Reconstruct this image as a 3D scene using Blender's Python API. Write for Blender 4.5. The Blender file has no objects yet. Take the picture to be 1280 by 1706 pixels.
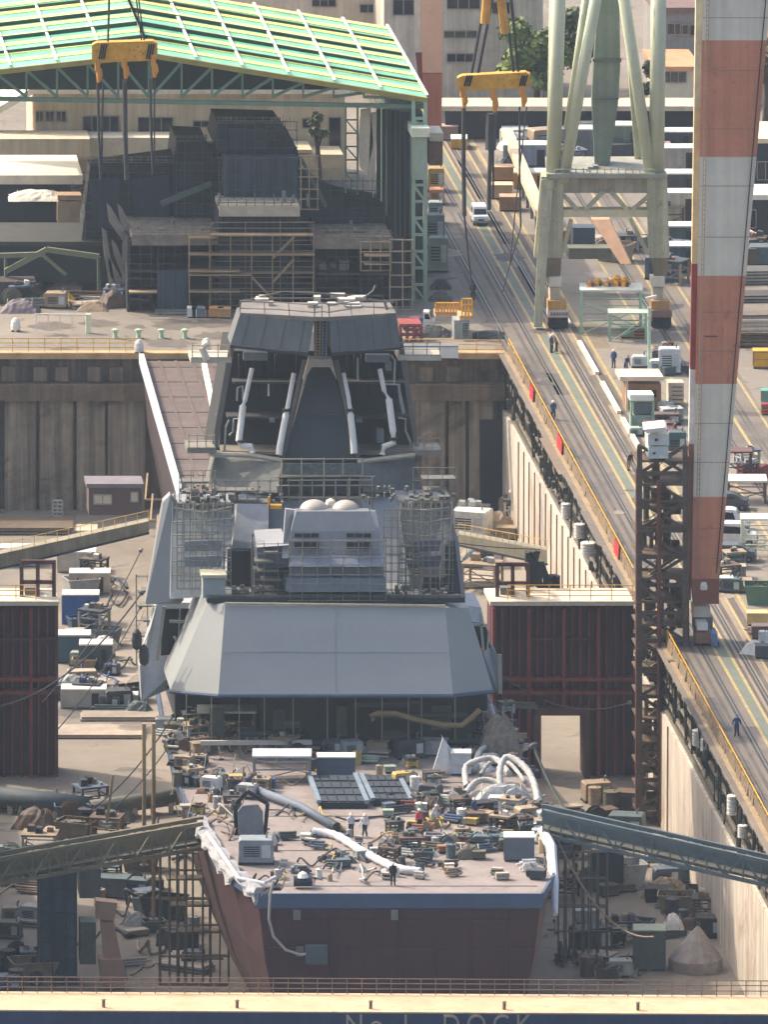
import bpy, bmesh, math, random
from mathutils import Vector, Matrix
random.seed(7)
R = math.radians
scene = bpy.context.scene

# ------------------------------------------------------------------ camera
CAMH, PITCH, FPX = 191.0, R(12.0), 17656.0
cam_d = bpy.data.cameras.new('camera'); cam = bpy.data.objects.new('camera', cam_d)
scene.collection.objects.link(cam)
cam.location = (0, 0, CAMH); cam.rotation_euler = (R(90) - PITCH, 0, 0)
cam_d.sensor_fit = 'HORIZONTAL'; cam_d.sensor_width = 36.0; cam_d.lens = FPX * 36.0 / 1280.0
cam_d.clip_start = 5.0; cam_d.clip_end = 9000.0
scene.camera = cam
# ------------------------------------------------------------------ world and sun
SUN = Vector((-0.64, 0.36, 0.70)).normalized()      # direction towards the sun
w = bpy.data.worlds.new('World'); scene.world = w; w.use_nodes = True
nt = w.node_tree; bg = nt.nodes['Background']
sky = nt.nodes.new('ShaderNodeTexSky'); sky.sky_type = 'NISHITA'; sky.sun_disc = False
sky.sun_elevation = math.asin(SUN.z); sky.sun_rotation = math.atan2(SUN.x, SUN.y)
sky.dust_density = 6.0; sky.ozone_density = 0.6
nt.links.new(sky.outputs[0], bg.inputs[0]); bg.inputs[1].default_value = 0.14
sl = bpy.data.lights.new('sun', 'SUN'); sl.energy = 2.2; sl.angle = R(0.6); sl.color = (1.0, 0.86, 0.68)
so = bpy.data.objects.new('sun', sl); scene.collection.objects.link(so)
so.rotation_euler = SUN.to_track_quat('Z', 'Y').to_euler(); so.location = (-300, 900, 400)
scene.view_settings.view_transform = 'Standard'; scene.view_settings.look = 'None'
scene.view_settings.exposure = 1.13; scene.view_settings.gamma = 1.0

# ------------------------------------------------------------------ picture geometry -> world
cp, sp = math.cos(PITCH), math.sin(PITCH)
def ray(px, py):
    dx, dy = (px - 640) / FPX, (853 - py) / FPX
    return Vector((dx, cp + dy * sp, -sp + dy * cp))
def G(px, py, z=0.0):
    d = ray(px, py); t = (z - CAMH) / d.z
    return Vector((0, 0, CAMH)) + d * t
def P(px, py, D):
    d = ray(px, py); t = D / d.y
    return Vector((0, 0, CAMH)) + d * t
def M(D): return (P(740, 853, D).x - P(640, 853, D).x) / 100.0     # metres per pixel
L = Vector((-0.0933, 1.0, 0.0))                                    # long axis of dock, ship and road
def V(*a): return Vector(a)
def lin(c):
    r = []
    for v in c[:3]:
        v /= 255.0; r.append(v / 12.92 if v <= 0.04045 else ((v + 0.055) / 1.055) ** 2.4)
    return (r[0], r[1], r[2], 1.0)

# ------------------------------------------------------------------ materials
_m = {}
def mat(col, rough=0.7, var=0.25, scale=0.6, metal=0.0, streak=0.0, fine=0.0, alt=None, emis=0, spots=None):
    """procedural paint/concrete: colour varied by two noises, optional vertical streaks and a second dirt colour"""
    key = (tuple(col), rough, var, scale, metal, streak, fine, alt, spots)
    if key in _m: return _m[key]
    m = bpy.data.materials.new('paint'); m.use_nodes = True; n = m.node_tree.nodes; l = m.node_tree.links
    b = n['Principled BSDF']; b.inputs['Roughness'].default_value = rough; b.inputs['Metallic'].default_value = metal
    tc = n.new('ShaderNodeTexCoord')
    base = lin(col)
    def noise(sc, det, vec, dist=0.0):
        t = n.new('ShaderNodeTexNoise'); t.inputs['Scale'].default_value = sc; t.inputs['Detail'].default_value = det
        t.inputs['Roughness'].default_value = 0.65; t.inputs['Distortion'].default_value = dist
        l.new(vec, t.inputs['Vector']); return t.outputs['Fac']
    def ramp(fac, a, ca, bb, cb):
        r = n.new('ShaderNodeValToRGB'); r.color_ramp.elements[0].position = a; r.color_ramp.elements[0].color = ca
        r.color_ramp.elements[1].position = bb; r.color_ramp.elements[1].color = cb
        l.new(fac, r.inputs[0]); return r.outputs[0]
    def mix(kind, f, a, c):
        x = n.new('ShaderNodeMixRGB'); x.blend_type = kind
        if isinstance(f, float): x.inputs[0].default_value = f
        else: l.new(f, x.inputs[0])
        for i, v in ((1, a), (2, c)):
            if isinstance(v, tuple): x.inputs[i].default_value = v
            else: l.new(v, x.inputs[i])
        return x.outputs[0]
    k = 1 - var; hi = 1 + var * 0.35
    dark = tuple(base[i] * k for i in range(3)) + (1,); light = tuple(min(1, base[i] * hi) for i in range(3)) + (1,)
    out = ramp(noise(scale, 6, tc.outputs['Object'], 0.4), 0.32, dark, 0.66, light)
    f2 = ramp(noise(scale * 9, 3, tc.outputs['Object']), 0.3, (0.72 + 0.2 * (1 - min(1, var * 2)),) * 3 + (1,), 0.7, (1.08, 1.08, 1.08, 1))
    out = mix('MULTIPLY', min(1.0, 0.25 + var), out, f2)
    if alt:
        f3 = ramp(noise(scale * 0.45, 8, tc.outputs['Object'], 1.2), 0.52, (0, 0, 0, 1), 0.68, (1, 1, 1, 1))
        out = mix('MIX', f3, out, lin(alt))
    if streak:
        mp = n.new('ShaderNodeMapping'); mp.inputs['Scale'].default_value = (1.6, 1.6, 0.05)
        l.new(tc.outputs['Object'], mp.inputs['Vector'])
        f4 = ramp(noise(0.9, 7, mp.outputs[0]), 0.36, (1 - streak,) * 3 + (1,), 0.62, (1.05, 1.05, 1.05, 1))
        out = mix('MULTIPLY', 1.0, out, f4)
    if spots:
        f5 = ramp(noise(scale * 3.1, 5, tc.outputs['Object'], 0.8), 0.60, (0, 0, 0, 1), 0.66, (1, 1, 1, 1))
        out = mix('MIX', f5, out, lin(spots))
    l.new(out, b.inputs['Base Color'])
    if fine:
        bp = n.new('ShaderNodeBump'); bp.inputs['Strength'].default_value = fine; bp.inputs['Distance'].default_value = 0.08
        l.new(noise(scale * 14, 5, tc.outputs['Object']), bp.inputs['Height']); l.new(bp.outputs[0], b.inputs['Normal'])
    _m[key] = m; return m

GREY = mat((136, 141, 142), 0.6, 0.03, 0.3)
GREYD = mat((114, 117, 118), 0.55, 0.16, 0.4, streak=0.15)
GREYM = mat((82, 92, 98), 0.6, 0.2, 0.5, streak=0.2)
SLATE = mat((66, 77, 86), 0.6, 0.25, 0.5, streak=0.2)
DARK = mat((46, 50, 54), 0.7, 0.35, 0.5, streak=0.25)
BLACK = mat((22, 26, 31), 0.8, 0.3, 0.5)
DECK = mat((140, 130, 125), 0.8, 0.22, 0.35, spots=(112, 104, 102), alt=(116, 106, 102), fine=0.3)
DECKL = mat((176, 166, 152), 0.8, 0.25, 0.6, alt=(118, 106, 94))
HULLR = mat((70, 42, 44), 0.65, 0.15, 0.2, streak=0.12)
RUSTR = mat((138, 58, 56), 0.75, 0.3, 0.4, streak=0.35, alt=(112, 72, 68))
RUSTD = mat((92, 58, 56), 0.8, 0.3, 0.4, streak=0.3)
RUSTB = mat((92, 72, 58), 0.85, 0.4, 0.7, alt=(52, 46, 42), spots=(120, 92, 66))
CONC = mat((128, 120, 109), 0.9, 0.22, 0.10, alt=(100, 92, 84), fine=0.3, spots=(90, 84, 78))
CONCL = mat((190, 172, 150), 0.9, 0.2, 0.2, streak=0.12, fine=0.3)
CONCW = mat((134, 120, 102), 0.9, 0.3, 0.25, streak=0.5, fine=0.4, alt=(92, 78, 64))
CONCF = mat((138, 130, 118), 0.9, 0.25, 0.06, alt=(112, 102, 92), fine=0.3, spots=(96, 90, 84))
WHITE = mat((222, 218, 208), 0.5, 0.1, 0.5, streak=0.08)
CLOTH = mat((208, 208, 210), 0.85, 0.18, 1.0, fine=0.5)
YELL = mat((222, 165, 40), 0.55, 0.2, 1.0)
YELLW = mat((214, 172, 84), 0.6, 0.25, 1.0)
MINT = mat((150, 186, 158), 0.55, 0.15, 0.6)
PALE = mat((176, 184, 160), 0.55, 0.12, 0.35, streak=0.12)
TEALD = mat((64, 92, 88), 0.6, 0.25, 0.5)
WOOD = mat((170, 132, 88), 0.85, 0.3, 1.5)
ORNG = mat((176, 104, 76), 0.6, 0.1, 0.2, streak=0.08)
CREAM = mat((214, 206, 186), 0.6, 0.1, 0.3, streak=0.1)
GLASS = mat((26, 34, 44), 0.15, 0.1, 1.0)
RED = mat((176, 38, 44), 0.6, 0.2, 1.0)
BLUE = mat((44, 84, 150), 0.5, 0.2, 1.0)
SKIN = mat((196, 150, 120), 0.6, 0.05, 1.0)
PIPE = mat((168, 150, 118), 0.55, 0.25, 1.0, metal=0.2)
STEEL = mat((120, 122, 120), 0.45, 0.2, 1.0, metal=0.4)
def C(r, g, b, **k): return mat((r, g, b), **k)

# ------------------------------------------------------------------ mesh builder
SPLIT = {'post', 'rail', 'rail_post', 'deckhouse_door', 'deckhouse_post', 'deckhouse_pipe', 'bay_sill', 'bay_doorway', 'bay_fitting', 'fender_block', 'dark_opening', 'side_panel', 'bulkhead_bracket', 'kerb_block', 'window', 'leg', 'small_pipe', 'frame_edge', 'dark_panel', 'balcony', 'panel_rib', 'bay_rib', 'gallery_strut', 'wall_pipe', 'column', 'tube_leg', 'wheel', 'panel', 'deck_plate', 'rib', 'deck_seam', 'stacked_gear', 'deck_gear', 'upper_deck_gear', 'top_gear', 'deck_stores', 'plank', 'machinery', 'skid', 'bearer', 'post', 'trim'}
class MB:
    def __init__(s): s.v = []; s.f = []; s.g = []
    def add(s, vs, fs):
        s.g.append((len(s.v), len(s.f))); o = len(s.v); s.v += [Vector(p) for p in vs]; s.f += [tuple(i + o for i in f) for f in fs]; return s
    def hexa(s, a, b):         # two quads a (4 pts) and b (4 pts), same order
        return s.add(list(a) + list(b), [(3, 2, 1, 0), (4, 5, 6, 7), (0, 1, 5, 4), (1, 2, 6, 5), (2, 3, 7, 6), (3, 0, 4, 7)])
    def box(s, x0, x1, y0, y1, z0, z1):
        return s.hexa([(x0, y0, z0), (x1, y0, z0), (x1, y1, z0), (x0, y1, z0)], [(x0, y0, z1), (x1, y0, z1), (x1, y1, z1), (x0, y1, z1)])
    def cbox(s, c, sx, sy, sz):  # base centre
        return s.box(c[0] - sx / 2, c[0] + sx / 2, c[1] - sy / 2, c[1] + sy / 2, c[2], c[2] + sz)
    def prism(s, pts, vec):
        n = len(pts); vec = Vector(vec); a = [Vector(p) for p in pts]; b = [p + vec for p in a]
        return s.add(a + b, [tuple(range(n))[::-1], tuple(range(n, 2 * n))] + [(i, (i + 1) % n, n + (i + 1) % n, n + i) for i in range(n)])
    def quad(s, *p): return s.add(p, [tuple(range(len(p)))])
    def beam(s, p, q, w, h=None):
        h = h or w; p = Vector(p); q = Vector(q); d = (q - p)
        if d.length < 1e-6: return s
        d.normalize(); up = Vector((0, 0, 1)) if abs(d.z) < 0.95 else Vector((0, 1, 0))
        a = d.cross(up).normalized(); b = a.cross(d).normalized()
        a *= w / 2; b *= h / 2
        return s.hexa([p - a - b, p + a - b, p + a + b, p - a + b], [q - a - b, q + a - b, q + a + b, q - a + b])
    def tube(s, pts, r, n=6, cap=True):
        pts = [Vector(p) for p in pts]; rs = r if isinstance(r, (list, tuple)) else [r] * len(pts); rings = []
        base = len(s.v); s.g.append((base, len(s.f)))
        for i, p in enumerate(pts):
            d = (pts[min(i + 1, len(pts) - 1)] - pts[max(i - 1, 0)])
            if d.length < 1e-9: d = Vector((0, 0, 1))
            d.normalize(); up = Vector((0, 0, 1)) if abs(d.z) < 0.9 else Vector((0, 1, 0))
            a = d.cross(up).normalized(); b = a.cross(d).normalized()
            for k in range(n):
                t = 2 * math.pi * k / n; s.v.append(p + (a * math.cos(t) + b * math.sin(t)) * rs[i])
        for i in range(len(pts) - 1):
            for k in range(n):
                o = base + i * n; s.f.append((o + k, o + (k + 1) % n, o + n + (k + 1) % n, o + n + k))
        if cap:
            s.f.append(tuple(base + k for k in range(n))[::-1]); o = base + (len(pts) - 1) * n; s.f.append(tuple(o + k for k in range(n)))
        return s
    def lathe(s, c, prof, n=12):
        base = len(s.v); s.g.append((base, len(s.f))); c = Vector(c)
        for r, z in prof:
            for k in range(n):
                t = 2 * math.pi * k / n; s.v.append(c + Vector((r * math.cos(t), r * math.sin(t), z)))
        for i in range(len(prof) - 1):
            for k in range(n):
                o = base + i * n; s.f.append((o + k, o + (k + 1) % n, o + n + (k + 1) % n, o + n + k))
        s.f.append(tuple(base + k for k in range(n))[::-1]); o = base + (len(prof) - 1) * n; s.f.append(tuple(o + k for k in range(n)))
        return s
    def build(s, name, m, parent=None, local=False, smooth=False, recalc=True, split=None):
        if split is None: split = name in SPLIT
        if split and len(s.g) > 1:                       # one object for each piece
            g = s.g + [(len(s.v), len(s.f))]; o = None
            for i in range(len(s.g)):
                last = i == 89; e = len(s.g) if last else i + 1
                sub = MB(); sub.v = s.v[g[i][0]:g[e][0]]; sub.f = [tuple(k - g[i][0] for k in f) for f in s.f[g[i][1]:g[e][1]]]
                o = sub.build(name, m, parent, local, smooth, recalc, False)
                if last: break
            return o
        off = Vector((0, 0, 0)); q = parent
        if not local:
            while q is not None: off += q.location; q = q.parent
        me = bpy.data.meshes.new(name); me.from_pydata([p - off for p in s.v], [], s.f); me.update()
        if recalc:
            bm = bmesh.new(); bm.from_mesh(me); bmesh.ops.recalc_face_normals(bm, faces=bm.faces); bm.to_mesh(me); bm.free()
        me.materials.append(m)
        if smooth: me.shade_smooth()
        o = bpy.data.objects.new(name, me); scene.collection.objects.link(o)
        if parent is not None: o.parent = parent
        return o
def tag(o, label=None, cat=None, group=None, kind=None):
    if label: o['label'] = label
    if cat: o['category'] = cat
    if group: o['group'] = group
    if kind: o['kind'] = kind
    return o
def thing(name, label, cat, loc=(0, 0, 0), group=None):
    o = bpy.data.objects.new(name, None); o.location = loc; o.empty_display_size = 0.5
    scene.collection.objects.link(o); return tag(o, label, cat, group)
def kids(o): return [c for c in bpy.data.objects if c.parent == o]
def copy_thing(root, loc, rot=None, label=None, scale=None):
    r = root.copy(); scene.collection.objects.link(r); r.location = loc
    if rot is not None: r.rotation_euler = (0, 0, rot)
    if label: r['label'] = label
    if scale: r.scale = (scale,) * 3
    for ch in kids(root):
        c = ch.copy(); scene.collection.objects.link(c); c.parent = r
        for g in kids(ch):
            d = g.copy(); scene.collection.objects.link(d); d.parent = c
    return r
# shapes given by their outline at a known distance
def pbox(mb, x0, y0, x1, y1, D, t=1.0):
    a = [P(x0, y1, D), P(x1, y1, D), P(x1, y0, D), P(x0, y0, D)]
    return mb.hexa(a, [p + L * t for p in a])
def ppoly(mb, pts, D, t=1.0):
    return mb.prism([P(x, y, D) if len(q) == 0 else P(x, y, D + q[0]) for x, y, *q in pts], L * t)
def ppipe(mb, pts, D, r, n=6):
    return mb.tube([P(x, y, D + (q[0] if q else 0)) for x, y, *q in pts], r, n)
def pbeam(mb, x0, y0, x1, y1, D, w, D2=None, h=None):
    return mb.beam(P(x0, y0, D), P(x1, y1, D2 or D), w, h)
def pgrid(mb, x0, y0, x1, y1, D, nx, ny, r, jit=0.0, dep=0.0):
    for lay in ([0.0, dep] if dep else [0.0]):
        for i in range(nx + 1):
            x = x0 + (x1 - x0) * i / nx + random.uniform(-jit, jit)
            mb.tube([P(x, y0 - random.uniform(0, 4) * (jit > 0), D + lay), P(x + random.uniform(-jit, jit) * .3, y1, D + lay)], r, 4, False)
        for j in range(ny + 1):
            y = y0 + (y1 - y0) * j / ny + random.uniform(-jit, jit)
            mb.tube([P(x0 - jit, y, D + lay), P(x1 + jit, y + random.uniform(-jit, jit) * .4, D + lay)], r, 4, False)
    if dep:
        for x in (x0, x1):
            for y in (y0, (y0 + y1) / 2, y1): mb.tube([P(x, y, D - .1), P(x, y, D + dep + .1)], r, 4, False)
    return mb

# air between the far viewpoint and the yard: one closed box of even, thin haze
def build_haze():
    me = bpy.data.meshes.new('haze'); x, y0, y1, z0, z1 = 1900, -60, 4300, -17, 260
    me.from_pydata([(-x, y0, z0), (x, y0, z0), (x, y1, z0), (-x, y1, z0), (-x, y0, z1), (x, y0, z1), (x, y1, z1), (-x, y1, z1)], [], [(3, 2, 1, 0), (4, 5, 6, 7), (0, 1, 5, 4), (1, 2, 6, 5), (2, 3, 7, 6), (3, 0, 4, 7)])
    o = bpy.data.objects.new('haze', me); scene.collection.objects.link(o); o['kind'] = 'stuff'
    m = bpy.data.materials.new('haze'); m.use_nodes = True; n = m.node_tree.nodes; n.remove(n['Principled BSDF']); v = n.new('ShaderNodeVolumePrincipled')
    v.inputs['Color'].default_value = (.66, .82, 1, 1); v.inputs['Density'].default_value = 0.00006; v.inputs['Anisotropy'].default_value = 0.1
    m.node_tree.links.new(v.outputs[0], n['Material Output'].inputs['Volume']); me.materials.append(m)
build_haze()
def coplanar(px, py, a, b, c):            # the point seen at (px, py) that lies in the plane of a, b, c
    nrm = (b - a).cross(c - a); o = Vector((0, 0, CAMH)); d = ray(px, py); return o + d * ((a - o).dot(nrm) / d.dot(nrm))

# ================================================================== THE SETTING
E0 = G(1053, 980)                         # a point on the right edge of the dock
def EX(D, off=0.0): return E0.x + (D - E0.y) * -0.0933 + off
D_END, D_SEA, ZF = G(400, 588).y, G(640, 1684).y, -15.0
WD = 66.0
def plane(name, pts, m, z=0.0, kind='structure'):
    mb = MB(); mb.quad(*[(x, y, z) for x, y in pts]); o = mb.build(name, m, recalc=False)
    if o.data.polygons[0].normal.z < 0: o.data.flip_normals()
    return tag(o, kind=kind)
plane('quay', [(EX(D_SEA), D_SEA), (420, D_SEA), (420, D_END), (EX(D_END), D_END)], CONC)
plane('ground', [(-900, D_END), (900, D_END), (1800, 4200), (-1800, 4200)], CONC)
plane('dock_floor', [(EX(D_SEA - 10, -WD - 6), D_SEA - 6), (EX(D_SEA - 10, 2), D_SEA - 6), (EX(D_END, 2), D_END + 1), (EX(D_END, -WD - 6), D_END + 1)], CONCF, ZF)
plane('left_quay', [(-400, D_SEA), (EX(D_SEA, -WD), D_SEA), (EX(D_END, -WD), D_END), (-400, D_END)], CONC)
plane('water', [(-600, 200), (700, 200), (700, D_SEA + 2), (-600, D_SEA + 2)], C(46, 66, 76, rough=0.15, fine=0.8, scale=0.3), -4.0)
X683 = G(640, 683).y
def strip(name, px, wd, m, z, D0=D_SEA + 1, D1=1130.0, y=683):
    g = G(px, y); x0 = g.x + (D0 - g.y) * -0.0933; x1 = g.x + (D1 - g.y) * -0.0933
    return plane(name, [(x0 - wd / 2, D0), (x0 + wd / 2, D0), (x1 + wd / 2, D1), (x1 - wd / 2, D1)], m, z)
ASPH = C(114, 105, 95, rough=0.85, var=0.2, scale=0.12, alt=(82, 78, 74), fine=0.3)
ASPH2 = C(140, 125, 107, rough=0.85, var=0.2, scale=0.15, alt=(106, 96, 84), fine=0.3)
strip('road', 930, 5.4, ASPH, 0.004)
strip('road', 1008, 4.2, ASPH2, 0.004)
strip('road', 1225, 5.0, ASPH, 0.004)
LINEY = C(170, 150, 100, rough=0.7, var=0.3, scale=1.2); LINET = C(104, 112, 100, rough=0.8, var=0.2, scale=0.5)
for i, (px, wd, m) in enumerate([(967, .26, LINEY), (976.5, .75, LINET), (986, .26, LINEY), (1049, .3, LINEY), (1028, .22, LINEY), (1214, .3, LINEY), (1262, .25, LINEY), (1150, .26, LINEY)]):
    strip('painted_line', px, wd, m, 0.012)
GROOVE = C(62, 56, 52, rough=0.8)
def rail_pair(px, label):
    t = thing('crane_rail', label, 'rail track', G(px, 683)); D0, D1 = D_SEA + 1, 1120.0
    g = G(px, 683); a = MB(); b = MB()
    for mb, dx, wd, z in ((a, 0, .50, .008), (b, .02, .10, .03)):
        x0 = g.x + dx + (D0 - g.y) * -0.0933; x1 = g.x + dx + (D1 - g.y) * -0.0933
        mb.hexa([(x0 - wd / 2, D0, -.05), (x0 + wd / 2, D0, -.05), (x1 + wd / 2, D1, -.05), (x1 - wd / 2, D1, -.05)],
                [(x0 - wd / 2, D0, z), (x0 + wd / 2, D0, z), (x1 + wd / 2, D1, z), (x1 - wd / 2, D1, z)])
    a.build('groove', GROOVE, t); b.build('steel_rail', STEEL, t)
for px, lb in [(908, 'dark sunken crane rail nearest the yellow dock edge'), (948, 'dark sunken crane rail just left of the green painted stripe'),
               (1003, 'dark sunken crane rail just right of the green painted stripe'), (1186, 'dark crane rail running under the red and white striped leg')]:
    rail_pair(px, lb)
for px, py, wd, ln, cc in [(925, 640, 2.0, 10, (112, 106, 100)), (1012, 650, 1.8, 14, (124, 112, 100)), (935, 760, 2.2, 16, (146, 130, 112)), (990, 560, 1.9, 12, (150, 134, 114)), (1005, 880, 2.4, 14, (128, 120, 112)),
                          (860, 470, 2.4, 16, (112, 106, 100)), (835, 380, 2.2, 18, (122, 112, 100)), (1180, 1190, 2.6, 12, (110, 106, 102)), (1240, 1300, 2.4, 14, (128, 118, 108)), (800, 300, 2.5, 22, (140, 126, 108))]:
    g = G(px, py); h = L * (ln / 2)
    plane('road_patch', [(g.x - h.x - wd / 2, g.y - h.y), (g.x - h.x + wd / 2, g.y - h.y), (g.x + h.x + wd / 2, g.y + h.y), (g.x + h.x - wd / 2, g.y + h.y)], C(*[v * .8 for v in cc], rough=.9, var=.2), 0.008)
def blob(name, px, py, r, m, z=.016, zz=0.0, asp=1.6):
    g = G(px, py, zz); n = 15; ph = random.random() * 6; mb = MB(); mb.quad(*[g + L * (math.sin(6.283 * i / n) * r * asp * (1 + .25 * math.sin(3 * i + ph) + random.uniform(-.15, .15))) + V(math.cos(6.283 * i / n) * r * (1 + .25 * math.sin(2 * i + ph)), 0, z) for i in range(n)]); o = mb.build(name, m, recalc=False)
    return tag(o, kind='structure')
for i in range(30):
    y = random.uniform(300, 1300); x = 945 + (y - 683) * .56 + random.uniform(-60, 190); blob('oil_stain', x, y, random.uniform(.4, 1.6), C(*random.choice([(88, 82, 76), (100, 92, 84), (76, 72, 68), (140, 130, 118)]), rough=.8, var=.3), .016 + i * .0006)
for i in range(10): blob('oil_stain', random.uniform(10, 380), random.uniform(528, 572), random.uniform(.6, 2.4), C(100, 92, 84, rough=.8, var=.3), .016 + i * .0008, asp=1.0)
for i in range(12): blob('wet_stain', random.choice([random.uniform(110, 230), random.uniform(770, 840)]), random.uniform(890, 1250), random.uniform(.8, 2.6), C(*random.choice([(112, 104, 96), (96, 92, 88), (160, 150, 136)]), rough=.7, var=.25), .016 + i * .0008, ZF)
for i in range(9): strip('tyre_mark', random.choice([900, 925, 935, 995, 1012, 1035, 1230, 1240, 1120]) + random.uniform(-6, 6), random.uniform(.15, .4), C(92, 86, 80, rough=.9, var=.4, scale=.2), .0095 + i * .0004)
# kerb blocks right of the road
t = thing('road_kerb', 'broken pale kerb between the striped road and the crane yard', 'kerb', G(1028, 683))
mb = MB()
for y0, y1 in ((500, 545), (572, 625), (640, 690), (700, 760)):
    a, b = G(1028 + (y0 - 683) * .5643, y0), G(1028 + (y1 - 683) * .5643, y1)
    mb.hexa([a + V(-.2, 0, 0), a + V(.2, 0, 0), b + V(.2, 0, 0), b + V(-.2, 0, 0)], [a + V(-.2, 0, .3), a + V(.2, 0, .3), b + V(.2, 0, .3), b + V(-.2, 0, .3)])
mb.build('kerb_block', CREAM, t)

# ---- dock walls
t = thing('dock_wall', 'sunlit pale right-hand wall of the dock below the yellow netted rail', 'dock wall', (EX(D_SEA), D_SEA, ZF))
def wallslab(name, m, z0, z1, off0, th, D0=D_SEA, D1=D_END):
    mb = MB(); a0, a1 = EX(D0, off0), EX(D1, off0)
    mb.hexa([(a0, D0, z0), (a0 + th, D0, z0), (a1 + th, D1, z0), (a1, D1, z0)], [(a0, D0, z1), (a0 + th, D0, z1), (a1 + th, D1, z1), (a1, D1, z1)])
    return mb.build(name, m, t)
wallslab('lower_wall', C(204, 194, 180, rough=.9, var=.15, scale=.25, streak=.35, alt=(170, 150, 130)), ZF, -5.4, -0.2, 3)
wallslab('upper_wall', C(44, 42, 40, rough=.9, var=.35, scale=.6, streak=.4), -5.4, -0.02, 0.9, 2)  # clutter shade below the coping is put into this dark base colour
wallslab('coping', C(150, 130, 100, var=.3, scale=1), -0.42, 0.10, -0.15, 1.1)
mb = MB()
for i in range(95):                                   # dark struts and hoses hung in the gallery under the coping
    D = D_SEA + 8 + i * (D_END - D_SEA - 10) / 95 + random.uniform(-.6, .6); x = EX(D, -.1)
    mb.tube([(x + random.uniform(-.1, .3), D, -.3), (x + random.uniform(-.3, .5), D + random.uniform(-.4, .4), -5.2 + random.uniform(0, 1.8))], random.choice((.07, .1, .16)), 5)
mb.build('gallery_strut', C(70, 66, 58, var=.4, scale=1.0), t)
mb = MB()
for i in range(85):
    D = random.uniform(D_SEA + 8, D_END - 3); x = EX(D, random.uniform(-.35, .1)); z = random.uniform(-5, -.8); s_ = random.uniform(.3, 1.1)
    mb.hexa([(x, D, z), (x + s_ * .5, D, z), (x + s_ * .5, D + s_ * 1.6, z), (x, D + s_ * 1.6, z)], [(x, D, z + s_), (x + s_ * .5, D, z + s_), (x + s_ * .5, D + s_ * 1.6, z + s_ * .9), (x, D + s_ * 1.6, z + s_ * .9)])
mb.build('gallery_strut', C(86, 90, 80, var=.5, scale=1.5), t)
mb = MB()
for z, r in ((-1.6, .12), (-2.7, .18), (-4.2, .14), (-5.2, .2)): mb.tube([(EX(D_SEA + 5, .2), D_SEA + 5, z), (EX(D_END - 2, .2), D_END - 2, z)], r, 6)
mb.build('wall_pipe', C(96, 88, 74, var=.4, scale=1), t)
mb = MB()
for i in range(26):
    D = 840 + i * 4.6; x = EX(D, -.28)
    mb.tube([(x, D, -5.4), (x, D, ZF + .5)], .06, 4)
mb.build('wall_pipe', C(110, 80, 66), t)
# far end wall
t = thing('dock_wall', 'shaded brown stained end wall of the dock with concrete pillars', 'dock wall', (EX(D_END, -WD / 2), D_END, ZF))
x0, x1 = EX(D_END, -WD), EX(D_END, 0)
MB().box(x0, x1, D_END + .8, D_END + 3, ZF, -.06).build('wall', CONCW, t)
MB().box(x0, x1, D_END - .9, D_END + .8, -4.4, -2.9).build('ledge', C(132, 112, 88, rough=.9, var=.3, scale=.4, streak=.35), t)
MB().box(x0, x1, D_END - .5, D_END + .8, -.5, .06).build('coping', C(196, 160, 110, var=.3, scale=.6), t)
PIL = C(176, 160, 136, rough=.9, var=.22, scale=.4, streak=.55, alt=(112, 98, 82), fine=.3)
for a, b in ((-60, -8), (8, 60), (66, 122), (128, 175), (180, 242), (684, 742), (748, 776), (782, 822)):
    mb = MB(); pbox(mb, a, 657, b, 868, D_END - .1, .8); mb.build('pillar', PIL, t)
mb = MB()
for a in (3, 56, 92, 146, 183, 250, 700, 745): pbox(mb, a, 612, a + 22, 636, D_END, .7)
mb.build('fender_block', C(140, 122, 98, var=.3, streak=.4), t)
mb = MB(); pbox(mb, 776, 668, 784, 868, D_END + .1, .5); pbox(mb, 800, 700, 836, 868, D_END - .35, .3)
mb.build('dark_panel', C(36, 38, 42, var=.3), t)  # two dark panels at the right end pillars
# handrail on the coping, left and right stretches
def railing(name, label, pts, h, m, step=2.4, r=.045, nr=3, cat='railing'):
    t = thing(name, label, cat, pts[0]); a = MB(); b = MB()
    for p, q in zip(pts[:-1], pts[1:]):
        p = Vector(p); q = Vector(q); n = max(1, int((q - p).length / step)); n = min(n, 90)
        for i in range(n + 1):
            c = p.lerp(q, i / n); a.tube([c, c + V(0, 0, h)], r, 5)
        for k in range(nr): b.beam(p + V(0, 0, h * (k + 1) / nr), q + V(0, 0, h * (k + 1) / nr), r * 1.6)
    a.build('post', m, t); b.build('rail', m, t); return t
railing('railing', 'beige yellow handrail on the left stretch of the dock end wall', [P(-60, 586, D_END), P(236, 586, D_END)], 1.25, YELLW, 1.4)
railing('railing', 'yellow handrail on the dock end wall right of the grey mast', [P(668, 588, D_END), P(836, 590, D_END)], 1.3, YELL, 1.9)
t = railing('dock_edge_rail', 'long yellow handrail with sagging net along the right edge of the dock', [(EX(D_SEA + 4, .35), D_SEA + 4, .1), (EX(D_END, .35), D_END, .1)], 1.25, YELL, 2.6)
mb = MB(); n = 150                                    # the pale net hanging on the rail
for i in range(n):
    D0 = D_SEA + 5 + (D_END - D_SEA - 6) * i / n; D1 = D_SEA + 5 + (D_END - D_SEA - 6) * (i + 1) / n
    a = random.uniform(-.25, .1); b = random.uniform(-.2, .15)
    mb.quad((EX(D0, .2 + a), D0, -.5 - random.random() * .5), (EX(D1, .2 + b), D1, -.5 - random.random() * .5), (EX(D1, .3), D1, 1.0 + random.random() * .25), (EX(D0, .3), D0, 1.0 + random.random() * .25))
mb.build('net', C(124, 106, 82, rough=.9, var=.5, scale=2.2), t)
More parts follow.
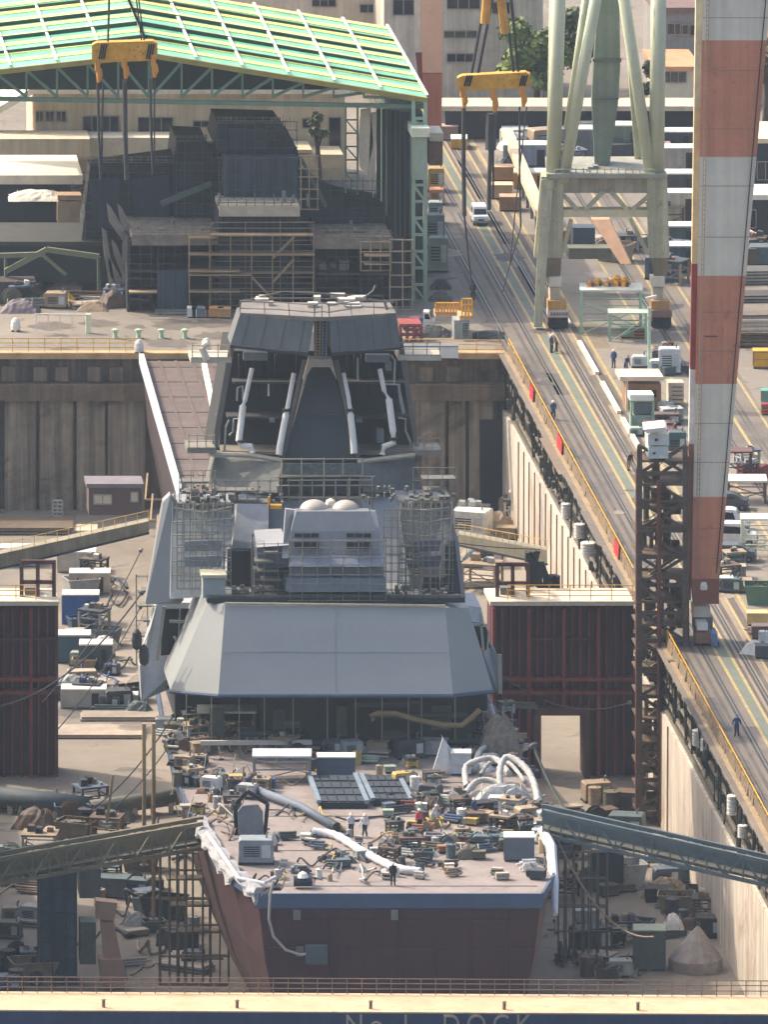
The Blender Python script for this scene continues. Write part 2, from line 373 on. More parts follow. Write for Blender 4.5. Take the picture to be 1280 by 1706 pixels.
for (py, ln, lb) in ((672, 3.2, 'upper red cloth tied to the yellow dock rail'), (760, 4.2, 'middle red cloth tied to the yellow dock rail'), (935, 3.6, 'red cloth on the yellow dock rail nearest the rusty tower')):
    g = G(887 + (py - 683) * .5385, py); mb = MB(); k = 7
    for i in range(k):
        D0, D1 = g.y + ln * i / k, g.y + ln * (i + 1) / k
        mb.prism([(EX(D0, .0 + .1 * (i % 2)), D0, -.9), (EX(D1, .0 + .1 * ((i + 1) % 2)), D1, -.7), (EX(D1, .15), D1, 1.3), (EX(D0, .15), D0, 1.4)], (.06, 0, 0))
    tag(mb.build('red_cloth', RED), lb, 'cloth')
# fenders hanging on the wall
for (px, py, r, h, lb) in ((943, 851, .42, 1.4, 'upright white ribbed fender hanging below the yellow dock rail'), (966, 884, .5, 1.3, 'middle white ribbed fender hanging on the dock wall'), (981, 914, .7, 1.2, 'tilted large ribbed fender lowest on the dock wall'),
                       (1166, 1228, .6, 1.3, 'rounded pale fender on the wall right of the rusty tower'), (1178, 1240, .5, 1.0, 'short bright fender beside the rounded pale one'), (1222, 1340, .5, 1.6, 'tall fender hanging low on the near dock wall'), (1238, 1384, .4, 1.0, 'small round fender lowest on the near dock wall')):
    D = G(px + 12, py - 45, 0).y; x = P(px, py, D).x; z = P(px, py, D).z
    t = thing('ribbed_fender', lb, 'fender', (x, D, z)); mb = MB(); prof = [(r * .6, -h / 2)]
    for k in range(5): zz = -h / 2 + h * (k + .1) / 5; prof += [(r, zz), (r, zz + h * .13), (r * .8, zz + h * .16)]
    prof.append((r * .5, h / 2)); mb.lathe((0, 0, 0), prof, 14); mb.build('body', WHITE, t, local=True, smooth=False)
    MB().tube([(0, 0, h / 2), (.4, 0, 2.2)], .05, 5).build('rope', DARK, t, local=True)
# round balloon-like dark bollards of the wall ladder
for (px, py, lb) in ((887, 945, 'dark bulky hose bundle nearest the brown frame'), (904, 965, 'dark bulky hose bundle, middle one on the gangway'), (922, 985, 'dark bulky hose bundle beside the yellow gate rail')):
    D = 868; c = P(px, py, D); mb = MB()
    for k in range(6): mb.tube([c + V(random.uniform(-.5, .5), random.uniform(-.4, .4), 1.4), c + V(random.uniform(-.5, .5), 0, 0), c + V(random.uniform(-.6, .6), 0, -1.6)], .22, 6)
    tag(mb.build('hose_bundle', BLACK), lb, 'hoses')

# ---- sea gate at the very front with its lettering
t = thing('dock_gate', 'long steel dock gate lettered No.1 DOCK with a sunlit top walkway', 'dock gate', (10, D_SEA, ZF))
Dg = D_SEA; TB = 5.0
def gx(px): return P(px, 1684, Dg).x
a = V(gx(-140), Dg + .5, 0); b = V(gx(1420), Dg - .9, 0)
def gslab(name, m, z0, z1, y0, y1):
    mb = MB(); mb.hexa([a + V(0, y0, z0), b + V(0, y0, z0), b + V(0, y1, z0), a + V(0, y1, z0)], [a + V(0, y0, z1), b + V(0, y0, z1), b + V(0, y1, z1), a + V(0, y1, z1)]); return mb.build(name, m, t)
gslab('gate_body', C(46, 62, 92, var=.2, streak=.2), ZF, -.1, .0, TB)
gslab('walkway', C(196, 170, 134, var=.22, scale=.5, fine=.2, spots=(160, 140, 116)), -.1, 0, 0, TB + .2)
mb = MB(); mr = MB()
for i in range(64):
    p = a.lerp(b, i / 63) + V(0, TB - .1, 0); mb.tube([p, p + V(0, 0, 1.15)], .04, 5)
for k in (.4, .8, 1.15): mr.beam(a + V(0, TB - .1, k), b + V(0, TB - .1, k), .06)
for i in range(7):
    p = a.lerp(b, (i + .4) / 7) + V(0, .9, 0); mr.lathe(p, [(.12, 0), (.12, .5), (.2, .55), (.05, .62)], 8)
mb.build('rail_post', C(112, 92, 80), t); mr.build('handrail', C(112, 92, 80), t)
cu = bpy.data.curves.new('lettering', 'FONT'); cu.body = 'No.1  DOCK'; cu.size = 2.0; cu.extrude = .03; cu.space_character = 1.42
to = bpy.data.objects.new('lettering_curve', cu); scene.collection.objects.link(to); bpy.context.view_layer.update()
me = bpy.data.meshes.new_from_object(to.evaluated_get(bpy.context.evaluated_depsgraph_get())); bpy.data.objects.remove(to)
xs = [v.co.x for v in me.vertices]; wtxt = max(xs) - min(xs); tw = gx(886) - gx(577); sc = tw / wtxt
me.transform(Matrix.Rotation(R(90), 4, 'X') @ Matrix.Diagonal((sc, 1.0, 1, 1)))
pos = P(577, 1686, Dg); lo = bpy.data.objects.new('lettering', me); me.materials.clear(); me.materials.append(C(160, 148, 134, var=.25)); scene.collection.objects.link(lo)
zt = max(v.co.z for v in me.vertices); lo.location = V(pos.x - min(xs) * sc, Dg - .45, -.13 - zt) - t.location; lo.parent = t

# ---- intermediate caisson: right and left leaf, red brown, ribbed
def leaf(label, xa, xb, hole=None, base=1306):
    D = G(900, 1004).y; t = thing('caisson_gate', label, 'caisson', P((xa + xb) / 2, base, D))
    top = 1008
    if hole:
        hx0, hy0, hx1, hy1 = hole; mb = MB()
        pbox(mb, xa, top, hx0, base, D + 1.0, 3); pbox(mb, hx1, top, xb, base, D + 1.0, 3); pbox(mb, hx0 + .02, top + .02, hx1 - .02, hy0, D + 1.02, 2.9)
        mb.build('plating', C(84, 46, 50, var=.3, streak=.3, scale=.4), t)
        fr = MB(); pbox(fr, hx0 - 9, hy0 - 12, hx1 + 9, hy0, D - .2, 3.4); pbox(fr, hx0 - 12, hy0 - 1, hx0, hy1, D - .2, 3.4); pbox(fr, hx1, hy0 - 1, hx1 + 9, base, D - .2, 3.4); fr.build('opening_frame', RUSTD, t)
    else:
        mb = MB(); pbox(mb, xa, top, xb, base, D + 1.0, 3); mb.build('plating', C(84, 46, 50, var=.3, streak=.3, scale=.4), t)
    x = xa + 3; i = 0
    while x < xb - 3:
        big = i % 4 == 0; ww = 5.5 if big else 2.6
        for yy0, yy1 in (((top + 6, hole[1] - 12),) if hole and hole[0] - 12 < x + ww / 2 < hole[2] + 10 else ((top + 6, base),)):
            mb = MB(); pbox(mb, x, yy0, x + ww, yy1, D if big else D + .35, 1.0 if big else .7); mb.build('stiffener', RUSTR, t)
        x += 14.5; i += 1
    for y, hgt in ((1130, 5), (1152, 5)):
        mb = MB(); pbox(mb, xa, y, xb, y + hgt, D - .12, 1.1); mb.build('girder', RUSTR, t)
    mb = MB(); pbox(mb, xa + 60 if hole else xa, 1064, (xb - 70) if hole else xb, 1067, D + .1, .9); mb.build('upper_girder', RUSTD, t)
    mb = MB(); pbox(mb, xa - 1, 1002, xb + 1, 1009, D - .5, 5.2); mb.build('top_deck', C(206, 196, 174, var=.2, scale=.7, alt=(150, 140, 124)), t)
    return t, D
lf, DC = leaf('red brown ribbed caisson leaf with a square opening, right of the ship', 818, 1056, (902, 1192, 974, 1296))
leaf('red brown ribbed caisson leaf without opening, left of the ship', -70, 97)
railing('railing', 'yellow safety rail on top of the right caisson leaf', [P(846, 1001, DC), P(1054, 1001, DC)], 1.35, YELL, 1.5, .04)
railing('railing', 'yellow safety rail on top of the left caisson leaf', [P(-40, 1001, DC), P(60, 1001, DC)], 1.35, YELL, 1.5, .04)
for lb, x0, x1, y0 in (('brown square winch frame standing on the right caisson leaf', 829, 880, 940), ('brown square winch frame standing on the left caisson leaf', 36, 90, 936)):
    t = thing('winch_frame', lb, 'frame', P((x0 + x1) / 2, 1003, DC + 1.5)); mb = MB(); D = DC + 1.5
    for dd in (0, 2.5):
        for x in (x0, (x0 + x1) / 2, x1): pbeam(mb, x, y0, x, 1003, D + dd, .32)
        for y in (y0, (y0 + 1003) / 2): pbeam(mb, x0, y, x1, y, D + dd, .32)
    for x in (x0, x1): mb.beam(P(x, y0, D), P(x, y0, D + 2.5), .3)
    mb.build('frame', RUSTD, t); mb = MB(); c = P((x0 * 1.4 + x1 * .6) / 2, 1000, D + 1.2); mb.cbox(c, 1.1, 1.2, 1.2); mb.build('winch', STEEL, t)
# gangway girders from the caisson heads to the ship
def girder(label, p, q, h, m, name='gangway_girder'):
    t = thing(name, label, 'gangway', p); p = Vector(p); q = Vector(q); mb = MB()
    mb.hexa([p, p + V(0, 1.6, 0), q + V(0, 1.6, 0), q], [p + V(0, 0, h), p + V(0, 1.6, h), q + V(0, 1.6, h * .8), q + V(0, 0, h * .8)]); mb.build('box_girder', m, t)
    mb = MB(); mb.beam(p + V(0, -.06, 0), q + V(0, -.06, 0), .16); mb.build('lower_flange', DARK, t)
    mb = MB(); n = 14
    for i in range(n + 1): c = p.lerp(q, i / n) + V(0, .1, h * (1 - .2 * i / n)); mb.tube([c, c + V(0, 0, .9)], .03, 4)
    mb.beam(p + V(0, .1, h + .9), q + V(0, .1, h * .8 + .9), .05); mb.build('handrail', YELLW, t)
GD = C(142, 134, 110, var=.25, streak=.2)
girder('grey box gangway sloping up to the ship from the left caisson', P(-20, 952, 885), P(248, 888, 893), 1.3, GD)
girder('grey box gangway sloping up to the ship from the right caisson', P(912, 940, 885), P(764, 908, 893), 1.2, GD)

# ================================================================== THE SHIP
S0 = P(667, 1490, 762)
def CX(D): return S0.x + (D - 762) * -0.0933
ship = thing('warship', 'unfinished grey warship in the dock, its cut bow closed by a red brown bulkhead', 'ship', (CX(762), 762, 0))
def spx(x, D): return x            # readability
# hull: stations (D, half deck width, half width low, keel)
ST = [(762.6, 10.6, 9.9), (768, 12.0, 10.9), (776, 12.9, 11.7), (786, 13.5, 12.3), (800, 13.9, 12.8), (821, 13.4, 12.4), (835, 12.9, 12.2), (850, 10.5, 9.8), (868, 8.7, 8.0)]
AF = [(868, 8.7, 8.0), (907, 5.5, 5.0), (966, 4.6, 4.2)]
prof = [(-1.0, 0.0), (-1.0, -.8), (-1.0, -2.2), (-1.0, -5), (-.95, -8), (-.86, -11), (-.6, -12.8), (0, -13.2)]
mb = MB(); ring = []
for D, hw, lw in ST:
    row = []
    for side in (1, -1):
        pr = prof if side == 1 else prof[::-1][1:]
        for u, z in pr:
            k = min(1, -z / 6.0) ** .8; wd = hw * (1 - k) + lw * k
            row.append(V(CX(D) + u * side * wd * (1 if k < 1 else 1), D, z * 1.0))
    ring.append(row)
n = len(ring[0]); base = 0
for row in ring: mb.v += row
for i in range(len(ring) - 1):
    for k in range(n - 1): o = i * n; mb.f.append((o + k, o + k + 1, o + n + k + 1, o + n + k))
mb.build('hull', HULLR, ship)
mb = MB(); rg = []
for D, hw, lw in AF:
    rg.append([V(CX(D) - hw, D, 0), V(CX(D) + hw, D, 0), V(CX(D) + lw, D, -6), V(CX(D) + lw * .7, D, -13), V(CX(D) - lw * .7, D, -13), V(CX(D) - lw, D, -6)])
for a_, b_ in zip(rg[:-1], rg[1:]):
    for k in range(1, 6): mb.quad(a_[k], a_[(k + 1) % 6], b_[(k + 1) % 6], b_[k])
mb.quad(*rg[-1]); mb.build('after_hull', C(54, 38, 42, var=.3, streak=.2), ship)
mb = MB(); mr = MB()
for a_, b_ in zip(rg[:-1], rg[1:]):
    mb.quad(a_[0], a_[1], b_[1], b_[0])
    mr.hexa([a_[0] + V(-.35, 0, -.2), a_[0] + V(.12, 0, -.2), b_[0] + V(.12, 0, -.2), b_[0] + V(-.35, 0, -.2)], [a_[0] + V(-.35, 0, .7), a_[0] + V(.12, 0, .7), b_[0] + V(.12, 0, .7), b_[0] + V(-.35, 0, .7)])
mb.build('after_deck', C(100, 86, 80, rough=.8, var=.25, scale=.3, streak=.2, alt=(84, 70, 68)), ship); mr.build('bulwark_rail', C(190, 194, 200, var=.15), ship)
mb = MB()
for k in range(1, 6):
    pa, pb, pc = [V(CX(D) - hw + 2 * hw * k / 6, D, .02) for D, hw, lw in AF]; mb.beam(pa, pb, .25, .08); mb.beam(pb, pc, .25, .08)
for k in range(14): D = 872 + k * 7; hw = 6.0 - (D - 907) * .02; mb.beam(V(CX(D) - hw + .5, D, .03), V(CX(D) + hw - .5, D, .03), .1, .05)
mb.build('deck_track', C(96, 80, 74), ship)
mb = MB(); pbeam(mb, 340, 606, 357, 690, 940, .45, 922); mb.build('inner_rail', WHITE, ship)
mb = MB()
for k in range(6):
    D = 880 + k * 9; x = CX(D) - (6.6 - (D - 880) * .02); mb.beam(V(x - 1.6, D, -4.5), V(x + .5, D, -4.5), .15); mb.beam(V(x - 1.6, D, -4.5), V(x - 1.6, D + 9, -4.0), .15)
mb.build('side_staging', C(150, 126, 92), ship)
mb = MB(); mb.add([V(p.x, p.y, p.z) for p in ring[0]], [tuple(range(n))]); bk = mb.build('cut_bulkhead', C(64, 36, 42, rough=.7, var=.16, scale=.25, streak=.2), ship)
mb = MB(); mb.add([V(p.x, p.y, p.z) for p in ring[-1]], [tuple(range(n))]); mb.build('stern_plating', HULLR, ship)
dk = MB(); left = [V(CX(D) - hw, D, -.03) for D, hw, lw in ST]; right = [V(CX(D) + hw, D, -.03) for D, hw, lw in ST]
for i in range(len(ST) - 1): dk.quad(left[i], right[i], right[i + 1], left[i + 1])
dk.build('deck', DECK, ship)
mb = MB()
for s in (left, right): 
    for p, q in zip(s[:-1], s[1:]): mb.hexa([p + V(-.1, 0, -.55), p + V(.1, 0, -.55), q + V(.1, 0, -.55), q + V(-.1, 0, -.55)], [p + V(-.1, 0, .12), p + V(.1, 0, .12), q + V(.1, 0, .12), q + V(-.1, 0, .12)])
p, q = left[0], right[0]; mb.hexa([p + V(-.1, -.12, -1.05), q + V(.1, -.12, -1.05), q + V(.1, .1, -1.05), p + V(-.1, .1, -1.05)], [p + V(-.1, -.12, .06), q + V(.1, -.12, .06), q + V(.1, .1, .06), p + V(-.1, .1, .06)])
mb.build('deck_edge', C(66, 84, 112, var=.15), ship)
mb = MB()
for i in range(4): D = 765 + i * 11; hw = 10.5; mb.beam(V(CX(D) - hw, D, .0), V(CX(D) + hw, D, .0), .07, .03)
mb.build('deck_seam', C(108, 98, 92), ship)
mb = MB()
for x, y in ((495, 1524), (658, 1524), (500, 1585)): pbox(mb, x - 6, y - 8, x + 6, y + 8, 762.3, .4)
mb.build('bulkhead_bracket', C(110, 110, 104), ship)

# --- dark lower deckhouse and the big sloped panels
DR = G(560, 1268, 0).y
dh = MB(); ppoly(dh, [(432, 1140), (790, 1140), (790, 1240), (432, 1240)], DR + 5, 22); ppoly(dh, [(292, 1110), (812, 1110), (812, 1200), (292, 1200)], DR + 13, 12); deckh = dh.build('deckhouse', C(36, 44, 50, var=.35, streak=.2), ship)
mb = MB()
for x in (310, 352, 398, 440, 488, 545, 592, 636, 680, 702, 758): pbox(mb, x, 1158, x + 1.6, 1232, DR + .5, .15)
mb.build('deckhouse_post', C(120, 120, 96), deckh)
mb = MB()
for y, x0, x1, dd in ((1172, 590, 700, 2), (1206, 470, 500, 1), (1222, 400, 470, 2.5), (1192, 620, 780, 3.5), (1236, 520, 800, 3)): ppipe(mb, [(x0, y), (x1, y)], DR + dd, .28, 8)
mb.build('deckhouse_pipe', C(52, 66, 62), deckh)
mb = MB(); ppipe(mb, [(622, 1200), (618, 1192), (630, 1188), (660, 1188), (690, 1198), (740, 1208), (770, 1208), (790, 1192), (800, 1182)], DR + .3, .22, 8); mb.build('vent_duct', C(120, 104, 70), deckh)
mb = MB()
for x, y, ww, hh in ((455, 1182, 20, 44), (560, 1176, 18, 50), (720, 1176, 32, 40), (640, 1218, 40, 26), (350, 1180, 24, 50)): pbox(mb, x, y, x + ww, y + hh, DR + 4.9, .2)
mb.build('deckhouse_door', C(86, 92, 84, var=.3), deckh)
# front block: central plate plus two chamfers
TOPZ = P(560, 1005, DR + 3).z
def pp(x, y, D): return P(x, y, D)
blk = MB(); A = [pp(375, 1008, DR + 3.6), pp(742, 1012, DR + 3.6), pp(755, 1157, DR), pp(364, 1157, DR)]
blk.prism(A, L * 16); fb = blk.build('front_block', GREY, ship)
cl = MB(); cl.prism([coplanar(345, 1005, A[0], A[3], pp(284, 1150, DR + 5)), A[0], A[3], pp(284, 1150, DR + 5)], L * 8); cl.build('chamfer_plate', C(130, 135, 136, rough=.6, var=.05, scale=.3), fb)
cr = MB(); cr.prism([A[1], coplanar(781, 1013, A[1], A[2], pp(822, 1150, DR + 5)), pp(822, 1150, DR + 5), A[2]], L * 8); cr.build('chamfer_plate', GREY, fb)
mb = MB(); mb.tube([pp(284, 1152, DR + 4.9), pp(364, 1159, DR - .1), pp(755, 1159, DR - .1), pp(822, 1152, DR + 4.9)], .16, 6); mb.build('lower_lip', C(58, 78, 106), fb)
mb = MB(); mb.tube([pp(375, 1005, DR + 3.5), pp(742, 1009, DR + 3.5)], .1, 6); mb.build('upper_edge', C(170, 160, 140), fb)
mb = MB()
for i in range(15): x = 352 + i * 27; pbox(mb, x, 992, x + 1.4, 1006, DR + 4, .1)
pbox(mb, 345, 992, 770, 994, DR + 4, .15); mb.build('edge_rail', DARK, fb)
mb = MB(); pbox(mb, 345, 995, 775, 1004, DR + 4.6, 1.0); mb.build('dark_waterway', C(38, 46, 54), fb)
mb = MB(); nA = (A[1] - A[0]).cross(A[3] - A[0]).normalized(); nA = nA if nA.y < 0 else -nA
for u in (.5,): mb.beam(A[0].lerp(A[1], u) + nA * .01, A[3].lerp(A[2], u) + nA * .005, .03, .02)
for v_ in (.52,): mb.beam(A[0].lerp(A[3], v_) + nA * .01, A[1].lerp(A[2], v_) + nA * .005, .03, .02)
mb.build('plate_seam', C(141, 146, 147), fb, split=True)
# side bulwarks with recessed openings
sb = MB(); D = DR + 13
sb.prism([pp(262, 1004, D + 3), pp(347, 1004, D + 3), pp(318, 1095, D + 1), pp(288, 1145, D), pp(236, 1168, D - 2), pp(233, 1110, D - 1)], L * 2)
side = sb.build('side_bulwark', C(168, 172, 176, rough=.5, var=.1, scale=.3, streak=.08), ship)
mb = MB(); ppoly(mb, [(272, 1014), (328, 1014), (316, 1088), (268, 1092)], D - .35, .2); mb.build('opening', BLACK, side)
mb = MB(); pbeam(mb, 282, 1035, 326, 1036, D - .8, .22); pbeam(mb, 312, 1030, 307, 1086, D - .8, .26); pbeam(mb, 290, 1060, 306, 1086, D - .8, .2); pbeam(mb, 274, 1010, 262, 1100, D - .7, .25); pbeam(mb, 300, 1015, 296, 1088, D - .8, .12); mb.build('davit', C(150, 150, 138), side)
mb = MB(); ppoly(mb, [(284, 1090), (318, 1092), (306, 1146), (282, 1146)], D - .6, .4); mb.build('lower_hatch', GREY, side)
mb = MB(); pbeam(mb, 288, 1088, 280, 1146, D - .8, .18); pbeam(mb, 318, 1092, 310, 1140, D - .8, .1); mb.build('hatch_seam', DARK, side)
sb = MB(); D = DR + 12
sb.prism([pp(775, 1008, D + 2), pp(802, 1012, D + 3), pp(812, 1060, D + 2), pp(833, 1100, D), pp(830, 1152, D - 1), pp(800, 1152, D)], L * 5)
side2 = sb.build('side_bulwark', C(158, 163, 168, rough=.5, var=.1, scale=.3, streak=.08), ship)
mb = MB(); ppoly(mb, [(785, 1036), (810, 1040), (818, 1078), (796, 1090)], D - .3, .2); mb.build('opening', BLACK, side2)
mb = MB(); pbeam(mb, 786, 1040, 812, 1042, D - .8, .2); pbeam(mb, 800, 1020, 806, 1085, D - .8, .2); pbeam(mb, 815, 1050, 812, 1090, D - .8, .14); pbeam(mb, 833, 1090, 834, 1155, D - 1.3, .3); mb.build('davit', C(176, 176, 160), side2)
mb = MB(); pbox(mb, 794, 1082, 808, 1088, D - .9, .8); mb.build('yellow_box', YELLW, side2)

# --- bridge block
DB = DR + 6.5
bp_ = MB(); bp_.prism([pp(485, 884, DB + .7), pp(628, 884, DB + .7), pp(634, 924, DB), pp(484, 924, DB)], L * 3.2); br = bp_.build('bridge', C(116, 121, 127, rough=.5, var=.06, streak=.06), ship)
mb = MB(); mb.prism([pp(494, 852, DB + 1.5), pp(616, 852, DB + 1.5), pp(628, 884, DB + .72), pp(485, 884, DB + .72)], L * 1.2); mb.build('bridge_roof', C(118, 122, 128, rough=.5, var=.08, streak=.08), br)
mb = MB(); mb.prism([pp(484, 925, DB - .1), pp(634, 925, DB - .1), pp(640, 944, DB - 1.0), pp(482, 944, DB - 1.0)], L * 3); mb.build('bridge_skirt', C(112, 122, 136, rough=.5, var=.08, streak=.1), br)
mb = MB(); mb.prism([pp(486, 945, DB + .1), pp(638, 945, DB + .1), pp(640, 962, DB), pp(484, 962, DB)], L * 3); mb.build('lower_front', C(120, 124, 130, rough=.5, var=.1), br)
mb = MB(); mb.prism([pp(478, 963, DB - .8), pp(642, 963, DB - .8), pp(644, 985, DB - 1.0), pp(476, 985, DB - 1.0)], L * 3); mb.build('lower_ledge', C(104, 114, 126, rough=.5, var=.12, streak=.1), br)
mb = MB(); pbox(mb, 478, 986, 642, 1000, DB - .1, 9); mb.build('foot_plate', C(84, 92, 100, var=.2), br)
for x0 in (491, 578):
    for y0 in (889, 903):
        for k in range(3):
            mb = MB(); pbox(mb, x0 + k * 14, y0 + (1 if y0 > 900 else 0), x0 + 12.4 + k * 14, y0 + (12 if y0 > 900 else 6.5), DB - .12, .3); mb.build('window', GLASS, br)
mb = MB(); mb.prism([pp(476, 848, DB + 2), pp(492, 850, DB + 3), pp(484, 930, DB - .2), pp(470, 930, DB - .4)], L * .5); mb.build('side_screen', C(168, 170, 172, var=.1), br)
mb = MB(); mb.prism([pp(618, 850, DB + 3), pp(626, 852, DB + 3), pp(642, 930, DB), pp(634, 930, DB)], L * .3); mb.build('side_screen', C(150, 158, 166), br)
mb = MB(); mb.prism([pp(424, 886, DB + 3), pp(470, 884, DB + 3), pp(482, 908, DB), pp(428, 912, DB)], L * .8); mb.build('bridge_wing', C(146, 148, 152, var=.08), br)
mb = MB(); mb.prism([pp(428, 912, DB + .5), pp(482, 909, DB + .5), pp(482, 945, DB + .5), pp(430, 948, DB + .5)], L * 5); mb.build('wing_bulwark', C(96, 106, 116, var=.2), br)
mb = MB(); pbox(mb, 424, 948, 482, 1000, DB + 2, 5); mb.build('wing_support', C(92, 98, 100, var=.3, streak=.3), br)
for x, r in ((523, 24), (576, 23)):
    c = P(x, 846, DB + 3.0); mpx = M(DB + 4); rr = r * mpx
    mb = MB(); mb.lathe(c + V(0, 0, -.5), [(rr, 0), (rr, .3)] + [(rr * math.cos(R(a)), .3 + rr * .75 * math.sin(R(a))) for a in range(10, 90, 10)], 24); mb.build('dome', C(178, 170, 158, rough=.5, var=.12), br, smooth=True)
mb = MB(); mb.lathe(P(551, 846, DB + 4.5), [(.4, 0), (.45, .3), (.35, .6), (.1, .75)], 12); mb.build('small_dome', C(214, 204, 190), br)

# --- pyramid base, faired side towers
DP = DR + 14
mb = MB(); mb.prism([pp(398, 822, DP + 5), pp(448, 826, DP + 5), pp(446, 990, DP - 2), pp(376, 990, DP - 2)], L * 4); mbase = mb.build('mast_base', C(144, 151, 158, rough=.45, var=.08, streak=.08), ship)
mb = MB(); mb.prism([pp(600, 828, DP + 5), pp(658, 828, DP + 5), pp(694, 990, DP - 2), pp(640, 990, DP - 2)], L * 4); mb.build('base_plate', C(132, 139, 146, rough=.45, var=.08), mbase)
mb = MB(); mb.prism([pp(446, 835, DP + 5), pp(602, 835, DP + 5), pp(640, 990, DP), pp(446, 990, DP)], L * 3.5); mb.build('base_front', C(110, 116, 122, var=.15), mbase)
mb = MB(); pbox(mb, 380, 918, 422, 988, DP - 3.5, 1); pbox(mb, 684, 905, 700, 985, DP - 3.2, 1); mb.build('dark_opening', BLACK, mbase)
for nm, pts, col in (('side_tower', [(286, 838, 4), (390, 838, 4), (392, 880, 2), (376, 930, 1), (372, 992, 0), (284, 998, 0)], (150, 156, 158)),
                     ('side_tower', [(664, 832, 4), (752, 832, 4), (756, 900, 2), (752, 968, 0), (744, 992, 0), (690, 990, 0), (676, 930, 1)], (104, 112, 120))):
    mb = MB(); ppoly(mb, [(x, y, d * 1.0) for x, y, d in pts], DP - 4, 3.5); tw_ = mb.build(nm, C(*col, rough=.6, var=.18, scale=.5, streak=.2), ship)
    xs = [p[0] for p in pts]; mb = MB()
    for k, y in enumerate((848, 868, 890, 908, 932, 956)):
        mb.tube([P(min(xs) + 2, y + random.uniform(-3, 3), DP - 5.0), P((min(xs) + max(xs)) / 2, y + random.uniform(0, 6), DP - 5.4), P(max(xs) - 6, y + random.uniform(-5, 2), DP - 5.0)], .06, 4)
    for k in range(6): x = min(xs) + 4 + k * 17; mb.tube([P(x, 836, DP - 5.1), P(x + random.uniform(-6, 2), 985, DP - 5.1)], .045, 4)
    mb.build('scaffold_pipe', C(138, 138, 128), tw_)
    mb = MB(); c = 0
    for k in range(26):
        x = random.uniform(min(xs), max(xs) - 8); y = random.uniform(824, 842); pbox(mb, x, y, x + random.uniform(3, 9), y + random.uniform(4, 10), DP - 3 + random.uniform(-1, 2), .8)
    mb.build('deck_gear', C(96, 96, 92, var=.5, scale=2), tw_)
    mb = MB()
    for k in range(2): y = 902 + k * 26; ppoly(mb, [(min(xs) + 24, y), (max(xs) - 20, y - 2), (max(xs) - 24, y + 16), (min(xs) + 22, y + 17)], DP - 5.6, .3)
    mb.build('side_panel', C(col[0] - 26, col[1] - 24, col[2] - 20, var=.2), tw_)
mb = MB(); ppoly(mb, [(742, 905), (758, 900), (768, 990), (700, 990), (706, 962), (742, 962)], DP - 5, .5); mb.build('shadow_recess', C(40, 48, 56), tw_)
for pts in ([(272, 836, 3), (284, 824, 3), (300, 842, 3), (306, 1000, 0), (300, 1006, 0), (242, 1006, 0), (250, 960, 1)], [(752, 860, 3), (764, 900, 2), (776, 996, -1), (748, 996, -1), (748, 905, 1)]):
    mb = MB(); ppoly(mb, pts, DP - 3, 1.2); mb.build('side_fin', C(128, 131, 132, rough=.45, var=.06), ship)
mb = MB(); pbox(mb, 338, 962, 376, 996, DR + 5.5, 1.6); eb = mb.build('equipment_box', C(158, 168, 166, var=.1), ship)
mb = MB(); pbox(mb, 336, 958, 378, 963, DR + 5.2, 2.2); mb.build('lid', C(190, 186, 160), eb)
mb = MB()
for k in range(60):
    x = random.choice([random.uniform(640, 770), random.uniform(385, 440)]); y = random.uniform(975, 994); s_ = random.uniform(2, 8)
    pbox(mb, x, y, x + s_, y + random.uniform(4, 10), DR + 6.5 + random.uniform(-1, 1), .6)
mb.build('upper_deck_gear', C(112, 110, 100, var=.5, scale=2), ship)

# --- mast
DM = DR + 21
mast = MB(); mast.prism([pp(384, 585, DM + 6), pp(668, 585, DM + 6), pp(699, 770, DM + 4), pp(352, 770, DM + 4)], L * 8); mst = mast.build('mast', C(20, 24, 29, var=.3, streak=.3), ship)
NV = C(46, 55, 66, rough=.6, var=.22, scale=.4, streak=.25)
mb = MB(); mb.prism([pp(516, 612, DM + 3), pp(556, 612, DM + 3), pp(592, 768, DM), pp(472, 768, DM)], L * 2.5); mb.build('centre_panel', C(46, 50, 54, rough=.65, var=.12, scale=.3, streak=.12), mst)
mb = MB(); pbox(mb, 510, 690, 566, 692, DM + .8, .2); pbox(mb, 506, 640, 560, 641.5, DM + 1.8, .2); mb.build('panel_seam', DARK, mst)
for pts in ([(400, 524, 1.6), (524, 533, 0), (514, 588, -.5), (384, 574, 1.2)], [(549, 533, 0), (660, 523, 1.6), (668, 577, 1.2), (553, 588, -.5)]):
    mb = MB(); ppoly(mb, pts, DM, 3); h = mb.build('upper_panel', C(88, 93, 93, rough=.55, var=.14, scale=.5, streak=.18), mst)
    mb = MB(); x0, x1 = pts[-1][0], pts[2][0]
    for k in range(4): t_ = (k + .5) / 4; xa = pts[0][0] * (1 - t_) + pts[1][0] * t_; xb = pts[3][0] * (1 - t_) + pts[2][0] * t_; ya = pts[0][1] * (1 - t_) + pts[1][1] * t_; yb = pts[3][1] * (1 - t_) + pts[2][1] * t_; da = pts[0][2] * (1 - t_) + pts[1][2] * t_; db = pts[3][2] * (1 - t_) + pts[2][2] * t_; mb.beam(P(xa, ya, DM + da - .03), P(xb, yb, DM + db - .03), .03)
    mb.build('panel_rib', C(80, 86, 86), h)
    mb = MB(); mb.beam(P(pts[3][0], pts[3][1] + 3, DM + pts[3][2]), P(pts[2][0], pts[2][1] + 3, DM + pts[2][2]), .2); mb.build('bottom_flange', C(36, 42, 50), h)
mb = MB(); pbox(mb, 524, 532, 551, 600, DM + 3.2, .5); mb.build('ladder_recess', C(40, 48, 56), mst)
zt = P(520, 533, DM).z - .1
tp = MB(); a_ = [P(400, 522, DM + 1.6), P(524, 533, DM - .1), P(549, 533, DM - .1), P(660, 522, DM + 1.6)]
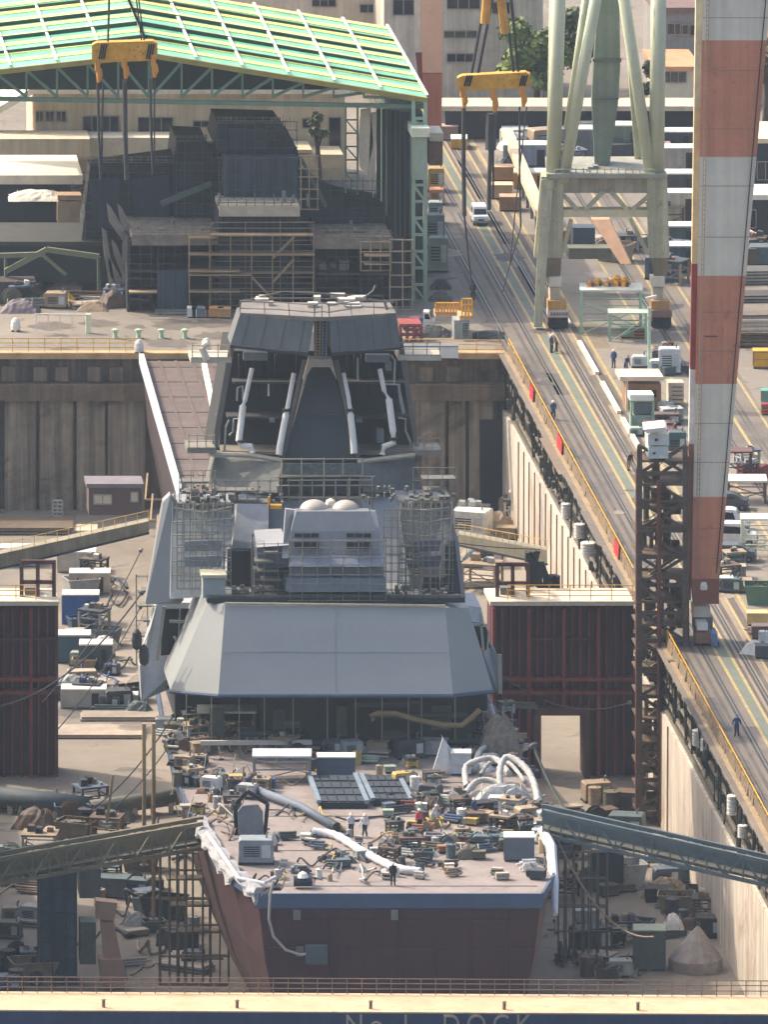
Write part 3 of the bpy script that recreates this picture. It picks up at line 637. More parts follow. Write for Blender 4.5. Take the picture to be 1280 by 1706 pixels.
top = [V(p.x, p.y, zt) for p in a_] + [V(P(650, 505, DM + 12).x, DM + 6, zt), V(P(404, 505, DM + 12).x, DM + 6, zt)]
tp.prism(top, (0, 0, .35)); tp.build('top_deck', C(120, 114, 108, var=.25, scale=.5, alt=(98, 94, 90)), mst)
mb = MB()
for k in range(16):
    c = V(random.uniform(top[5].x + 1, top[4].x - 1), DM + random.uniform(3.5, 8), zt + .35); mb.cbox(c, random.uniform(.3, 1.4), random.uniform(.3, 1.0), random.uniform(.1, .5))
mb.build('top_gear', C(186, 180, 170, var=.4), mst)
mb = MB()
edge = [top[0], top[1], top[2], top[3]]
for p, q in zip(edge[:-1], edge[1:]):
    n = max(2, int((q - p).length / 1.7))
    for i in range(n + 1):
        c = p.lerp(q, i / n); mb.tube([c + V(0, .1, .3), c + V(random.uniform(-.15, .15), .1, 1.3)], .035, 4)
    for hh in (.7, 1.3): mb.tube([p + V(0, .1, hh), (p + q) / 2 + V(0, .1, hh + random.uniform(0, .3)), q + V(0, .1, hh)], .05, 4)
ppipe(mb, [(420, 498), (470, 486), (520, 488), (580, 492), (640, 502)], DM + 7, .06, 5); ppipe(mb, [(405, 500), (450, 497), (520, 497), (600, 500), (655, 504)], DM + 8, .06, 5)
ppipe(mb, [(640, 500), (646, 520)], DM + 3, .12, 5); ppipe(mb, [(612, 492), (622, 484), (625, 476)], DM + 4, .08, 5)
mb.build('top_railing', C(120, 116, 106), mst)
for nm, x in (('ladder', 530), ('ladder', 541)):
    mb = MB(); ppipe(mb, [(x - 3.5, 532), (x - 4, 600)], DM + .2, .05, 4); ppipe(mb, [(x + 3.5, 532), (x + 3, 600)], DM + .2, .05, 4)
    for y in range(535, 600, 5): ppipe(mb, [(x - 3.5, y), (x + 3.5, y)], DM + .2, .035, 4)
    mb.build(nm, C(150, 126, 80) if x < 535 else C(110, 128, 140), mst)
mb = MB(); ppoly(mb, [(506, 634), (516, 598), (553, 598), (562, 634), (550, 612), (520, 612)], DM + .3, 1.2); mb.build('centre_bracket', C(162, 150, 132, var=.25), mst)
# side bays: back wall with ribs, decks, frame edges
for xa, xb in ((392, 500), (572, 680)):
    mb = MB()
    for k in range(9): x = xa + (xb - xa) * (k + .5) / 9; pbox(mb, x, 592, x + 1.4, 762, DM + 5.2, .6)
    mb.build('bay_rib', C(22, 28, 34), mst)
for y, d in ((636, 4.0), (694, 3.0), (752, 1.6)):
    for xa, xb in ((370 + (752 - y) * .16, 506 - (y - 600) * .2), (566 + (y - 600) * .15, 694 - (752 - y) * .14)):
        mb = MB(); pbox(mb, xa, y, xb, y + (4 if y < 750 else 6), DM + d, 1.2 + (6 - d)); mb.build('bay_deck', C(126, 118, 106, var=.3) if y > 740 else C(62, 62, 62, var=.3), mst)
mb = MB(); pbeam(mb, 386, 580, 355, 758, DM + 2.6, .45, DM + .5); pbeam(mb, 666, 560, 699, 770, DM + 2.6, .4, DM + .5); pbeam(mb, 508, 600, 470, 768, DM + 2.2, .3, DM - .1); pbeam(mb, 560, 600, 598, 768, DM + 2.2, .3, DM - .1)
mb.build('frame_edge', C(92, 86, 80, var=.2), mst)
mb = MB(); ppipe(mb, [(352, 757), (415, 758), (470, 768)], DM - .4, .2, 6); ppipe(mb, [(596, 770), (640, 764), (692, 758)], DM - .4, .2, 6); mb.build('bay_sill', C(176, 168, 150), mst)
for pts in ([(420, 614), (408, 668), (405, 676), (398, 735), (402, 742), (418, 744), (421, 755)], [(490, 622), (480, 676), (477, 690), (467, 742), (465, 758)],
            [(572, 622), (580, 660), (584, 690), (589, 735), (590, 756)], [(633, 615), (640, 650), (648, 665), (655, 718), (656, 738), (640, 744), (637, 758)]):
    mb = MB(); pts2 = [(x, y, 2.2 - 2.4 * (y - 610) / 150) for x, y in pts]; ppipe(mb, pts2[:3], DM, .19, 8); ppipe(mb, pts2[2:], DM, .27, 10)
    pi = mb.build('exhaust_pipe', WHITE, mst, smooth=False)
    x, y, d = pts2[-3]; mb = MB(); mb.tube([P(x, y - 9, DM + d), P(x, y - 5, DM + d)], .32, 10); mb.build('clamp_band', DARK, pi)
mb = MB()
for pts in ([(596, 596), (596, 634)], [(652, 592), (658, 600), (657, 640), (664, 642), (667, 668), (672, 690)], [(640, 640), (666, 641), (668, 660), (674, 688)], [(395, 668), (396, 646), (404, 643), (405, 665)], [(382, 700), (376, 712), (374, 750)], [(400, 698), (390, 698), (388, 720), (382, 726)], [(664, 696), (676, 698), (676, 718), (684, 736), (686, 752)], [(360, 690), (366, 700), (364, 745)], [(448, 660), (448, 640)]):
    ppipe(mb, pts, DM + 2.0, .09, 5)
mb.build('small_pipe', C(158, 162, 160), mst)
mb = MB()
for x, y, ww, hh in ((406, 588, 40, 13), (610, 592, 40, 12), (644, 606, 9, 12), (594, 698, 10, 6), (450, 698, 8, 6), (628, 716, 12, 22)): pbox(mb, x, y, x + ww, y + hh, DM + 2.5, .8)
mb.build('bay_fitting', C(112, 122, 128, var=.2), mst)
mb = MB(); pbox(mb, 428, 630, 446, 668, DM + 5, .4); pbox(mb, 462, 588, 484, 628, DM + 5, .4); mb.build('bay_doorway', BLACK, mst)
# skirt below the mast
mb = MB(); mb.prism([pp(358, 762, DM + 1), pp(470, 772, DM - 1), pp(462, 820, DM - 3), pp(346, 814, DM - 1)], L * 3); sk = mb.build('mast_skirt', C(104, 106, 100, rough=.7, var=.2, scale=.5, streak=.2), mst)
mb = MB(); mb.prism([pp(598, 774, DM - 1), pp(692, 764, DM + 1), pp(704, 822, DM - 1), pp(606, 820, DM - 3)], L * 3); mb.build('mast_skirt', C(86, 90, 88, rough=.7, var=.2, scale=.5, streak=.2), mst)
mb = MB(); mb.prism([pp(466, 778, DM - 1), pp(600, 778, DM - 1), pp(604, 822, DM - 1), pp(462, 822, DM - 1)], L * 3); mb.build('skirt_recess', C(50, 60, 68, var=.25), mst)
mb = MB(); ppoly(mb, [(472, 772), (600, 772), (604, 793), (468, 793)], DM - 2.2, .12); mb.build('safety_net', C(104, 112, 114, var=.5, scale=3), mst)
mb = MB(); pgrid(mb, 462, 796, 622, 826, DM - 2.5, 4, 2, .06, 3); pgrid(mb, 470, 766, 606, 794, DM - 2.6, 4, 1, .05, 2); mb.build('scaffold_pipe', C(156, 150, 128), mst)
# side galleries of the mast
for x0, x1, y in ((318, 386, 596), (312, 360, 746), (694, 736, 750), (664, 736, 592)):
    mb = MB(); pbox(mb, x0, y, x1, y + 9, DM - 1 if y > 700 else DM + 2, 3); g = mb.build('gallery', C(184, 176, 160, var=.2) if y < 700 else C(128, 124, 114, var=.3), mst)
    mb = MB(); pgrid(mb, x0 + 2, y - 20, x1 - 2, y, DM - 1 if y > 700 else DM + 2, 3, 2, .04, 1); mb.build('gallery_rail', C(150, 142, 120), g)
mb = MB(); ppipe(mb, [(345, 600), (336, 580), (348, 572)], DM + 2, .3, 8); mb.build('pale_hood', CREAM, mst)
# scaffolds around ship
def ship_scaffold(x0, y0, x1, y1, D, nx, ny, lb=None, planks=True):
    m_ = MB(); pgrid(m_, x0, y0, x1, y1, D, nx, ny, .028, 2.0, 1.6); o = m_.build('scaffold_frame', C(112, 112, 106, var=.3), ship)
    if planks:
        m2 = MB()
        for j in range(1, ny + 1):
            y = y0 + (y1 - y0) * j / ny; xa = x0 + random.uniform(0, .4) * (x1 - x0); m2.add(*([], [])); pbox(m2, xa, y - 1, xa + (x1 - xa) * random.uniform(.4, 1), y + 1.2, D, 1.5)
        m2.build('plank', C(112, 110, 102, var=.4, scale=2), o)
    return o
ship_scaffold(482, 900, 642, 1000, DB - 2.2, 7, 7, planks=False)
ship_scaffold(640, 850, 700, 998, DB + 1, 5, 10, planks=False)
ship_scaffold(420, 905, 484, 998, DB - .5, 3, 6)
ship_scaffold(300, 786, 360, 838, DM - 8, 3, 3)
ship_scaffold(690, 780, 760, 836, DM - 8, 3, 3)
ship_scaffold(355, 800, 470, 838, DM - 8, 6, 2)
ship_scaffold(480, 800, 620, 856, DB + 9, 7, 2, planks=False)
ship_scaffold(296, 840, 384, 980, DP - 6.5, 9, 12, planks=False)
ship_scaffold(668, 836, 756, 985, DP - 6.5, 9, 12, planks=False)
ship_scaffold(228, 960, 262, 1110, DR + 16, 2, 6)
mb = MB()
for k in range(88):
    x = random.choice([random.uniform(345, 470), random.uniform(600, 755), random.uniform(290, 360)]); y = random.uniform(808, 836); s_ = random.uniform(2, 7)
    pbox(mb, x, y, x + s_, y + random.uniform(2, 9), DM - 7 + random.uniform(-2, 2), .5)
mb.build('stacked_gear', C(118, 118, 112, var=.6, scale=2.5), ship)
mb = MB(); pbox(mb, 448, 842, 470, 848, DB + 6, .8); pbox(mb, 447, 828, 450, 848, DB + 6, .3); mb.build('yellow_frame', YELL, ship)

# ================================================================== SHED, SHIP BLOCK, BUILDINGS BEHIND
DS = G(700, 500).y
shed = thing('assembly_shed', 'large open shed with a ribbed green and yellow gable roof', 'shed', P(300, 520, DS))
z_e = P(712, 165, DS).z
def slope(xa, ya, xb, yb, side):
    A0, B0 = P(xa, ya, DS), P(xb, yb, DS); NL = 41.0; nb = 9
    for i in range(nb):                                     # alternating translucent sheets
        f0, f1 = i / nb, (i + 1) / nb
        a_ = A0 + L * NL * f0; b_ = B0 + L * NL * f0; c_ = B0 + L * NL * f1; d_ = A0 + L * NL * f1
        h = V(0, 0, .28 if i % 2 else 0)
        m = C(122, 196, 164, rough=.35, var=.22, scale=.3) if i % 2 == 0 else C(206, 208, 118, rough=.4, var=.2, scale=.4)
        w_ = .62
        mm = MB(); mm.hexa([a_, b_, b_.lerp(c_, w_), a_.lerp(d_, w_)], [p + V(0, 0, .12) for p in (a_, b_, b_.lerp(c_, w_), a_.lerp(d_, w_))]); mm.build('roof_sheet', C(120, 206, 164, rough=.3, var=.4, scale=.3), shed)
        mm = MB(); q = (a_.lerp(d_, w_), b_.lerp(c_, w_), c_, d_); mm.hexa([p + V(0, 0, .02) for p in q], [p + V(0, 0, .2) for p in q]); mm.build('roof_sheet', C(226, 220, 128, rough=.4, var=.2, scale=.4), shed)
    n = 6 if side > 0 else 4
    mb = MB()
    for i in range(n + 1):
        p = A0.lerp(B0, i / n); mb.beam(p + V(0, -.2, .38), p + L * NL + V(0, 0, .38), .26, .12)
    mb.build('rib', C(212, 220, 206, var=.1), shed)
    mb = MB(); mb.beam(A0 + V(0, -.3, -.1), B0 + V(0, -.3, -.1), .4, .5); mb.build('verge', C(150, 140, 72), shed)
slope(250, 90, 712, 165, 1); slope(-60, 124, 250, 90, -1)
mb = MB(); TR = C(96, 128, 108, var=.2)
for (xa, ya, xb, yb, nn) in ((252, 96, 708, 172, 9), (248, 96, -58, 128, 6)):      # gable truss
    for i in range(nn):
        x0 = xa + (xb - xa) * i / nn; x1 = xa + (xb - xa) * (i + 1) / nn; y0 = ya + (yb - ya) * i / nn; y1 = ya + (yb - ya) * (i + 1) / nn
        pbeam(mb, x0, y0, x0, 164, DS + .2, .2); pbeam(mb, x1, y1, x0, 162, DS + .2, .26)
pbeam(mb, -60, 164, 712, 178, DS + .2, .4); mb.build('gable_truss', TR, shed)
mb = MB(); 
for k in (8, 16, 24, 32):
    c = L * k
    for (xa, ya, xb, yb) in ((250, 95, 708, 172), (250, 95, -58, 130)): mb.beam(P(xa, ya, DS) + c, P(xb, yb, DS) + c, .3, 1.6)
mb.build('inner_frame', C(22, 62, 48, var=.3), shed)
mb = MB()
for x0, x1 in ((-60, 712),): mb.hexa([P(x0, 160, DS + 10), P(x1, 160, DS + 10), P(x1, 160, DS + 40), P(x0, 160, DS + 40)], [p + V(0, 0, .15) for p in (P(x0, 160, DS + 10), P(x1, 160, DS + 10), P(x1, 160, DS + 40), P(x0, 160, DS + 40))])
mb = MB(); o = L * 38; zb = P(300, 150, DS + 38).z; q = [P(-60, 130, DS) + o, P(250, 95, DS) + o, P(706, 172, DS) + o]; mb.prism(q + [V(q[2].x, q[2].y, zb), V(q[0].x, q[0].y, zb)], V(0, .3, 0)); mb.build('rear_gable', C(20, 48, 40, var=.3, streak=.3), shed)
# green curtain cladding along the right columns
mb = MB()
for i in range(14):
    c0 = P(702, 500, DS); o = L * (1 + i * 3.0); a_ = V(c0.x, c0.y, 0) + o; mb.hexa([a_, a_ + V(.25, 0, 0), a_ + V(.25, 0, 0) + L * 2.6, a_ + L * 2.6], [p + V(0, 0, z_e - 1.5) for p in (a_, a_ + V(.25, 0, 0), a_ + V(.25, 0, 0) + L * 2.6, a_ + L * 2.6)])
mb.build('side_cladding', C(58, 84, 78, var=.25, streak=.3), shed, split=True)
mb = MB()
for i, x in enumerate((628, 637, 645, 652, 660, 668, 676)): pbox(mb, x, 182 + i, x + 6.5, 470, DS + 4 + (i % 2) * .5, .4)
mb.build('curtain', C(40, 62, 60, var=.35, streak=.4), shed, split=True)
mb = MB()
for pts in ([(602, 184), (618, 182), (622, 240), (612, 292), (600, 280), (598, 240)], [(618, 190), (628, 188), (626, 300), (622, 330), (614, 300)]): ppoly(mb, pts, DS + 3, .5)
mb.build('torn_sheet', C(214, 200, 176, var=.2, streak=.3), shed, split=True)
def lattice(mb, x0, x1, y0, y1, D, nseg, w=.3, dep=2.0, cross=True):
    for dd in (0, dep):
        for x in (x0, x1): pbeam(mb, x, y0, x, y1, D + dd, w)
        for k in range(nseg):
            a = y0 + (y1 - y0) * k / nseg; b = y0 + (y1 - y0) * (k + 1) / nseg
            pbeam(mb, x0, b, x1, b, D + dd, w * .7)
            if k % 2 or cross: pbeam(mb, x0, a, x1, b, D + dd, w * .6)
            if k % 2 == 0 and cross: pbeam(mb, x1, a, x0, b, D + dd, w * .6)
    for k in range(nseg + 1):
        y = y0 + (y1 - y0) * k / nseg
        for x in (x0, x1): mb.beam(P(x, y, D), P(x, y, D + dep), w * .6)
mb = MB(); lattice(mb, 689, 709, 170, 502, DS - .5, 12, .36, 1.4, False); mb.build('lattice_column', C(150, 176, 158, var=.15), shed)
mb = MB(); lattice(mb, 576, 596, 178, 400, DS + 6, 10, .2, 1.2, False); mb.build('lattice_column', C(150, 170, 140, var=.15), shed)
t = thing('column_platform', 'mint steel platform boxed around the shed corner column', 'platform', P(700, 500, DS - 3)); mb = MB()
pbox(mb, 690, 228, 712, 300, DS - 2, 3); mb.build('box', C(150, 168, 150, var=.2), t); mb = MB(); pbox(mb, 686, 214, 716, 229, DS - 2.4, 4); mb.build('top_plate', C(216, 222, 200), t)
mb = MB(); pbox(mb, 716, 222, 739, 236, DS + 6, 4); t2 = thing('crane_bogie', 'brown bogie under the distant red and white crane leg', 'crane bogie', P(727, 265, DS + 8)); mb.build('top_plate', CREAM, t2)
mb = MB(); pbox(mb, 715, 237, 738, 276, DS + 6.2, 3.5); mb.build('housing', C(122, 88, 76, var=.3), t2)

# ---- the big dark ship block standing under the roof
DBk = G(400, 520).y
blkt = thing('hull_block', 'huge dark unfinished hull block with open decks standing under the green roof', 'ship block', P(430, 520, DBk))
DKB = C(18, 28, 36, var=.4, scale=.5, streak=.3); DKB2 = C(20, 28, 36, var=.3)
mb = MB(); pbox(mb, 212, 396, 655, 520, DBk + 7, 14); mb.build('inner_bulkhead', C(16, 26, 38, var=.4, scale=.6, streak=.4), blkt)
mb = MB()
for x in (212, 262, 314, 525, 600, 650): pbox(mb, x, 398, x + 3, 520, DBk, 7)
mb.build('web_frame', C(30, 36, 44, var=.3), blkt, split=True)
for y, x0, x1 in ((452, 212, 525), (456, 525, 655), (484, 212, 525), (492, 525, 640)):
    mb = MB(); pbox(mb, x0, y, x1, y + 2.5, DBk + .2, 6.5); mb.build('deck_plate', C(74, 70, 66, var=.3), blkt)
def topdeck(x0, x1, y, D0, D1, m, th=1.0):
    mb = MB(); z = P(x0, y, D0).z; a_ = P(x0, y, D0); b_ = P(x1, y, D0); dd = D1 - D0
    mb.hexa([a_ + V(0, 0, -th), b_ + V(0, 0, -th), b_ + L * dd + V(0, 0, -th), a_ + L * dd + V(0, 0, -th)], [a_, b_, b_ + L * dd, a_ + L * dd]); mb.build('top_deck', m, blkt)
DKT = C(124, 116, 104, var=.35, scale=.8, alt=(96, 92, 86))
topdeck(220, 364, 392, DBk - .2, DBk + 10, DKT); topdeck(524, 655, 398, DBk - .2, DBk + 9, DKT)
mb = MB(); pbox(mb, 364, 350, 500, 520, DBk + 1.5, 10); mb.build('centre_bulkhead', C(30, 44, 58, var=.3, scale=.5, streak=.35), blkt)
mb = MB()
for k in range(12): x = 368 + k * 11; pbox(mb, x, 352, x + 1.2, 520, DBk + 1.2, .3)
mb.build('bulkhead_rib', C(30, 42, 54), blkt, split=True)
topdeck(366, 500, 344, DBk + .8, DBk + 6.5, C(186, 176, 156, var=.25))
mb = MB(); pbox(mb, 374, 262, 496, 330, DBk + 5.5, 8); mb.build('upper_front', C(62, 78, 90, var=.25, scale=.4, streak=.5), blkt)
mb = MB()
for k in range(8): x = 378 + k * 15; pbox(mb, x, 264, x + 1.2, 330, DBk + 5.3, .2)
mb.build('front_rib', C(58, 74, 86), blkt, split=True)
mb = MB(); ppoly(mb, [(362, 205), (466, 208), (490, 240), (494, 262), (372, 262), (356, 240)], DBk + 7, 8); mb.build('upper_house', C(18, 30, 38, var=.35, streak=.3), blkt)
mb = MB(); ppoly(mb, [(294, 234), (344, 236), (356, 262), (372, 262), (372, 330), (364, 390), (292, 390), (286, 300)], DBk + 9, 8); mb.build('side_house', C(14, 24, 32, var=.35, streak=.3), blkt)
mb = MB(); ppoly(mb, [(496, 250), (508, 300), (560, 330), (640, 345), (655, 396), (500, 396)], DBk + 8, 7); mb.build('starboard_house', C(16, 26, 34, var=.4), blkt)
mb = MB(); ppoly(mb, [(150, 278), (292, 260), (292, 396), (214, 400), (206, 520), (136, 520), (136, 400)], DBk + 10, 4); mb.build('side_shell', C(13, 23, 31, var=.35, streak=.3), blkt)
mb = MB()
for (xa, ya, xb, yb) in ((178, 340, 212, 400), (186, 400, 206, 450), (180, 430, 210, 490), (196, 340, 222, 396), (170, 380, 186, 470)): ppoly(mb, [(xa, ya), (xa + 7, ya + 6), (xb + 5, yb), (xb - 3, yb + 8), (xa + 4, (ya + yb) / 2)], DBk + 4, .4)
mb.build('hanging_sheet', C(128, 122, 112, var=.4), blkt, split=True)
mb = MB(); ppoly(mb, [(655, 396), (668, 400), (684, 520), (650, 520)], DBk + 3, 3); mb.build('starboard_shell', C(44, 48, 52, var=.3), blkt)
mb = MB(); pbox(mb, 263, 452, 312, 517, DBk - .3, .3); dr_ = mb.build('ribbed_door', C(58, 74, 88, var=.2, streak=.25), blkt)
mb = MB()
for k in range(6): pbox(mb, 266 + k * 8, 453, 268 + k * 8, 516, DBk - .45, .12)
mb.build('door_rib', C(44, 60, 74), dr_)
mb = MB(); pgrid(mb, 315, 392, 523, 518, DBk - .8, 6, 4, .065, 0.6); pbeam(mb, 455, 430, 490, 395, DBk - .9, .22); pbeam(mb, 455, 470, 490, 432, DBk - .9, .22); pbeam(mb, 420, 462, 456, 500, DBk - .9, .2)
mb.build('scaffold_frame', C(150, 132, 104, var=.3), blkt)
mb = MB(); pgrid(mb, 352, 372, 523, 518, DBk - .3, 3, 16, .05, 1.5); mb.build('scaffold_tube', C(120, 108, 88, var=.3), blkt)
mb = MB()
for y, x0, x1 in ((424, 315, 525), (452, 315, 400), (458, 315, 420), (486, 315, 400), (487, 216, 262), (396, 315, 360), (392, 352, 523), (426, 608, 650), (440, 608, 650)): pbox(mb, x0, y, x1, y + 2, DBk - 1.4, 1.2)
mb.build('plank', C(160, 136, 104, var=.35), blkt, split=True)
for (x0, y0, x1, y1, nx, ny, dd) in ((214, 398, 312, 518, 5, 9, 0), (526, 402, 652, 518, 7, 9, .3), (366, 264, 500, 344, 7, 6, 4.6), (294, 236, 366, 388, 5, 9, 8), (498, 300, 640, 396, 8, 6, 7), (140, 290, 290, 400, 8, 7, 9.6), (360, 204, 494, 262, 8, 4, 6.4)):
    mb = MB(); pgrid(mb, x0, y0, x1, y1, DBk + dd, nx, ny, .035, 2.5); mb.build('fine_scaffold', C(70, 70, 66, var=.4), blkt)
for (pts, dd) in (([(300, 270), (340, 268), (340, 320), (300, 326)], 8.6), ([(220, 300), (280, 290), (284, 380), (224, 388)], 9.4), ([(380, 214), (440, 214), (446, 250), (384, 252)], 6.6), ([(520, 345), (600, 352), (604, 390), (520, 390)], 7.6), ([(150, 300), (200, 296), (196, 380), (156, 384)], 9.5)):
    mb = MB(); ppoly(mb, pts, DBk + dd, .4); mb.build('plating_panel', C(26, 40, 50, var=.3, streak=.4), blkt)
mb = MB(); pgrid(mb, 602, 404, 652, 452, DBk - .6, 3, 3, .07, 1); pgrid(mb, 652, 400, 688, 518, DBk - 1, 2, 6, .07, 2); pgrid(mb, 500, 262, 530, 350, DBk + 3, 2, 5, .06, 2); mb.build('side_scaffold', C(150, 136, 112, var=.3), blkt)
mb = MB(); pbox(mb, 566, 436, 582, 454, DBk + 2, 1); pbox(mb, 532, 438, 544, 454, DBk + 2, 1); pbox(mb, 550, 440, 562, 450, DBk + 3, 1); mb.build('inside_locker', C(150, 156, 150, var=.2), blkt, split=True)
mb = MB()
for k in range(46):
    x = random.choice([random.uniform(222, 360), random.uniform(530, 650), random.uniform(530, 600)]); y = random.uniform(378, 392); s_ = random.uniform(2, 9); pbox(mb, x, y, x + s_, y + random.uniform(3, 9), DBk + 3 + random.uniform(-1.5, 1.5), .8)
for k in range(22): x = random.uniform(364, 492); pbox(mb, x, 196 + random.uniform(-4, 4), x + .8, 212, DBk + 8, .1)
mb.build('deck_stores', C(138, 132, 122, var=.6, scale=2), blkt)
for (x0, x1, y, dd, h) in ((222, 364, 392, 0, 10), (526, 652, 396, 0, 10), (366, 500, 343, 1, 9), (364, 466, 206, 7, 9), (294, 344, 234, 9, 8), (150, 290, 270, 10, 8)):
    mb = MB(); pgrid(mb, x0, y - h, x1, y, DBk + dd, max(3, int((x1 - x0) / 14)), 2, .04, 1.2); mb.build('deck_railing', C(120, 112, 96, var=.4), blkt)
mb = MB()
for k in range(14): x = random.uniform(230, 640); y = 390 if x < 360 or x > 524 else 344; ppipe(mb, [(x, y), (x + random.uniform(-4, 4), y - random.uniform(12, 26))], DBk + random.uniform(1, 5), random.uniform(.05, .2), 6)
mb.build('vent_pipe', C(110, 116, 112, var=.4), blkt, split=True)
mb = MB(); pbeam(mb, 268, 340, 352, 306, DBk + 6, .5); pbeam(mb, 500, 262, 544, 345, DBk + 4, .35); mb.build('derrick_boom', C(66, 82, 76), blkt, split=True)

# ---- buildings
def building(label, x0, y0, x1, y1, D, dep, m, wins=(), roofm=None, ov=.5, name='building', cat='building', wm=None, roofh=.5, frame=True):
    D = min(D, G(x0, y1).y)
    t = thing(name, label, cat, P((x0 + x1) / 2, y1, D)); mb = MB(); pbox(mb, x0, y0, x1, y1, D, dep); mb.build('wall', m, t)
    a_ = P(x0, y0, D); b_ = P(x1, y0, D); mb = MB(); o = V(ov, 0, 0)
    q = [a_ - o - V(0, ov, 0), b_ + o - V(0, ov, 0), b_ + o + L * (dep + ov), a_ - o + L * (dep + ov)]
    mb.hexa(q, [p + V(0, 0, roofh) for p in q]); mb.build('roof', roofm or CREAM, t)
    for (wx0, wy0, wx1, wy1, *n) in wins:
        fr = MB(); pbox(fr, wx0, wy0, wx1, wy1, D - .06, .05); wo = fr.build('window', wm or GLASS, t)
        if frame and wx1 - wx0 > 7:
            f2 = MB(); k = n[0] if n else 2
            for i in range(k + 1): pbeam(f2, wx0 + (wx1 - wx0) * i / k, wy0, wx0 + (wx1 - wx0) * i / k, wy1, D - .1, .09)
            for y in (wy0, wy1): pbeam(f2, wx0, y, wx1, y, D - .1, .1)
            f2.build('frame', C(150, 146, 136), wo)
    return t
BEIGE = C(206, 190, 162, var=.12, scale=.2, streak=.2, rough=.85)
bt = building('long beige office building seen under the green shed roof', 60, 156, 575, 300, 1052, 16, BEIGE,
         [(56 + 4, 186, 72, 203), (76, 186, 90, 203), (94, 186, 110, 203), (138, 194, 198, 226, 4), (230, 196, 288, 228, 3), (322, 202, 362, 212, 3), (504, 198, 534, 214, 2), (548, 196, 568, 250, 1)], roofm=C(228, 222, 204))
mb = MB(); pbox(mb, -60, 232, 150, 262, 1046, 5); mb.build('lower_wing', BEIGE, bt); mb = MB(); pbox(mb, 84, 230, 294, 266, 1048, 3.6); mb.build('balcony_wall', C(212, 202, 180, var=.15), bt)
mb = MB(); pbox(mb, 440, 258, 572, 282, 1046, 5); pbox(mb, 430, 250, 520, 256, 1046, 5); mb.build('terrace', C(196, 180, 150, var=.2), bt, split=True)
mb = MB(); ppoly(mb, [(-60, 225), (-60, 212), (52, 148), (154, 148), (154, 156), (56, 157), (-55, 222)], 1050, 9); mb.build('sloping_canopy', C(222, 214, 194, var=.12), bt)
building('low building with a bright white roof left of the dark hull block', -60, 304, 118, 372, 1024, 9, C(36, 44, 48, var=.3), [], C(228, 216, 196, var=.2), 1.2, roofh=.9)
mb = MB(); 
t = thing('stair_wall', 'tan stepped wall between the white roofed building and the hull block', 'wall', P(125, 400, 1015)); 
for (x0, y0, x1, y1) in ((96, 326, 136, 334), (96, 336, 134, 372), (80, 380, 136, 390), (96, 392, 136, 420)): mb = MB(); pbox(mb, x0, y0, x1, y1, 1015, 2); mb.build('step', C(180, 150, 120, var=.25), t)
building('dark green workshop with ridged roof at the left edge', -60, 408, 180, 470, 1000, 9, C(34, 46, 50, var=.4), [], C(58, 60, 54, var=.4), .6, roofh=.4)
t = thing('roof_truss', 'olive low pitched roof frame in front of the dark workshop', 'roof frame', P(90, 470, 996)); mb = MB(); pbeam(mb, 10, 452, 78, 416, 996, .5); pbeam(mb, 78, 416, 165, 428, 996, .5); pbeam(mb, 65, 420, 110, 458, 996, .3); pbeam(mb, 0, 426, 70, 424, 996, .45); mb.build('truss', C(110, 116, 88, var=.2), t)
mb = MB(); mb.tube([P(10, 425, 996.5), P(10, 520, 996.5)], .2, 6); mb.tube([P(165, 428, 996.5), P(165, 520, 996.5)], .2, 6); mb.build('leg', C(80, 90, 76), t)
mb = MB(); ppoly(mb, [(-40, 470), (60, 470), (64, 505), (-40, 508)], 994, 3); tag(mb.build('covered_stack', C(70, 62, 62, var=.3)), 'dark brown covered stack beneath the olive roof frame', 'covered stack')
building('beige plant building rising behind the right end of the shed roof', 380, -60, 686, 130, 1120, 8, C(206, 190, 168, var=.2, streak=.2), [(600, 8, 640, 22, 3), (650, 40, 680, 56, 2), (520, 0, 560, 12, 3)], C(180, 170, 150), name='plant_building')
# apartment blocks and stores in the right background
building('pale apartment block at the top between the shed and the tree', 640, -30, 905, 170, 1168, 14, C(196, 188, 172, var=.2, streak=.3), [(655, 0, 690, 26), (745, -4, 800, 16, 3), (740, 52, 795, 64, 3), (820, 4, 850, 24), (745, 90, 790, 104, 3)], C(150, 148, 140))
t = thing('balcony_row', 'white railed balcony floor of the apartment block above the yellow beam', 'balcony', P(790, 160, 1160))
mb = MB()
for y in (38, 70, 98): pbox(mb, 738, y, 900, y + 4, 1161, 5)
mb.build('balcony', C(214, 208, 196, var=.2), t); mb = MB(); pgrid(mb, 738, 86, 880, 98, 1160.9, 24, 1, .05); mb.build('rail', WHITE, t)
building('grey office block with dark windows right of the tree', 1098, 20, 1172, 170, 1150, 14, C(148, 146, 146, var=.2, streak=.2), [(1112, 40, 1150, 58, 3), (1134, 42, 1160, 60, 2)], C(120, 96, 88))
building('beige house wall with one dark window below the office block', 1098, 118, 1160, 206, 1135, 10, C(210, 200, 178, var=.15), [(1104, 120, 1144, 138, 3), (1112, 176, 1150, 202, 3)], C(200, 150, 110))
building('low dark store building with a bright canopy behind the crane', 742, 184, 1180, 232, 1118, 4, C(30, 36, 44, var=.3), [], C(206, 190, 164), .6, roofh=.5)
building('small brown roofed house at the right edge behind the striped leg', 1240, 70, 1330, 175, 1120, 10, C(204, 186, 150, var=.2), [(1258, 100, 1276, 130, 2)], C(150, 110, 80))
building('dark blue fronted workshop behind the striped leg', 1225, 238, 1340, 320, 1085, 9, C(38, 48, 62, var=.3), [(1262, 270, 1290, 300, 2)], C(232, 214, 176))
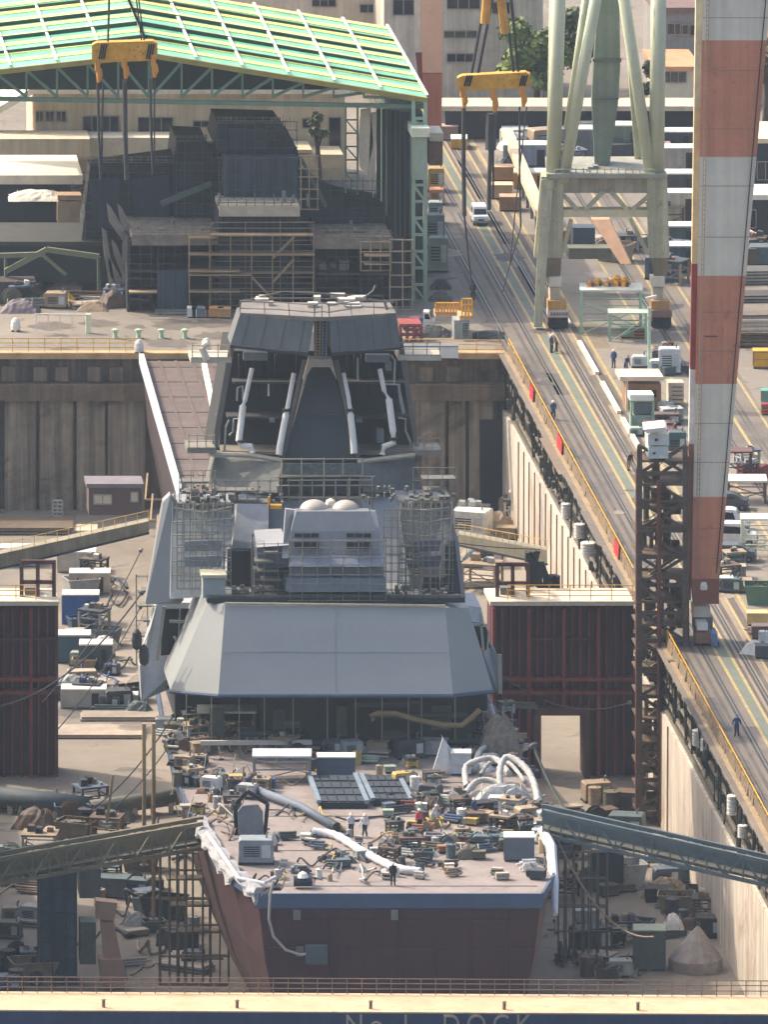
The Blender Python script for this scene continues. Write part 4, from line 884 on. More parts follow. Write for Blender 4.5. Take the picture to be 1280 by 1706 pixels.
building('white roofed container office with dark front right of the striped leg', 1228, 332, 1345, 400, 1052, 5, C(44, 48, 50, var=.4), [(1240, 350, 1260, 380, 1)], C(232, 226, 206), .5, roofh=.5)

# ---- trees
def tree(label, px, py, D, rad, hgt, col, lob=12, n=1500, sq=.8):
    b = P(px, py, D); b.z = min(b.z, 30); base = V(b.x, b.y, 0); t = thing('tree', label, 'tree', base); mb = MB()
    top = b.z; mb.tube([(base.x, base.y, 0), (base.x + .2, base.y, top * .5), (base.x - .1, base.y, top)], [.42, .32, .18], 8)
    cs = []
    for i in range(lob):
        a = random.uniform(0, 6.28); rr = rad * math.sqrt(random.random()) * .72; c = base + V(math.cos(a) * rr, math.sin(a) * rr, top + random.uniform(-.45, .55) * hgt); cs.append((c, rad * random.uniform(.26, .44)))
        mb.tube([(base.x, base.y, top * .7), c.lerp(V(base.x, base.y, top * .75), .4), c], [.16, .1, .04], 5)
    mb.build('trunk', C(72, 60, 48), t)
    vs, fs = [], []
    for i in range(n):
        c, r = random.choice(cs); d = Vector((random.gauss(0, 1), random.gauss(0, 1), random.gauss(0, 1))).normalized()
        p = c + V(d.x, d.y, d.z * sq) * r * random.uniform(.55, 1.08); s_ = random.uniform(.16, .38); u = Vector((random.gauss(0, 1), random.gauss(0, 1), random.gauss(0, .6))).normalized(); v_ = u.cross(d + Vector((.01, .02, .3))).normalized()
        o = len(vs); vs += [p - u * s_ - v_ * s_ * .6, p + u * s_ - v_ * s_ * .5, p + u * s_ * .7 + v_ * s_, p - u * s_ * .6 + v_ * s_ * .8]; fs.append((o, o + 1, o + 2, o + 3))
    mb = MB(); mb.add(vs, fs); mb.build('crown', C(*col, rough=.7, var=.5, scale=.5), t, recalc=False)
tree('broad dark green pine beside the yellow lifting beam', 893, 92, 1098, 4.6, 5.2, (104, 124, 52), 16, 3200)
tree('dark tree standing behind the pale green crane tubes', 955, 62, 1100, 4.0, 4.5, (70, 86, 44), 12, 1800)
tree('small garden tree in front of the beige office building', 528, 212, 1044, 1.2, 2.4, (104, 110, 66), 7, 420)
tree('bare brownish tree at the right edge beside the striped leg', 1276, 110, 1090, 2.0, 3.5, (110, 96, 64), 9, 700)
tree('dark shrubby tree between the two office blocks', 1092, 130, 1098, 1.8, 3.5, (66, 76, 46), 8, 700)

# ================================================================== CRANES
# distant red and white leg behind the shed corner
t = thing('gantry_crane', 'distant tapering red and white crane leg above the shed corner', 'crane leg', P(714, 215, 1075)); Dq = 1065
def band(t, nm, xa0, xa1, ya, xb0, xb1, yb, D, th, m):
    mb = MB(); mb.prism([P(xa0, ya, D), P(xa1, ya, D), P(xb1, yb, D), P(xb0, yb, D)], V(0, th, 0)); return mb.build(nm, m, t)
band(t, 'white_band', 700, 738, -40, 704, 737, 122, Dq, 1.8, C(226, 176, 144, var=.12)); band(t, 'red_band', 704, 737, 123, 708, 736, 214, Dq, 1.8, ORNG)
band(t, 'white_edge', 690, 699, -40, 692, 703, 88, Dq + .4, 1.2, C(206, 200, 186)); band(t, 'red_edge', 692, 703, 89, 700, 707, 150, Dq + .4, 1.2, C(130, 66, 58))
# the big striped leg
t = thing('gantry_crane', 'big nearer red brown and white striped crane leg at the right', 'crane leg', G(1172, 1085)); Dl = G(1172, 1075).y
def lx(y): f = y / 1000.0; return 1172 - 20 * f, 1284 - 88 * f
yb = [-60, 68, 262, 460, 640, 828, 965]; cols = [CREAM, ORNG] * 3
for i in range(6):
    a0, a1 = lx(yb[i]); b0, b1 = lx(yb[i + 1]); band(t, 'white_band' if i % 2 == 0 else 'red_band', a0, a1, yb[i], b0, b1, yb[i + 1] - .15, Dl, 3.2, C(216, 208, 190, rough=.55, var=.1, scale=.25, streak=.1) if i % 2 == 0 else C(200, 130, 100, rough=.55, var=.14, scale=.3, streak=.14, spots=(176, 108, 82)))
a0, a1 = lx(965); band(t, 'lower_box', a0, a1, 965.2, a0 + 2, a1 - 1, 1006, Dl - .2, 3.6, C(132, 78, 60, var=.15))
sy = [-60, 180, 440, 616, 740, 1000]; sc_ = [C(224, 208, 168), C(220, 190, 140), C(140, 56, 46), C(216, 212, 206), C(150, 104, 84)]
for i in range(5):
    fa, fb_ = sy[i] / 1000, sy[i + 1] / 1000; band(t, 'side_web', 1160 - 16 * fa, 1171.5 - 20 * fa, sy[i], 1160 - 16 * fb_, 1171.5 - 20 * fb_, sy[i + 1] - .2, Dl + .35, 2.0, sc_[i])
mb = MB(); mb.lathe(P(1173, 976, Dl - .6), [(.28, -.3), (.3, 0), (.2, .3)], 10); mb.build('lamp', WHITE, t)
mb = MB()
for y in (30, 118, 215, 310, 395, 520, 585, 705, 770, 880, 930): a0, a1 = lx(y); pbox(mb, a0, y, a1, y + .9, Dl - .02, .1)
mb.build('plate_seam', C(150, 120, 104), t, split=True)
mb = MB(); x0_, x1_ = lx(-40)[0] + 6, lx(960)[0] + 6
for o in (0, 4): ppipe(mb, [(x0_ + o, -40), (x1_ + o, 960)], Dl - .25, .03, 4)
for k in range(120): y = -40 + k * 8.3; x = x0_ + (x1_ - x0_) * k / 120; ppipe(mb, [(x, y), (x + 4, y)], Dl - .25, .022, 4)
mb.build('ladder', C(150, 132, 116), t); mb = MB(); ppipe(mb, [(lx(-40)[1] - 8, -40), (lx(955)[1] - 6, 955)], Dl - .12, .05, 5); mb.build('cable_run', DARK, t)
mb = MB(); pbox(mb, 1174, 560, 1196, 561.5, Dl - .1, .1); mb.build('weld_seam', C(120, 62, 52), t)
t = thing('crane_bogie', 'pale wheeled bogie at the foot of the big striped leg', 'crane bogie', G(1175, 1085))
for (x0, y0, x1, y1, dd, m, nm) in ((1156, 1010, 1184, 1028, 1, CREAM, 'cabinet'), (1158, 1028, 1188, 1052, 1, C(112, 104, 96), 'equalizer_beam'), (1162, 1038, 1180, 1050, -.5, WHITE, 'motor_box'), (1160, 1054, 1196, 1072, -.4, C(150, 104, 86), 'truck_frame'), (1186, 1056, 1196, 1076, -1.0, C(90, 120, 160), 'buffer')):
    mb = MB(); pbox(mb, x0, y0, x1, y1, Dl + dd, 2.0); mb.build(nm, m, t)
mb = MB()
for x in (1166, 1178, 1190): c = P(x, 1076, Dl - .2); mb.tube([c, c + V(0, .5, 0)], .5, 12)
mb.build('wheel', DARK, t)
# jib crane with portal of pale green tubes
DJ = G(1000, 545).y
jc = thing('jib_crane', 'pale green portal jib crane standing on tapered box legs', 'crane', P(1005, 545, DJ))
PG = C(184, 180, 150, rough=.6, var=.2, scale=.5, streak=.35, spots=(150, 130, 100)); PG2 = C(150, 158, 140, rough=.55, var=.12, scale=.3, streak=.1)
for xs_, Dd in (((902, 940, 890, 938, 916, 934), 0), ((1078, 1112, 1082, 1116, 1084, 1112), 0)):
    mb = MB(); mb.prism([P(xs_[0], 295, DJ), P(xs_[1], 295, DJ), P(xs_[3], 430, DJ), P(xs_[2], 430, DJ)], V(0, 3, 0)); lg = mb.build('box_leg', PG, jc, split=False)
    mb = MB(); mb.prism([P(xs_[2] + 4, 430.2, DJ), P(xs_[3] - 2, 430.2, DJ), P(xs_[3] - 4, 462, DJ), P(xs_[2] + 8, 462, DJ)], V(0, 2.6, 0)); mb.build('lower_leg', C(132, 112, 86, var=.25, streak=.3), lg)
mb = MB(); mb.prism([P(902, 300, DJ - .2), P(922, 300, DJ - .2), P(904, 545, DJ - 1.5), P(890, 545, DJ - 1.5)], V(0, 1.0, 0)); mb.build('side_stay', PG, jc)
mb = MB(); pbox(mb, 925, 296, 1086, 322, DJ + .3, 3.6); mb.build('portal_beam', C(166, 156, 134, var=.2, streak=.35), jc)
mb = MB(); pbox(mb, 935, 350, 1086, 362, DJ + .2, 1.6); mb.build('lower_beam', C(206, 196, 160, var=.15), jc)
mb = MB()
for a in ((938, 324, 962, 350), (1005, 320, 976, 350), (1018, 320, 1046, 350), (1085, 324, 1054, 350), (952, 366, 938, 420), (1050, 364, 1080, 424)): pbeam(mb, *a, DJ + .1, .38)
mb.build('truss_brace', PG, jc, split=True)
mb = MB(); zt_ = P(1000, 296, DJ).z; c0 = P(1010, 296, DJ)
mb.hexa([c0 + V(-5.6, -.5, 0), c0 + V(5.6, -.5, 0), c0 + V(5.6, 9, 0), c0 + V(-5.6, 9, 0)], [c0 + V(-5.6, -.5, .4), c0 + V(5.6, -.5, .4), c0 + V(5.6, 9, .4), c0 + V(-5.6, 9, .4)]); mb.build('portal_deck', C(150, 150, 138, var=.3), jc)
TUB = [((932, -40), (922, 300), 16, 0), ((1098, -40), (1094, 300), 17, 0), ((1000, -40), (938, 305), 13, -.3), ((1034, -40), (1086, 300), 13, -.3), ((982, -40), (946, 215), 9, 6), ((1040, -40), (1066, 296), 8, 7), ((920, -40), (914, 290), 5, 5)]
for (xa, ya), (xb, yb_), wpx, dd in TUB:
    mb = MB(); r = wpx * M(DJ) * .75; mb.tube([P(xa, ya, DJ + dd + .8), P(xb, yb_, DJ + dd + .8)], r, 14); mb.build('tube_leg', C(184, 188, 158, rough=.5, var=.1, scale=.4, streak=.1), jc, smooth=True)
mb = MB(); mb.prism([P(1000, -40, DJ + 4), P(1032, -40, DJ + 4), P(1034, 110, DJ + 4), P(1030, 175, DJ + 4), P(1014, 290, DJ + 4), P(992, 290, DJ + 4), P(986, 170, DJ + 4), P(990, 100, DJ + 4)], V(0, 2.6, 0)); mb.build('slewing_column', C(122, 136, 122, rough=.6, var=.15, scale=.4, streak=.2), jc)
mb = MB(); pbox(mb, 988, 98, 1036, 104, DJ + 3.8, .2); pbox(mb, 986, 164, 1032, 166, DJ + 3.8, .2); mb.build('column_flange', C(92, 104, 94), jc, split=True)
mb = MB(); pgrid(mb, 925, 282, 1090, 296, DJ - .3, 14, 2, .05, 1); mb.build('deck_rail', C(170, 168, 150), jc)
mb = MB()
for k in range(18): x = random.uniform(930, 1080); s_ = random.uniform(3, 10); pbox(mb, x, 296 - random.uniform(6, 20), x + s_, 296, DJ + random.uniform(1, 7), 1)
mb.build('machinery', C(140, 146, 146, var=.4), jc)
for x0, lb in ((914, 'left'), (1086, 'right')):
    t = thing('crane_bogie', 'yellow topped bogie with a white number plate below the left box leg' if lb == 'left' else 'darker bogie without readable plate below the right box leg', 'crane bogie', P(x0 + 15, 545, DJ - 1))
    for (a, b, c, d, dd, m, nm) in ((0, 462, 22, 478, -.6, CREAM, 'cap_plate'), (3, 479, 20, 502, -.2, C(206, 196, 176), 'pivot_post'), (0, 502, 30, 517, -.8, C(196, 148, 82, var=.2), 'balance_beam'), (0, 518, 34, 529, -1.2, C(216, 206, 200) if lb == 'left' else C(150, 116, 104), 'number_plate'), (0, 530, 33, 545, -.6, C(96, 56, 46), 'wheel_frame')):
        mb = MB(); pbox(mb, x0 + a, b, x0 + c, d, DJ + dd, 1.6); o = mb.build(nm, m, t)
        if nm == 'number_plate' and lb == 'left':
            m2 = MB()
            for k in range(6): x = x0 + 4 + k * 5; pbox(m2, x, 520.5, x + 1, 526.5, DJ - 1.26, .05); pbox(m2, x + 2.2, 520.5, x + 3, 526.5, DJ - 1.26, .05); pbox(m2, x + 1, 523, x + 2.2, 524.3, DJ - 1.255, .04)
            m2.build('plate_marks', C(120, 84, 74), o)
    mb = MB()
    for x in (6, 16, 26): c = P(x0 + x, 540, DJ - .9); mb.tube([c, c + V(0, .5, 0)], .42, 12)
    mb.build('wheel', DARK, t)
# brown slanting jib section lying behind the portal
t = thing('crane_jib', 'tan box jib section slanting down behind the portal of the jib crane', 'crane part', P(1040, 440, DJ + 14)); mb = MB(); mb.prism([P(985, 366, DJ + 14), P(1016, 366, DJ + 14), P(1052, 440, DJ + 10), P(1034, 440, DJ + 10)], V(0, 1.5, 0)); mb.build('jib_box', C(196, 156, 124, var=.2), t)

# lifting beams hanging from cranes outside the frame
def sling(label, x0, x1, y0, y1, D, hooks, ropes_up, ropes_dn, tilt=0):
    t = thing('lifting_beam', label, 'lifting beam', P((x0 + x1) / 2, (y0 + y1) / 2, D)); mb = MB()
    mb.prism([P(x0, y0 + tilt + 4, D), P(x0 + 8, y0 + tilt, D), P(x1 - 8, y0, D), P(x1, y0 + 4, D), P(x1, y1 - 4, D), P(x1 - 10, y1, D), P(x0 + 10, y1 + tilt, D), P(x0, y1 + tilt - 2, D)], V(0, 1.2, 0)); bm_ = mb.build('beam', C(214, 158, 44, var=.25, scale=1.2, spots=(120, 88, 50)), t)
    mb = MB()
    for k in range(3):
        for s_ in (x0 + 12, x1 - 18): pbeam(mb, s_ + k * 4, y1 - 3, s_ + 5 + k * 4, y0 + 5, D - .1, .14)
    mb.build('hazard_stripe', BLACK, bm_)
    for hx, hy, ln in hooks:
        mb = MB(); pbox(mb, hx - 4, hy, hx + 4, hy + ln * .5, D - .2, .8); mb.tube([P(hx + 2, hy + ln * .4, D), P(hx + 3, hy + ln * .7, D), P(hx + 1, hy + ln, D)], [.24, .3, .14], 8); mb.build('hook', C(206, 140, 36, var=.25), t)
    for (xa, ya, xb, yb_, r) in ropes_up: mb = MB(); ppipe(mb, [(xa, ya), (xb, yb_)], D, r, 6); mb.build('sling_rope', C(40, 44, 44), t)
    for (xa, ya, xb, yb_, r) in ropes_dn: mb = MB(); ppipe(mb, [(xa, ya), ((xa + xb) / 2 - 1, (ya + yb_) / 2), (xb, yb_)], D, r, 6); mb.build('hanging_rope', C(52, 54, 54), t)
sling('yellow lifting beam with three hooks hanging in front of the green shed roof', 153, 262, 69, 102, 955, [(163, 100, 38), (208, 98, 34), (256, 92, 38)], [(180, 70, 183, -40, .1), (236, 68, 222, -40, .07), (240, 68, 226, -40, .07)], [(163, 138, 168, 300, .13), (172, 138, 170, 290, .09), (208, 134, 211, 300, .22), (250, 132, 255, 290, .12), (258, 132, 258, 280, .07)], 3)
sling('yellow lifting beam with striped ends hanging beside the distant striped leg', 762, 884, 121, 147, 955, [(772, 146, 34), (823, 148, 40), (871, 144, 34)], [(786, 122, 816, -40, .14), (797, 122, 828, -40, .14), (856, 120, 836, -40, .14), (864, 120, 848, -40, .14)], [(773, 180, 774, 360, .2), (774, 360, 788, 486, .1), (820, 190, 818, 250, .5), (818, 240, 815, 350, .2), (866, 178, 868, 380, .09), (868, 380, 838, 486, .06), (878, 178, 850, 440, .06), (824, 185, 822, 330, .1)], 6)
mb = MB(); ppipe(mb, [(817, 300), (816, 345)], 955, [.3, .5], 8); 
for x, y in ((808, 10), (838, 16)): 
    t = thing('sling_shackle', 'yellow shackle on the %s sling ropes above the right lifting beam' % ('left' if x < 820 else 'right'), 'shackle', P(x, y, 954)); mb = MB(); ppipe(mb, [(x + 6, -30), (x, y + 30)] if x < 820 else [(x - 6, -30), (x + 4, y + 40)], 954, .42, 8); mb.build('body', C(206, 150, 60, var=.3), t); mb = MB(); ppipe(mb, [(x - 4, y + 26), (x + 4, y + 26)], 954, .3, 8); mb.build('pin', DARK, t)

# rusty lattice tower at the dock edge
DT = 846
tw = thing('access_tower', 'tall dark rusty lattice tower standing against the right dock wall', 'tower', P(1100, 1380, DT))
mb = MB(); lattice(mb, 1066, 1142, 742, 1392, DT, 14, .42, 3.6); mb.build('lattice', C(92, 76, 66, var=.35, scale=1.2), tw)
mb = MB()
for k in range(86):
    x = random.uniform(1064, 1132); y = random.uniform(770, 1370); pbox(mb, x, y, x + random.uniform(4, 15), y + random.uniform(14, 60), DT + random.uniform(.2, 3.2), .15)
mb.build('mesh_panel', C(112, 98, 80, var=.5, scale=1.2, streak=.5, alt=(76, 68, 62)), tw, split=True)
mb = MB()
for k in range(16): y = 768 + k * 39; pbox(mb, 1062, y, 1146, y + 2.4, DT - .3, 4)
mb.build('platform', C(96, 78, 60, var=.4), tw, split=True)
mb = MB()
for k in range(15): y = 768 + k * 39; a = (1074, 1132) if k % 2 else (1132, 1074); pbeam(mb, a[0], y, a[1], y + 39, DT + 1.2, .5, h=.2); pbeam(mb, a[0], y - 16, a[1], y + 23, DT + .8, .07)
mb.build('stair_flight', C(128, 110, 78, var=.35), tw, split=True)
mb = MB(); ppipe(mb, [(1146, 760), (1147, 1390)], DT + 1, .12, 6); ppipe(mb, [(1062, 780), (1061, 1390)], DT, .14, 6); ppipe(mb, [(1098, 800), (1100, 1380)], DT - .4, .18, 6); mb.build('riser_pipe', C(108, 60, 52), tw, split=True)
t = thing('hoist_cabin', 'white two part hoist cabin at the top of the rusty lattice tower', 'cabin', P(1098, 760, DT))
mb = MB(); pbox(mb, 1080, 724, 1115, 742, DT - .5, 2.2); mb.build('upper_cabin', C(210, 216, 210), t); mb = MB(); pbox(mb, 1081, 744, 1114, 764, DT - .5, 2.2); mb.build('lower_cabin', C(200, 210, 208), t)
mb = MB(); mb.prism([P(1072, 716, DT - 1), P(1108, 712, DT - 1), P(1112, 716, DT - 1), P(1078, 722, DT - 1)], V(0, 3, 0)); mb.build('roof', WHITE, t); mb = MB(); pbox(mb, 1092, 731, 1096, 735, DT - .6, .1); pbox(mb, 1088, 754, 1093, 757, DT - .6, .1); mb.build('window', DARK, t)

# ================================================================== SMALL THINGS
# every item: built round its own base centre in metres, then stood at a point of the picture's ground (or deck)
def place(t, px, py, z=0.0, rot=0.0):
    g = G(px, py, z); t.location = g; t.rotation_euler = (0, 0, rot); return t
def it(name, label, cat, group=None): return thing(name, label, cat, (0, 0, 0), group)
def bl(mb, n, m, t): return mb.build(n, m, t, local=True)
def crate(label, w, d, h, m, px, py, z=0.0, rot=0.0, lid=None, name='crate', cat='crate'):
    t = it(name, label, cat); mb = MB(); mb.box(-w / 2, w / 2, -d / 2, d / 2, .12, h); bl(mb, 'body', m, t)
    mb = MB()
    for s_ in (-1, 1):
        for q in (-1, 1): mb.box(s_ * w / 2 - .05, s_ * w / 2 + .05, q * d / 2 - .05, q * d / 2 + .05, .1, h + .01)
    for k in range(3): mb.box(-w / 2 - .04, w / 2 + .04, -d / 2 - .04, -d / 2, .14 + k * (h - .24) / 2, .22 + k * (h - .24) / 2)
    bl(mb, 'batten', WOOD if lid is None else m, t)
    mb = MB(); mb.box(-w / 2 - .07, w / 2 + .07, -d / 2 - .07, d / 2 + .07, h, h + .09); bl(mb, 'lid', lid or m, t)
    mb = MB(); mb.box(-w / 2, w / 2, -d / 2, -d / 2 + .15, 0, .12); mb.box(-w / 2, w / 2, d / 2 - .15, d / 2, 0, .12); bl(mb, 'skid', DARK, t); return place(t, px, py, z, rot)
def genset(label, w, d, h, m, px, py, z=0.0, rot=0.0, name='generator', cat='machine'):
    t = it(name, label, cat); mb = MB(); c = .12
    mb.prism([(-w / 2, -d / 2, .2), (w / 2, -d / 2, .2), (w / 2, -d / 2, h - c), (w / 2 - c, -d / 2, h), (-w / 2 + c, -d / 2, h), (-w / 2, -d / 2, h - c)], (0, d, 0)); bl(mb, 'housing', m, t)
    mb = MB()
    for k in range(5): mb.box(-w * .36, w * .1, -d / 2 - .03, -d / 2 - .005, h * .35 + k * h * .09, h * .39 + k * h * .09)
    bl(mb, 'vent_grille', DARK, t); mb = MB(); mb.box(w * .16, w * .42, -d / 2 - .03, -d / 2 - .005, h * .3, h * .8); bl(mb, 'panel', C(186, 190, 186), t)
    mb = MB(); mb.tube([(w * .3, 0, h), (w * .3, 0, h + .35), (w * .3 + .15, 0, h + .45)], .07, 8); bl(mb, 'exhaust', STEEL, t)
    mb = MB(); mb.box(-w / 2 - .05, w / 2 + .05, -d / 2 + .05, d / 2 - .05, 0, .2); bl(mb, 'skid', DARK, t); return place(t, px, py, z, rot)
def drum(label, r, h, m, px, py, z=0.0):
    t = it('drum', label, 'drum'); mb = MB(); mb.lathe((0, 0, 0), [(r * .98, 0), (r, .03), (r * .96, h * .33), (r, h * .35), (r * .96, h * .38), (r * .96, h * .64), (r, h * .67), (r * .96, h * .7), (r, h - .02), (r * .9, h)], 14); bl(mb, 'body', m, t)
    mb = MB(); mb.lathe((r * .4, 0, h), [(.07, 0), (.07, .05)], 8); bl(mb, 'cap', DARK, t); return place(t, px, py, z)
def container(label, w, d, h, m, px, py, z=0.0, rot=0.0, roof=None):
    t = it('container', label, 'container'); mb = MB(); mb.box(-w / 2, w / 2, -d / 2, d / 2, .1, h); bl(mb, 'body', m, t)
    mb = MB(); n = int(w / .35)
    for k in range(n): x = -w / 2 + .2 + k * (w - .4) / n; mb.box(x, x + .14, -d / 2 - .05, -d / 2, .2, h - .15)
    bl(mb, 'corrugation', m, t); mb = MB(); mb.box(-w / 2 - .06, w / 2 + .06, -d / 2 - .08, d / 2 + .06, h, h + .14); bl(mb, 'roof', roof or WHITE, t)
    mb = MB()
    for s_ in (-1, 1): mb.box(s_ * w / 2 - .08, s_ * w / 2 + .08, -d / 2 - .09, -d / 2 + .06, 0, h)
    bl(mb, 'corner_post', m, t); mb = MB(); mb.box(w * .18, w * .34, -d / 2 - .08, -d / 2 - .04, .2, h * .85); o = bl(mb, 'door', DARK, t); return place(t, px, py, z, rot)
def pipes(label, n, ln, r, m, px, py, z=0.0, rot=0.0, name='pipe_stack', cat='pipes'):
    t = it(name, label, cat); k = 0; row = 0
    while k < n:
        cnt = max(1, int(math.sqrt(2 * n)) - row)
        for i in range(cnt):
            if k >= n: break
            y = (i - cnt / 2) * 2.05 * r; mb = MB(); e = random.uniform(-.3, .3); mb.tube([(-ln / 2 + e, y, r + row * 1.75 * r + .1), (ln / 2 + e, y, r + row * 1.75 * r + .1)], r, 9); bl(mb, 'pipe', m, t); k += 1
        row += 1
    mb = MB(); mb.box(-ln * .35, -ln * .3, -r * 4, r * 4, 0, .1); mb.box(ln * .3, ln * .35, -r * 4, r * 4, 0, .1); bl(mb, 'bearer', WOOD, t); return place(t, px, py, z, rot)
def planks(label, w, d, n, m, px, py, z=0.0, rot=0.0, name='plank_stack', cat='stack'):
    t = it(name, label, cat)
    for k in range(n): mb = MB(); dx = random.uniform(-.15, .15); mb.box(-w / 2 + dx, w / 2 + dx, -d / 2 + random.uniform(-.1, .1), d / 2, .08 + k * .16, .21 + k * .16); bl(mb, 'board', m if k % 2 else DECKL, t)
    mb = MB(); mb.box(-w * .4, -w * .34, -d / 2, d / 2, 0, .08); mb.box(w * .34, w * .4, -d / 2, d / 2, 0, .08); bl(mb, 'bearer', DARK, t); return place(t, px, py, z, rot)
def tarp(label, w, d, h, m, px, py, z=0.0, rot=0.0, name='tarpaulin', cat='tarpaulin', peak=.5):
    t = it(name, label, cat); mb = MB(); n = 11; vs = []; fs = []
    for j in range(n):
        for i in range(n):
            u, v_ = i / (n - 1) * 2 - 1, j / (n - 1) * 2 - 1; rr = max(abs(u), abs(v_)); hh = h * (1 - rr ** 3) * (1 - peak * (u * u + v_ * v_) * .5) * random.uniform(.86, 1.05)
            vs.append((u * w / 2 * (1 + .08 * random.random()), v_ * d / 2 * (1 + .08 * random.random()), max(0, hh)))
    for j in range(n - 1):
        for i in range(n - 1): o = j * n + i; fs.append((o, o + 1, o + n + 1, o + n))
    mb.add(vs, fs); bl(mb, 'sheet', m, t); mb = MB(); 
    for k in (-.35, .3): mb.tube([(k * w, -d / 2, .05), (k * w, -d * .25, h * .72), (k * w, 0, h * .98), (k * w, d * .25, h * .7), (k * w, d / 2, .05)], .035, 4)
    bl(mb, 'lashing', STEEL, t); return place(t, px, py, z, rot)
def skipbin(label, w, d, h, m, px, py, z=0.0, rot=0.0):
    t = it('skip_bin', label, 'skip'); mb = MB(); a = [(-w / 2 * .8, -d / 2 * .85, 0), (w / 2 * .8, -d / 2 * .85, 0), (w / 2 * .8, d / 2 * .85, 0), (-w / 2 * .8, d / 2 * .85, 0)]; b = [(-w / 2, -d / 2, h), (w / 2, -d / 2, h), (w / 2, d / 2, h), (-w / 2, d / 2, h)]
    mb.add(a + b, [(0, 1, 2, 3), (0, 1, 5, 4), (1, 2, 6, 5), (2, 3, 7, 6), (3, 0, 4, 7)]); bl(mb, 'bin', m, t)
    mb = MB(); 
    for p, q in zip(b, b[1:] + b[:1]): mb.beam(p, q, .1)
    bl(mb, 'rim', m, t); mb = MB()
    for k in range(7): c = (random.uniform(-.3, .3) * w, random.uniform(-.3, .3) * d, h * .55); mb.beam(c, (c[0] + random.uniform(-.5, .5), c[1] + random.uniform(-.4, .4), h * random.uniform(.8, 1.1)), .2)
    bl(mb, 'scrap', RUSTB, t); return place(t, px, py, z, rot)
def frame_stand(label, w, d, h, m, px, py, z=0.0, rot=0.0, levels=2, top=None, name='work_platform', cat='platform'):
    t = it(name, label, cat)
    for s_ in (-1, 1):
        for q in (-1, 1): mb = MB(); mb.box(s_ * w / 2 - .1, s_ * w / 2 + .1, q * d / 2 - .1, q * d / 2 + .1, 0, h); bl(mb, 'leg', m, t)
    mb = MB()
    for k in range(levels):
        zz = h * (k + 1) / (levels + 1)
        mb.beam((-w / 2, -d / 2, zz), (w / 2, -d / 2, zz), .1); mb.beam((-w / 2, d / 2, zz), (w / 2, d / 2, zz), .1); mb.beam((-w / 2, -d / 2, zz), (-w / 2, d / 2, zz), .1); mb.beam((w / 2, -d / 2, zz), (w / 2, d / 2, zz), .1)
    mb.beam((-w / 2, -d / 2, .1), (w / 2, -d / 2, h * .6), .08); mb.beam((w / 2, d / 2, .1), (-w / 2, d / 2, h * .6), .08); bl(mb, 'bracing', m, t)
    mb = MB(); mb.box(-w / 2 - .15, w / 2 + .15, -d / 2 - .15, d / 2 + .15, h, h + .16); bl(mb, 'top_plate', top or m, t); return place(t, px, py, z, rot)
def hose(label, pts, r, m, z=0.0, name='hose', cat='hose'):       # lies on the deck, rising by the third value
    P3 = [G(x, y, z) + V(0, 0, (q[0] if q else 0) + r) for x, y, *q in pts]; out = []
    for i in range(len(P3) - 1):                                       # smooth the path
        p0, p1, p2, p3 = P3[max(i - 1, 0)], P3[i], P3[i + 1], P3[min(i + 2, len(P3) - 1)]
        for k in range(8): u = k / 8; out.append(.5 * ((2 * p1) + (p2 - p0) * u + (2 * p0 - 5 * p1 + 4 * p2 - p3) * u * u + (3 * p1 - p0 - 3 * p2 + p3) * u ** 3))
    out.append(P3[-1]); t = thing(name, label, cat, P3[0]); n = len(out); rs = [r * (1 + .22 * (i % 2)) * random.uniform(.92, 1.08) for i in range(n)]; mb = MB(); mb.tube(out, rs, 9); mb.build('duct', m, t, smooth=True); mb = MB(); mb.tube([out[0], out[0].lerp(out[1], .6)], r * 1.25, 10); mb.build('collar', STEEL, t); return t

